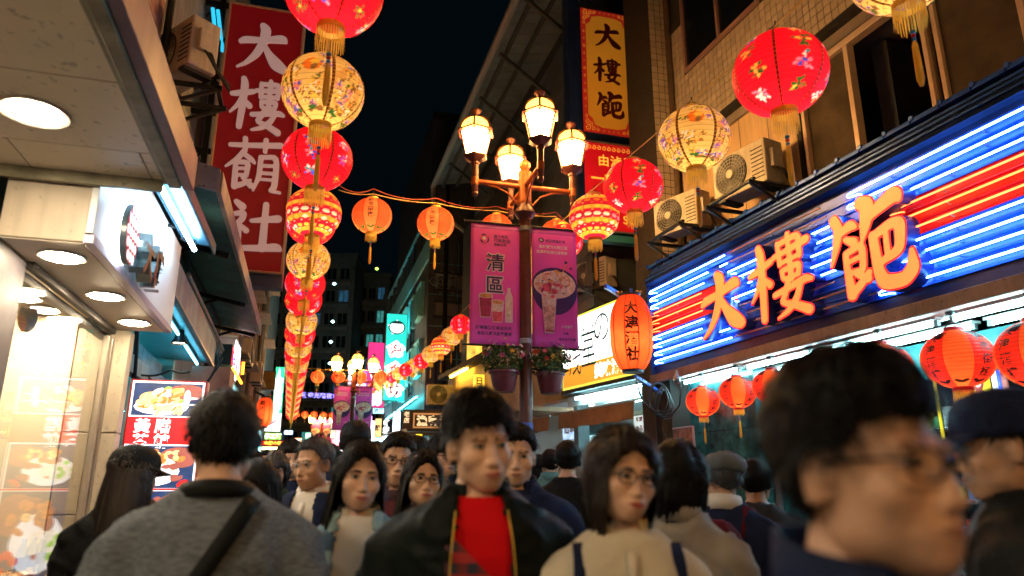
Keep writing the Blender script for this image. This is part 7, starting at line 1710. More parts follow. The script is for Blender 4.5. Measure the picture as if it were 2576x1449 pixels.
def mesh_from(name, V, F, mats, smooth=True, mi=None):
    me = bpy.data.meshes.new(name); me.from_pydata(np.asarray(V).tolist(), [], [list(map(int, f)) for f in F])
    for m in (mats if isinstance(mats, (list, tuple)) else [mats]): me.materials.append(m)
    if mi is not None: me.polygons.foreach_set('material_index', mi)
    if smooth: me.polygons.foreach_set('use_smooth', [True] * len(F))
    me.update(); return me
def part(name, me, root, label=None):
    o = bpy.data.objects.new(name, me); COL.objects.link(o); o.parent = root
    if label: o['label'] = label
    return o
def remesh(mb, vox, it=4):
    me = mb.mesh('tmp', M_dark); o = bpy.data.objects.new('tmp', me); COL.objects.link(o)
    r = o.modifiers.new('r', 'REMESH'); r.mode = 'VOXEL'; r.voxel_size = vox; s = o.modifiers.new('s', 'SMOOTH'); s.iterations = it; s.factor = .5
    ev = o.evaluated_get(C.evaluated_depsgraph_get()).to_mesh(); n = len(ev.vertices); V = np.empty(n * 3); ev.vertices.foreach_get('co', V); N = np.empty(n * 3); ev.vertices.foreach_get('normal', N)
    F = [tuple(p.vertices) for p in ev.polygons]; bpy.data.objects.remove(o); bpy.data.meshes.remove(me); return V.reshape(-1, 3), F, N.reshape(-1, 3)
TZ = np.array([.80, .92, 1.02, 1.14, 1.25, 1.33, 1.375, 1.405, 1.43, 1.455])
TRX = {'m': np.array([.165, .160, .155, .168, .182, .187, .172, .136, .100, .066]), 'f': np.array([.168, .155, .132, .142, .152, .157, .145, .115, .084, .056])}
TRY = {'m': np.array([.120, .112, .108, .115, .122, .112, .098, .085, .070, .060]), 'f': np.array([.122, .108, .094, .104, .118, .102, .088, .076, .062, .052])}
def tor(z, sex, g=0.0): return np.interp(z, TZ, TRX[sex]) + g, np.interp(z, TZ, TRY[sex]) + g
def surf_y(x, z, sex, g, back=False):
    rx, ry = tor(z, sex, g); y = ry * math.sqrt(max(.02, 1 - min(.98, abs(x) / rx) ** 2.2)); return .01 + (y if back else -y)
def torso_mb(mb, sex, g, z0=.80, top=1.455, n=30):
    zs = np.unique(np.concatenate([np.linspace(z0, top, 22), [top]])); V = []
    a = np.arange(n) * 2 * PI / n
    for z in zs:
        rx, ry = tor(max(z, .8), sex, g); e = .9
        V.append(np.stack([rx * np.sign(np.cos(a)) * np.abs(np.cos(a)) ** e, .01 + ry * np.sign(np.sin(a)) * np.abs(np.sin(a)) ** e, np.full(n, z)], 1))
    k = len(zs); mb.add(np.concatenate(V), [(i * n + j, i * n + (j + 1) % n, (i + 1) * n + (j + 1) % n, (i + 1) * n + j) for i in range(k - 1) for j in range(n)] + [tuple(range(n))[::-1], tuple(range((k - 1) * n, k * n))])
def arm_pts(sex, s):
    w = .178 if sex == 'm' else .150
    return [(s * (w - .035), .012, 1.335), (s * (w + .022), .02, 1.285), (s * (w + .052), .032, 1.20), (s * (w + .062), .040, 1.08), (s * (w + .058), .012, .98), (s * (w + .045), -.035, .86)]
def arms_mb(mb, sex, g, rr=(.060, .062, .054, .046, .042, .034), upto=6):
    for s in (-1, 1): mb.tube(arm_pts(sex, s)[:upto], np.array(rr[:upto]) + g, 14)
_G = {}
def body_proto(sex):
    k = 'body' + sex
    if k in _G: return _G[k]
    mb = MB(); torso_mb(mb, sex, -.004); arms_mb(mb, sex, 0)
    for s in (-1, 1):
        mb.tube([(s * .088, .01, .86), (s * .092, .0, .66), (s * .092, .0, .50), (s * .092, .015, .30), (s * .092, .02, .10), (s * .092, .02, .05)], [.092, .080, .060, .058, .042, .040], 12)
        mb.tube([(s * .092, .045, .035), (s * .095, -.05, .03), (s * .10, -.14, .025)], [.036, .036, .026], 10)
        w = arm_pts(sex, s)[-1]; mb.tube([w, (w[0] - s * .004, w[1] - .012, w[2] - .05), (w[0] - s * .006, w[1] - .020, w[2] - .095)], [.028, .034, .030], 10)
    mb.tube([(0, .030, 1.36), (0, .022, 1.43), (0, .004, 1.51)], [.060, .052, .049] if sex == 'm' else [.052, .043, .041], 16)
    V, F, N = remesh(mb, .014, 3)
    fg = MB()
    for s in (-1, 1):
        w = arm_pts(sex, s)[-1]; b = np.array((w[0] - s * .006, w[1] - .022, w[2] - .098))
        for i, (dy, L) in enumerate(((-.024, .068), (-.008, .076), (.008, .072), (.023, .056))):
            p = b + (0, dy, .012); fg.tube([p, p + (-s * .004, 0, -L * .4), p + (-s * .014, -.004, -L * .72), p + (-s * .028, -.008, -L * .95)], [.0095, .009, .008, .0065], 8)
        p = b + (-s * .004, -.03, .055); fg.tube([p, p + (-s * .01, -.022, -.025), p + (-s * .016, -.030, -.055)], [.011, .0095, .007], 8)
    fv = np.concatenate(fg.v); F = F + [tuple(i + len(V) for i in f) for f in fg.f]; V = np.concatenate([V, fv]); _G[k] = (V, F); return _G[k]
def folds(V, N, amp, seed, sc=1.0):
    n = vnoise(V * (9, 9, 5) * sc, seed); n2 = vnoise(V * (22, 22, 14) * sc, seed + 1); r = (1 - np.abs(2 * vnoise(V * (8, 8, 15) * sc + n[:, None] * 2.5, seed + 2))) ** 4 * 2 - .6
    return V + N * ((n * .7 + n2 * .3 + .35 * r - .15) * amp)[:, None]
def garment(kind, sex, seed=0):
    """kind: tee, shirt, jacket, open (jacket open at the front), vest, coat"""
    k = (kind, sex, seed)
    if k in _G: return _G[k]
    g = {'tee': .006, 'shirt': .010, 'jacket': .022, 'open': .024, 'vest': .022, 'coat': .032, 'sweater': .018}[kind]; mb = MB()
    torso_mb(mb, sex, g, {'tee': .84, 'shirt': .82, 'coat': .60}.get(kind, .86), 1.435 if kind in ('tee', 'shirt', 'vest') else 1.458)
    if kind == 'coat': pass
    if kind not in ('vest', 'tee'): arms_mb(mb, sex, g * .8, (.062, .064, .056, .050, .048, .044))
    V, F, N = remesh(mb, .0125, 12)
    V = folds(V, N, {'tee': .006, 'shirt': .008, 'jacket': .019, 'open': .021, 'vest': .011, 'coat': .020, 'sweater': .014}[kind], seed)
    if kind in ('open', 'vest'):
        c = np.array([V[list(f)].mean(0) for f in F]); w = np.interp(c[:, 2], [.86, 1.1, 1.3, 1.40], [.085, .080, .072, .060]) * (1 if kind == 'open' else .95) + .006 * vnoise(c * 14, 5)
        F = [f for f, q, ww in zip(F, c, w) if not (q[1] < -.02 and abs(q[0]) < ww)]
    _G[k] = (V, F); return _G[k]
def collar(sex, kind):
    r0 = .070 if sex == 'm' else .061; a = np.linspace(.42, 2 * PI - .42, 34) if kind != 'round' else np.linspace(0, 2 * PI, 40)
    V = []
    for q in a:
        fr = math.cos(q) * .5 + .5
        if kind == 'round': sec = [(r0 + .014, -.022), (r0 + .008, .016), (r0 + .018, .018), (r0 + .030, -.020)]
        elif kind == 'stand': sec = [(r0 + .008, -.02), (r0 + .006, .045), (r0 + .014, .047), (r0 + .022, -.022)]
        else: sec = [(r0, -.005), (r0 - .003, .034), (r0 + .008, .036), (r0 + .024 + fr * .012, -.006 - fr * .030)]
        for r, z in sec: V.append((r * math.sin(q), .018 - r * .96 * math.cos(q), 1.446 + z - fr * .035))
    n = len(a); return np.array(V), [(4 * i + j, 4 * i + j + 1, 4 * i + 4 + j + 1, 4 * i + 4 + j) for i in range(n - 1) for j in range(3)]
def trousers():
    if 'tr' in _G: return _G['tr']
    mb = MB()
    for s in (-1, 1): mb.tube([(s * .085, .012, .90), (s * .095, .005, .70), (s * .097, .005, .48), (s * .097, .02, .25), (s * .097, .02, .06)], [.098, .096, .080, .074, .070], 14)
    mb.tube([(0, .012, .99), (0, .012, .84)], [.15, .155], 16)
    V, F, N = remesh(mb, .016, 4); _G['tr'] = (folds(V, N, .012, 4), F); return _G['tr']
def shoes():
    mb = MB()
    for s in (-1, 1):
        mb.tube([(s * .095, .075, .045), (s * .097, .03, .052), (s * .10, -.06, .045), (s * .103, -.15, .034), (s * .104, -.185, .03)], [.036, .046, .046, .038, .02], 12); mb.box(ID, s * .099 - .045, s * .099 + .045, -.19, .10, 0, .02)
    return mb
SKIN = [mat('skin_warm', (.50, .28, .175), .5, 0, var=.20, vs=24, bump=.18, bs=140, sss=.10), mat('skin_pale', (.58, .35, .24), .5, 0, var=.20, vs=24, bump=.18, bs=140, sss=.10), mat('skin_tan', (.36, .18, .10), .48, 0, var=.12, vs=14, bump=.10, bs=160, sss=.10)]
M_hair = mat('hair_black', (.007, .006, .006), .45, 0, var=.4, vs=60, bump=.5, bs=220, stretch=(1, 1, .08), spec=.10); M_hairb = mat('hair_brown', (.016, .009, .006), .45, 0, var=.5, vs=50, bump=.5, bs=220, stretch=(1, 1, .08)); M_hairg = mat('hair_greying', (.035, .035, .040), .5, 0, var=.6, vs=70, bump=.5, bs=220, stretch=(1, 1, .08))
M_eyew = mat('eye_white', (.36, .32, .29), .3); M_iris = mat('iris_dark', (.015, .008, .005), .12); M_lash = mat('lash', (.012, .008, .007), .6); M_lip = [mat('lip_rose', (.42, .13, .11), .4), mat('lip_brown', (.34, .15, .11), .45), mat('lip_red', (.42, .08, .08), .4)]
def patch(pts, kw, off, F):
    P = np.array(pts, float); y = face_y(P[:, 0], P[:, 1], kw); return np.stack([P[:, 0], y - off, P[:, 1]], 1), F
def face_parts(kw, female, lip, brow_m, side_fix):
    """eyes, brows and lips laid onto the face; returns list of (name, V, F, mats, mi)"""
    out = []
    for s in (-1, 1):
        n = 13; t = np.linspace(-1, 1, n); xs = s * .032 + t * .0150; arch = 1 - t * t
        up = .0010 + .0048 * arch ** .8 + s * t * .0012; lo_ = -.0010 - .0027 * arch + s * t * .0010
        pts = [(x, a) for x, a in zip(xs, up)] + [(x, b) for x, b in zip(xs, lo_)]; F = [(i, i + 1, n + i + 1, n + i) for i in range(n - 1)]
        v1, f1 = patch(pts, kw, .0006, F); mi = [0] * len(f1)
        ir = []; m = 9
        for q in np.linspace(-1, 1, m):
            x = s * .032 + q * .0056; h = .0056 * math.sqrt(max(0, 1 - q * q)); tt = (x - s * .032) / .0150; ar = 1 - tt * tt
            ir.append((x, min(h + .0006, .0009 + .0048 * ar ** .8 + s * tt * .0012), max(-h + .0006, -.0010 - .0027 * ar + s * tt * .0010)))
        p2 = [(a, b) for a, b, c in ir] + [(a, c) for a, b, c in ir]; v2, f2 = patch(p2, kw, .0012, [(i, i + 1, m + i + 1, m + i) for i in range(m - 1)])
        th = .0022 if not female else .0028
        p3 = [(x, a + th) for x, a in zip(xs, up)] + [(x, a - .0006) for x, a in zip(xs, up)]; v3, f3 = patch(p3, kw, .0016, F)
        p4 = [(x, b + .0002) for x, b in zip(xs, lo_)] + [(x, b - .0009) for x, b in zip(xs, lo_)]; v4, f4 = patch(p4, kw, .0010, F)
        V, FF, MI = [], [], []; o = 0
        for v, f, mm in ((v1, f1, 0), (v2, f2, 1), (v3, f3, 2), (v4, f4, 2)): V.append(v); FF += [tuple(i + o for i in q) for q in f]; MI += [mm] * len(f); o += len(v)
        out.append(('eye', np.concatenate(V), FF, [M_eyew, M_iris, M_lash], MI))
        n = 11; t = np.linspace(0, 1, n); xb = s * (.0125 + .041 * t); zb = .0200 + .0034 * np.sin(t * 2.7) - .0015 * t; hb = (.0046 if not female else .0028) * (1 - t ** 3 * .8) * (.6 + .8 * np.sin(PI * np.clip(t + .18, 0, 1)))
        v, f = patch([(x, z + h) for x, z, h in zip(xb, zb, hb)] + [(x, z - h) for x, z, h in zip(xb, zb, hb)], kw, .0012, [(i, i + 1, n + i + 1, n + i) for i in range(n - 1)]); out.append(('eyebrow', v, f, [brow_m], None))
    n = 17; t = np.linspace(-1, 1, n); x = t * .0245; e = 1 - np.abs(t) ** 1.8
    ml = -.0712 + .0010 * np.cos(t * PI * 1.0) * 0 + .0012 * np.abs(t); ul = ml + .0072 * e * (1 - .18 * np.exp(-(t / .14) ** 2)) + .0002; ll = ml - .0088 * e ** .8
    rows_ = [ul, (ul + ml) / 2, ml + .0004, ml - .0004, (ml + ll) / 2, ll]; offs = [.0002, .0016, .0004, .0004, .0020, .0002]
    V = []
    for zz, of in zip(rows_, offs): v, _ = patch(list(zip(x, zz)), kw, of, []); V.append(v)
    F = [(i * n + j, i * n + j + 1, (i + 1) * n + j + 1, (i + 1) * n + j) for i in range(5) for j in range(n - 1)]; MI = [1 if i == 2 else 0 for i in range(5) for j in range(n - 1)]
    out.append(('lips', np.concatenate(V), F, [lip, M_lash], MI)); return out
HL = {'short': ([0, 25, 50, 68, 80, 95, 115, 145, 180], [42, 42, 36, 16, -8, -6, -24, -40, -46]), 'tall': ([0, 25, 50, 68, 80, 95, 115, 145, 180], [34, 36, 33, 16, -6, -4, -20, -36, -42]),
      'bangs': ([0, 30, 50, 62, 75, 95, 120, 180], [16, 17, 16, -4, -40, -50, -55, -55]), 'parted': ([0, 12, 30, 50, 64, 80, 110, 180], [48, 45, 34, 10, -18, -45, -55, -55])}
def hair_mesh(hk, style, q, n=72, m=56, strands=0, lift=1.0):
    """cap of hair on the scalp, hanging lengths where the style has them, loose strands on top"""
    V0, F0, D, r, TH, PH = head_mesh(hk, n, m); az = np.degrees(np.abs(PH)); el = 90 - np.degrees(TH)
    line = 'short' if style in ('short', 'grey', 'receding') else 'tall' if style == 'tall' else 'bangs' if style in ('bob_bangs', 'bowl') else 'parted'
    hl = np.interp(az, *HL[line]) + 5 * vnoise(np.stack([PH * 9, PH * 0, PH * 0], 1), 3) + (6 if style == 'receding' else 0)
    k = np.clip((el - hl) / 7, -1, 1)
    top = {'short': .022, 'grey': .018, 'receding': .014, 'tall': .034, 'bob_bangs': .026, 'bowl': .030, 'bob': .028, 'long': .022}[style] * lift; side = {'short': .013, 'grey': .012, 'receding': .012, 'tall': .012, 'bob_bangs': .026, 'bowl': .022, 'bob': .030, 'long': .018}[style]
    t = side + (top - side) * np.clip((el - 5) / 55, 0, 1)
    fq = 20 if style in ('tall', 'short') else 13; cl = vnoise(np.stack([np.sin(PH) * fq, np.cos(PH) * fq, TH * 4], 1), 7) * (2.0 if style == 'tall' else 1.3); fi = vnoise(np.stack([np.sin(PH) * 42, np.cos(PH) * 42, TH * 7], 1), 8)
    t = t * (1 + .45 * cl + .22 * fi); t = np.where(k > 0, t * np.minimum(1, k * 1.6 + .12), -.010)
    ear = (az > 70) & (az < 112) & (el < 14) & (el > -34)
    rr = r.copy()
    if style in ('bob', 'long', 'bob_bangs'): rr = np.where((az > 55) & (az < 125), np.minimum(rr, .088), rr)
    else: t = np.where(ear & (az < 104), -.012, t)
    V = D * (rr + t)[:, None]; F = list(F0[:-1]); Vs = [V]; tot = len(V)
    if style in ('bob', 'long', 'bob_bangs'):
        ze = {'bob': -.150, 'bob_bangs': -.120, 'long': -.36}[style]; a0 = {'bob': 50, 'bob_bangs': 66, 'long': 62}[style]; nc, nr = 60, 16; a = np.radians(np.linspace(a0, 360 - a0, nc)); zz = np.linspace(.035, ze, nr); cv = []
        for i, z in enumerate(zz):
            s = i / (nr - 1); b = .100 + .010 * math.sin(s * PI) + (.010 * s if style == 'long' else -.022 * max(0, s - .6) / .4)
            cl2 = vnoise(np.stack([np.sin(a) * 16, np.cos(a) * 16, np.full(nc, z * 5)], 1), 5); rad = b * (1 + .16 * cl2)
            zi = z - .03 * s * np.abs(vnoise(np.stack([a * 9, a * 0, a * 0], 1), 6)) * 2
            cv.append(np.stack([rad * np.sin(a) * (.92 if style != 'long' else .90 + .18 * s), -rad * np.cos(a) * 1.08 + .012, zi], 1))
        cv = np.concatenate(cv); Vs.append(cv); F += [(tot + i * nc + j, tot + i * nc + j + 1, tot + (i + 1) * nc + j + 1, tot + (i + 1) * nc + j) for i in range(nr - 1) for j in range(nc - 1)]; tot += len(cv)
    ok = np.nonzero(k > .25)[0]
    if style not in ('bob', 'long', 'bob_bangs'): ok = np.nonzero((k > .25) & ~ear)[0]
    for _ in range(strands):
        i = ok[q.randrange(len(ok))]; d = D[i]; p = d * (rr[i] + max(t[i], .004) * q.uniform(.7, 1.0)); dn = np.array([q.gauss(0, .5), q.gauss(0, .5) + (.2 if style == 'tall' else -.25), -.9 if el[i] < 55 else -.1]); dn = unit(dn - d * np.dot(dn, d)); sd = np.cross(d, dn)
        L = q.uniform(.022, .055); w = q.uniform(.0008, .0017); pts = [p + dn * L * s + d * (q.uniform(.002, .017) * s * (1.4 - s)) for s in (0, .5, 1)]
        v = [pts[0] - sd * w, pts[0] + sd * w, pts[1] + sd * w, pts[1] - sd * w, pts[2]]; Vs.append(np.array(v)); F += [(tot, tot + 1, tot + 2, tot + 3), (tot + 3, tot + 2, tot + 4)]; tot += 5
    if style in ('long', 'bob', 'bob_bangs') and strands:
        cvn = len(cv) // nc
        for _ in range(strands // 2):
            j = q.randrange(nc); i = q.randrange(cvn - 5); v = []
            ps = [cv[(i + s) * nc + j] * (1 + q.uniform(.0, .035), 1 + q.uniform(.0, .035), 1) for s in range(0, 5, 2)]; w = q.uniform(.001, .0022); tg = unit(np.cross(ps[0] * (1, 1, 0), (0, 0, 1)))
            v = [ps[0] - tg * w, ps[0] + tg * w, ps[1] + tg * w, ps[1] - tg * w, ps[2] + (0, 0, -.01)]; Vs.append(np.array(v)); F += [(tot, tot + 1, tot + 2, tot + 3), (tot + 3, tot + 2, tot + 4)]; tot += 5
    return np.concatenate(Vs), F
EZ = 1.556
CLOTH = {}
def cloth(nm, col, rough=.75, **kw):
    if nm not in CLOTH: CLOTH[nm] = mat('cloth_' + nm, col, rough, 0, var=kw.pop('var', .2), vs=kw.pop('vs', 9), bump=kw.pop('bump', .25), bs=kw.pop('bs', 130), sheen=0, spec=.06, **kw)
    return CLOTH[nm]
def plaid(nm, c0, c1, c2, sc=16):
    m = mat('cloth_' + nm, c0, .75, bump=.2, bs=120); nt = m.node_tree; N, L = nt.nodes, nt.links; b = N['Principled BSDF']; tc = N.new('ShaderNodeTexCoord'); cur = None
    for ax, col in (('X', c1), ('Z', c2)):
        w = N.new('ShaderNodeTexWave'); w.bands_direction = ax; w.inputs['Scale'].default_value = sc / 6.0; w.inputs['Distortion'].default_value = .6; L.new(tc.outputs['Object'], w.inputs['Vector'])
        r = N.new('ShaderNodeValToRGB'); e = r.color_ramp.elements; e[0].position, e[1].position = .45, .6; L.new(w.outputs['Fac'], r.inputs[0]); mx = N.new('ShaderNodeMixRGB'); L.new(r.outputs[0], mx.inputs[0])
        if cur is None: mx.inputs[1].default_value = _lin(c0)
        else: L.new(cur, mx.inputs[1])
        mx.inputs[2].default_value = _lin(col); cur = mx.outputs[0]
    L.new(cur, b.inputs['Base Color']); return m
NP = [0]; PEOPLE = []
def person(px, py, d, turn, head_turn, sex, label, hk='man', hair='short', skin=0, hairm=None, wear=(), nod=0.0, glasses=None, cap=None, straps=(), lip=1, lo=False, pack=None, strands=900, tilt=None, zmul=1.0, size=None):
    NP[0] += 1; q = random.Random(100 + NP[0]); tilt = q.uniform(-6, 6) if tilt is None else tilt; nod = nod + q.uniform(-3, 7); p = at(px, py, d); s = p[2] / EZ; fx = 1.0
    dc = unit((CAM - p) * (1, 1, 0)); base = math.atan2(dc[0], -dc[1]); rz = base + math.radians(turn)
    root = thing('person', (p[0], p[1], 0), label, 'person', 'people walking in the street'); root.rotation_euler = (0, 0, rz); hs = (size or s) / s
    root.scale = (hs * s, hs * s, s)
    n, m = (44, 34) if lo else (84, 66)
    kw = HEADS[hk]; ha = math.radians(head_turn - turn); up = np.array((0, -.012, EZ))
    def hd(V):
        V = rot_x(np.asarray(V, float), math.radians(nod)); c, s_ = math.cos(math.radians(tilt)), math.sin(math.radians(tilt)); V = np.stack([V[:, 0] * c + V[:, 2] * s_, V[:, 1], -V[:, 0] * s_ + V[:, 2] * c], 1) * (.93 if sex == 'm' else .90)
        return rot_z(V, ha) + up
    bv, bf = body_proto(sex); V0, F0, *_ = head_mesh(hk, n, m)
    part('body', mesh_from('body', np.concatenate([bv, hd(V0)]), list(bf) + [tuple(i + len(bv) for i in f) for f in F0], SKIN[skin]), root)
    hm = hairm or M_hair
    if hair:
        hv, hf = hair_mesh(hk, hair, q, 40 if lo else 72, 30 if lo else 56, 150 if lo else strands); part('hair', mesh_from('hair', hd(hv), hf, hm), root)
    if abs(head_turn) < 125:
        for nm, v, f, ms, mi in face_parts(kw, sex == 'f', M_lip[lip], hm, 0): part(nm, mesh_from(nm, hd(v), f, ms, True, mi), root)
    for it in wear:
        kind, mt = it[0], it[1]
        if kind in ('tee', 'shirt', 'jacket', 'open', 'vest', 'coat', 'sweater'):
            sd = it[2] if len(it) > 2 else NP[0] % 3; v, f = garment(kind, sex, sd); k = ('gm', kind, sex, sd, mt.name)
            if k not in _G: _G[k] = mesh_from({'tee': 't_shirt', 'open': 'jacket'}.get(kind, kind), v, f, mt)
            o = part({'tee': 't_shirt', 'open': 'jacket'}.get(kind, kind), _G[k], root)
            if kind in ('open', 'vest'): so_ = o.modifiers.new('thick', 'SOLIDIFY'); so_.thickness = .007
        elif kind == 'collar':
            v, f = collar(sex, it[2]); part('collar', mesh_from('collar', v, f, mt), root).modifiers.new('thick', 'SOLIDIFY').thickness = .003
        elif kind == 'zip':
            for sg_ in (-1, 1):
                mb = MB(); zs = np.linspace(.9, 1.40, 14); mb.tube([(sg_ * (np.interp(z, [.86, 1.1, 1.3, 1.40], [.085, .080, .072, .060]) + .002), surf_y(.075, z, sex, .033), z) for z in zs], .0017, 5); part('zip', mesh_from('zip', np.concatenate(mb.v), mb.f, mt), root)
        elif kind == 'panel':                                         # printed block on the shirt front
            us = np.linspace(0, 1, 16); xs = np.linspace(-.085, .085, 22); V = [(x, surf_y(x, .86 + u * (.50 - (x + .085) * 1.0), sex, .017), .86 + u * (.50 - (x + .085) * 1.0)) for u in us for x in xs]
            part('shirt_print', mesh_from('shirt_print', V, [(i * 22 + j, i * 22 + j + 1, (i + 1) * 22 + j + 1, (i + 1) * 22 + j) for i in range(15) for j in range(21)], mt), root)
        elif kind == 'badge':
            mb = MB(); V = [(x, surf_y(x, z, sex, .034), z) for z in (1.20, 1.222) for x in (-.14, -.12, -.10, -.08)]; part('badge', mesh_from('badge', V, [(0, 1, 5, 4), (1, 2, 6, 5), (2, 3, 7, 6)], mt), root)
        elif kind == 'placket':
            zs = np.linspace(.9, 1.385, 12); V = [(x, surf_y(x, z, sex, it[2] if len(it) > 2 else .018), z) for z in zs for x in (-.012, .012)]; part('placket', mesh_from('placket', V, [(2 * i, 2 * i + 1, 2 * i + 3, 2 * i + 2) for i in range(11)], mt), root).modifiers.new('t', 'SOLIDIFY').thickness = .003
    tv, tf = trousers(); tm = [cloth('denim_dark', (.03, .04, .08)), cloth('trouser_black', (.015, .015, .018)), cloth('trouser_grey', (.06, .06, .065))][NP[0] % 3]; k = ('tr', tm.name)
    if k not in _G: _G[k] = mesh_from('trousers', tv, tf, tm)
    part('trousers', _G[k], root)
    if 'shoe' not in _G: mb = shoes(); _G['shoe'] = mesh_from('shoes', np.concatenate(mb.v), mb.f, mat('shoe_dark', (.03, .028, .03), .5))
    part('shoes', _G['shoe'], root)
    if glasses:
        mb = MB(); r0 = .0022 if glasses is not M_steel else .0014
        for sg_ in (-1, 1):
            a = np.linspace(0, 2 * PI, 21); P = np.stack([sg_ * .034 + .0235 * np.sign(np.cos(a)) * np.abs(np.cos(a)) ** .7, np.full(21, -.1035), -.002 + .0165 * np.sign(np.sin(a)) * np.abs(np.sin(a)) ** .7], 1); P[:, 1] += (np.abs(P[:, 0]) / .06) ** 2 * .012; mb.tube(P, r0, 5, cap=False)
            mb.tube([(sg_ * .0575, -.092, .004), (sg_ * .072, -.055, .006), (sg_ * .0815, .0, .006), (sg_ * .083, .018, -.004)], r0 * 1.1, 5)
        mb.tube([(-.0105, -.106, .001), (0, -.110, .004), (.0105, -.106, .001)], r0, 5)
        part('glasses', mesh_from('glasses', hd(np.concatenate(mb.v)), mb.f, glasses), root)
    if cap:
        kind, cm = cap; mb = MB(); a = np.arange(32) * 2 * PI / 32
        pr = [(.108, .022), (.110, .040), (.110, .066), (.100, .098), (.078, .124), (.045, .138), (.012, .142)] if kind != 'flat' else [(.106, .026), (.120, .044), (.128, .068), (.116, .098), (.084, .118), (.045, .128), (.012, .130)]
        mb.lathe((0, .010, 0), pr, 32, 0, .90, 1.10); mb.lathe((0, .010, .142 if kind != 'flat' else .130), [(.001, .006), (.009, .003), (.009, -.004)], 8)
        n_ = 15; t = np.linspace(-1.05, 1.05, n_); V = []
        L = .075 if kind != 'flat' else .042
        for z0_ in (.022, .027):
            for s_ in (0, .5, 1): V += [(.098 * math.sin(x) * (1 + .06 * s_), .010 - .116 * math.cos(x) - L * s_ * max(0, math.cos(x)) ** .6, z0_ + .010 - s_ * .014 - .02 * (math.sin(x) ** 2) * s_) for x in t]
        f = [(i * n_ + j, i * n_ + j + 1, (i + 1) * n_ + j + 1, (i + 1) * n_ + j) for i in (0, 1, 3, 4) for j in range(n_ - 1)]; mb.add(V, f)
        V = np.concatenate(mb.v); nn = np.stack([V[:, 0] * 6, V[:, 1] * 6, V[:, 2] * 9], 1); V = V * (1 + .05 * vnoise(nn, 3)[:, None] * (V[:, 2:3] > .03))
        part('cap', mesh_from('cap', hd(V), mb.f, cm), root)
    for st in straps:
        mt, x0_, z0_, x1_, z1_, g, back = st; mb = MB(); t = np.linspace(0, 1, 16); P = []
        for u in t: x = x0_ + (x1_ - x0_) * u; z = z0_ + (z1_ - z0_) * u; P.append((x, surf_y(x, z, sex, g, back), z))
        P = np.array(P); w = np.array([.015, 0, 0]) if abs(x1_ - x0_) < .15 else np.array([.017, 0, .012]) * (1 if (x1_ - x0_) * (z1_ - z0_) < 0 else -1) ; V = np.concatenate([P - w, P + w]); k = len(P); F = [(i, i + 1, k + i + 1, k + i) for i in range(k - 1)]
        part('strap', mesh_from('strap', V, F, mt), root).modifiers.new('t', 'SOLIDIFY').thickness = .008
    if pack:
        mb = MB(); zz = [(.02, .92), (.10, .93), (.135, 1.0), (.14, 1.18), (.125, 1.32), (.08, 1.375), (.02, 1.385)]; mb.lathe((0, .205, 0), zz, 20, 0, 1.0, .62); V, F, N = remesh(mb, .014, 3); part('backpack', mesh_from('backpack', folds(V, N, .012, 3), F, pack), root)
        for sg_ in (-1, 1):
            mb = MB(); P = [(sg_ * .10, .13, 1.30), (sg_ * .11, .06, 1.425), (sg_ * .115, -.06, 1.41), (sg_ * .13, -.12, 1.25), (sg_ * .16, -.06, 1.05)]; mb.tube(P, .016, 6); part('strap', mesh_from('strap', np.concatenate(mb.v), mb.f, pack), root)
    PEOPLE.append(root); return root
K = cloth('black', (.010, .011, .012), .55, bump=.3, bs=60); KG = cloth('black_green', (.006, .009, .009), .5, bump=.3, bs=60); NV = cloth('navy', (.012, .018, .05)); GR = cloth('heather', (.12, .14, .165), .85, var=.45, vs=110, bump=.5, bs=180, stretch=(.35, 1, 2.2))
RED = cloth('red', (.52, .006, .010), .8, var=.08); WH = cloth('white', (.62, .60, .58), .8, var=.06); CR = cloth('cream', (.52, .47, .37), .75, var=.08); DN = plaid('denim_plaid', (.07, .17, .24), (.22, .36, .42), (.03, .08, .15)); DK = plaid('dark_plaid', (.05, .01, .014), (.02, .015, .05), (.13, .015, .02)); PR = plaid('red_plaid', (.10, .006, .008), (.012, .012, .03), (.30, .01, .012), 40)
GN = cloth('dark_green', (.012, .045, .030)); BG = cloth('beige_grey', (.24, .22, .20), .75); MR = cloth('maroon', (.08, .012, .022)); TL = cloth('teal_hood', (.10, .22, .24)); BR_ = cloth('brown', (.06, .035, .02)); GY = cloth('grey_cap', (.13, .16, .19), .7, var=.35); CH = cloth('charcoal', (.035, .036, .04))
# --- nearest
person(2150, 1182, .79, 58, 54, 'm', 'very close man at the right edge, dark hair and black glasses, facing right', 'man_wide', 'tall', 0, wear=(('jacket', NV, 1), ('collar', NV, 'stand')), glasses=M_black, lip=1, strands=2600, nod=-2)
person(1203, 1120, 1.86, 6, 22, 'm', 'young man in black jacket over a red shirt, centre of the crowd', 'man', 'tall', 1, wear=(('tee', RED, 0), ('panel', PR), ('collar', RED, 'round'), ('open', KG, 1), ('collar', KG, 'stand'), ('zip', M_gold)), lip=0, strands=2600, nod=2)
person(1562, 1200, 1.78, 12, 28, 'f', 'woman with bobbed dark hair, glasses and cream shirt, right of the man in red', 'woman_round', 'bob', 1, M_hairb, wear=(('shirt', CR, 1), ('collar', CR, 'shirt'), ('placket', CR)), lip=2, strands=2200, glasses=M_dark, straps=((NV, .12, 1.40, .14, .95, .016, False), (NV, -.12, 1.40, -.14, .95, .016, False)))
person(562, 1112, 1.90, 176, 188, 'm', 'man seen from behind in heather grey sweater with black shoulder strap', 'man_wide', 'short', 0, wear=(('sweater', GR, 1), ('collar', K, 'round')), straps=((K, -.09, 1.415, .17, .98, .030, True),), strands=2600)
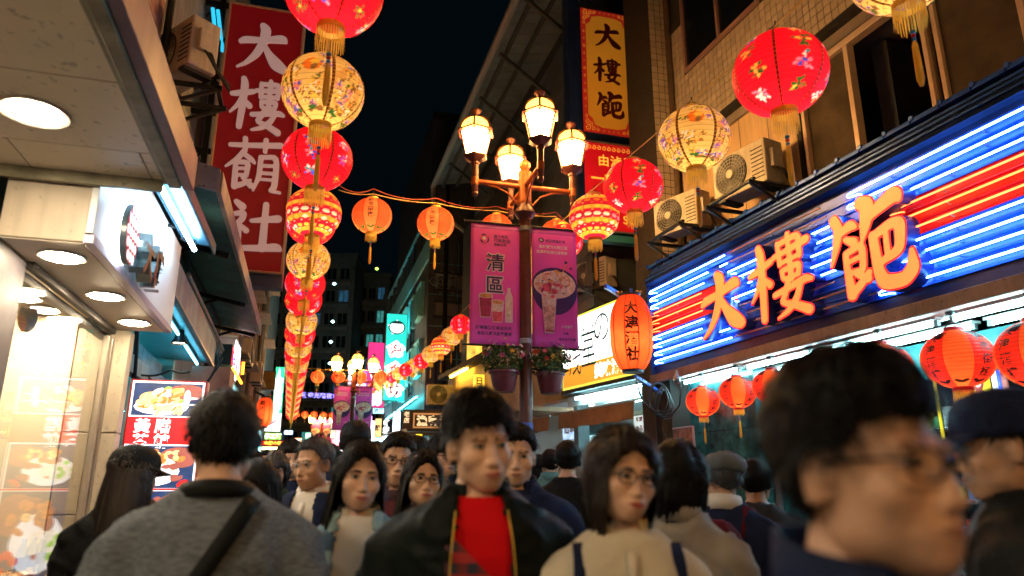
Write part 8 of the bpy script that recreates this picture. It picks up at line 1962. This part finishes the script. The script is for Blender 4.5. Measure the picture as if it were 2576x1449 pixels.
person(906, 1200, 2.4, -4, 10, 'f', 'long-haired woman in blue plaid jacket over a white top', 'woman', 'long', 1, wear=(('tee', WH, 0), ('open', DN, 2), ('collar', CR, 'shirt')), lip=0, strands=2000, nod=2)
person(335, 1196, 3.0, 150, 118, 'f', 'long-haired woman in black cap and dark coat, seen from behind at left', 'woman', 'long', 0, M_hairb, wear=(('coat', K, 1), ('collar', K, 'stand')), cap=('cap', K), strands=1600)
person(2545, 1128, 1.6, -82, -82, 'm', 'man in dark blue cap at the far right edge facing left', 'man', 'short', 0, wear=(('jacket', K, 2), ('collar', K, 'stand')), cap=('cap', NV), strands=700)
person(1708, 1205, 2.35, 160, 150, 'f', 'dark-haired person in pale grey jacket seen from behind, right of the cream shirt', 'woman', 'bob', 0, wear=(('jacket', BG, 2), ('collar', BG, 'stand')), strands=1400)
# --- middle
person(793, 1168, 3.4, -28, -44, 'm', 'older man with glasses in navy vest over a white shirt', 'old', 'receding', 0, M_hairg, wear=(('shirt', WH, 2), ('collar', WH, 'shirt'), ('vest', NV, 1), ('placket', WH, .016)), glasses=M_steel, lip=1, strands=900, nod=4)
person(998, 1160, 3.35, 2, 6, 'm', 'man with thin glasses and dark plaid shirt behind the long-haired woman', 'man', 'short', 1, wear=(('shirt', DK, 1), ('collar', DK, 'shirt')), glasses=M_black, strands=700)
person(1062, 1206, 2.95, 8, 14, 'f', 'woman with glasses half hidden behind the man in the black jacket', 'woman_round', 'long', 1, wear=(('jacket', K, 1),), glasses=M_dark, lip=0, strands=700)
person(1297, 1148, 2.9, -2, 2, 'm', 'man in navy jacket with pale chest badge, right behind the man in red', 'man', 'short', 1, wear=(('tee', NV, 1), ('collar', NV, 'round'), ('open', NV, 2), ('collar', NV, 'stand'), ('badge', WH)), strands=600)
person(1818, 1205, 3.3, 165, 200, 'm', 'man in grey cap with maroon backpack by the dark stone pier', 'old', 'grey', 0, M_hairg, wear=(('jacket', NV, 1), ('collar', WH, 'stand')), cap=('flat', GY), pack=MR, strands=400)
person(1900, 1215, 3.7, 170, 165, 'm', 'shadowy person right of the grey-capped man', 'man', 'short', 2, wear=(('coat', CH, 2),), lo=True)
person(653, 1228, 2.9, 178, 172, 'f', 'child-height person with dark straight hair just right of the grey sweater', 'woman', 'long', 0, wear=(('jacket', CH, 1),), strands=700)
person(690, 1186, 4.5, -6, -4, 'f', 'woman with short fringe and dark green top at left of the older man', 'woman_round', 'bob_bangs', 1, M_hairb, wear=(('jacket', GN, 2), ('collar', GN, 'round')), lip=0, strands=500)
person(731, 1160, 5.1, 2, 8, 'm', 'man with swept-up hair in dark jacket behind the older man', 'man', 'tall', 1, wear=(('tee', NV, 1), ('open', K, 2)), strands=500)
person(893, 1116, 4.9, 178, 184, 'm', 'tall man with full dark hair seen from behind above the long-haired woman', 'man_wide', 'bowl', 0, wear=(('jacket', NV, 2),), strands=600)
person(1047, 1140, 6.4, -30, -40, 'm', 'young person with bowl-cut hair glancing left, far in the crowd', 'woman', 'bowl', 1, wear=(('jacket', K, 1),), lo=True)
person(1113, 1150, 4.4, 20, 30, 'm', 'man with glasses looking right, tight beside the black jacket shoulder', 'man', 'bowl', 1, wear=(('jacket', CH, 1), ('collar', WH, 'stand')), glasses=M_black, strands=400)
person(1355, 1178, 7.2, 175, 170, 'f', 'dark-haired shopper in pale jacket outside the white shop, leftmost', 'woman', 'bob', 0, wear=(('jacket', BG, 1),), lo=True)
person(1384, 1168, 6.6, 178, 190, 'm', 'shopper in teal hooded top outside the white shop', 'man', 'short', 0, wear=(('jacket', TL, 2), ('collar', TL, 'stand')), lo=True)
person(1427, 1160, 4.9, 176, 178, 'm', 'man in plain black sweater seen from behind before the white shop', 'man', 'short', 0, wear=(('sweater', K, 2),), strands=500)
# --- farther crowd
far = [(640, 1168, 7.5, 178, 'f', 'bob', BR_, 'dark-haired person in brown behind the fringe woman'), (668, 1160, 9.5, 2, 'm', 'short', K, 'far man in black facing the camera left of the fringe woman'), (712, 1156, 8.2, 176, 'm', 'short', NV, 'far man in navy seen from behind left of the swept-up hair'), (765, 1150, 8.8, -4, 'f', 'bob_bangs', MR, 'far woman in maroon beside the older man'),
       (832, 1152, 7.4, 178, 'm', 'short', CH, 'far man in charcoal between the older man and the tall man'), (852, 1160, 10.5, 5, 'f', 'bob', BG, 'far woman in beige beyond the older man'), (945, 1148, 7.8, 176, 'm', 'tall', BR_, 'far man in brown seen from behind beyond the long-haired woman'), (975, 1152, 11.0, -3, 'm', 'short', GN, 'far man in green beyond the thin glasses man'),
       (1024, 1158, 9.2, 174, 'f', 'bob', K, 'far dark-haired person in black left of the bowl-cut head'), (1075, 1150, 8.4, 178, 'm', 'short', NV, 'far man in navy right of the bowl-cut head'), (1150, 1160, 9.0, 4, 'f', 'bob', TL, 'far woman in teal behind the man in red'), (1250, 1165, 8.0, 178, 'm', 'short', CH, 'far man in charcoal behind the man in red'),
       (1330, 1180, 8.8, 172, 'f', 'bob', BR_, 'far woman in brown at the foot of the near lamp post'), (700, 1164, 13.0, 3, 'm', 'short', BG, 'most distant man in beige at left'), (790, 1160, 14.0, 176, 'm', 'short', K, 'most distant man in black, middle'), (905, 1160, 13.5, -2, 'f', 'bob', CR, 'most distant woman in cream, middle'), (1000, 1162, 14.5, 178, 'm', 'short', NV, 'most distant man in navy, right')]
for px, py, d, tn, sx, hr, mt, lb in far:
    person(px, py, d, tn, tn + rnd.uniform(-12, 12), sx, lb, 'man' if sx == 'm' else 'woman', hr, rnd.randrange(2), wear=(('jacket', mt, rnd.randrange(1, 3)),), lo=True)

for o in S.objects:
    if o.parent is not None and o.name.split('.')[0] in ('lettering', 'small_lettering', 'scroll_pattern', 'print', 'foliage', 'blossom', 'fringe'): o['kind'] = 'stuff'
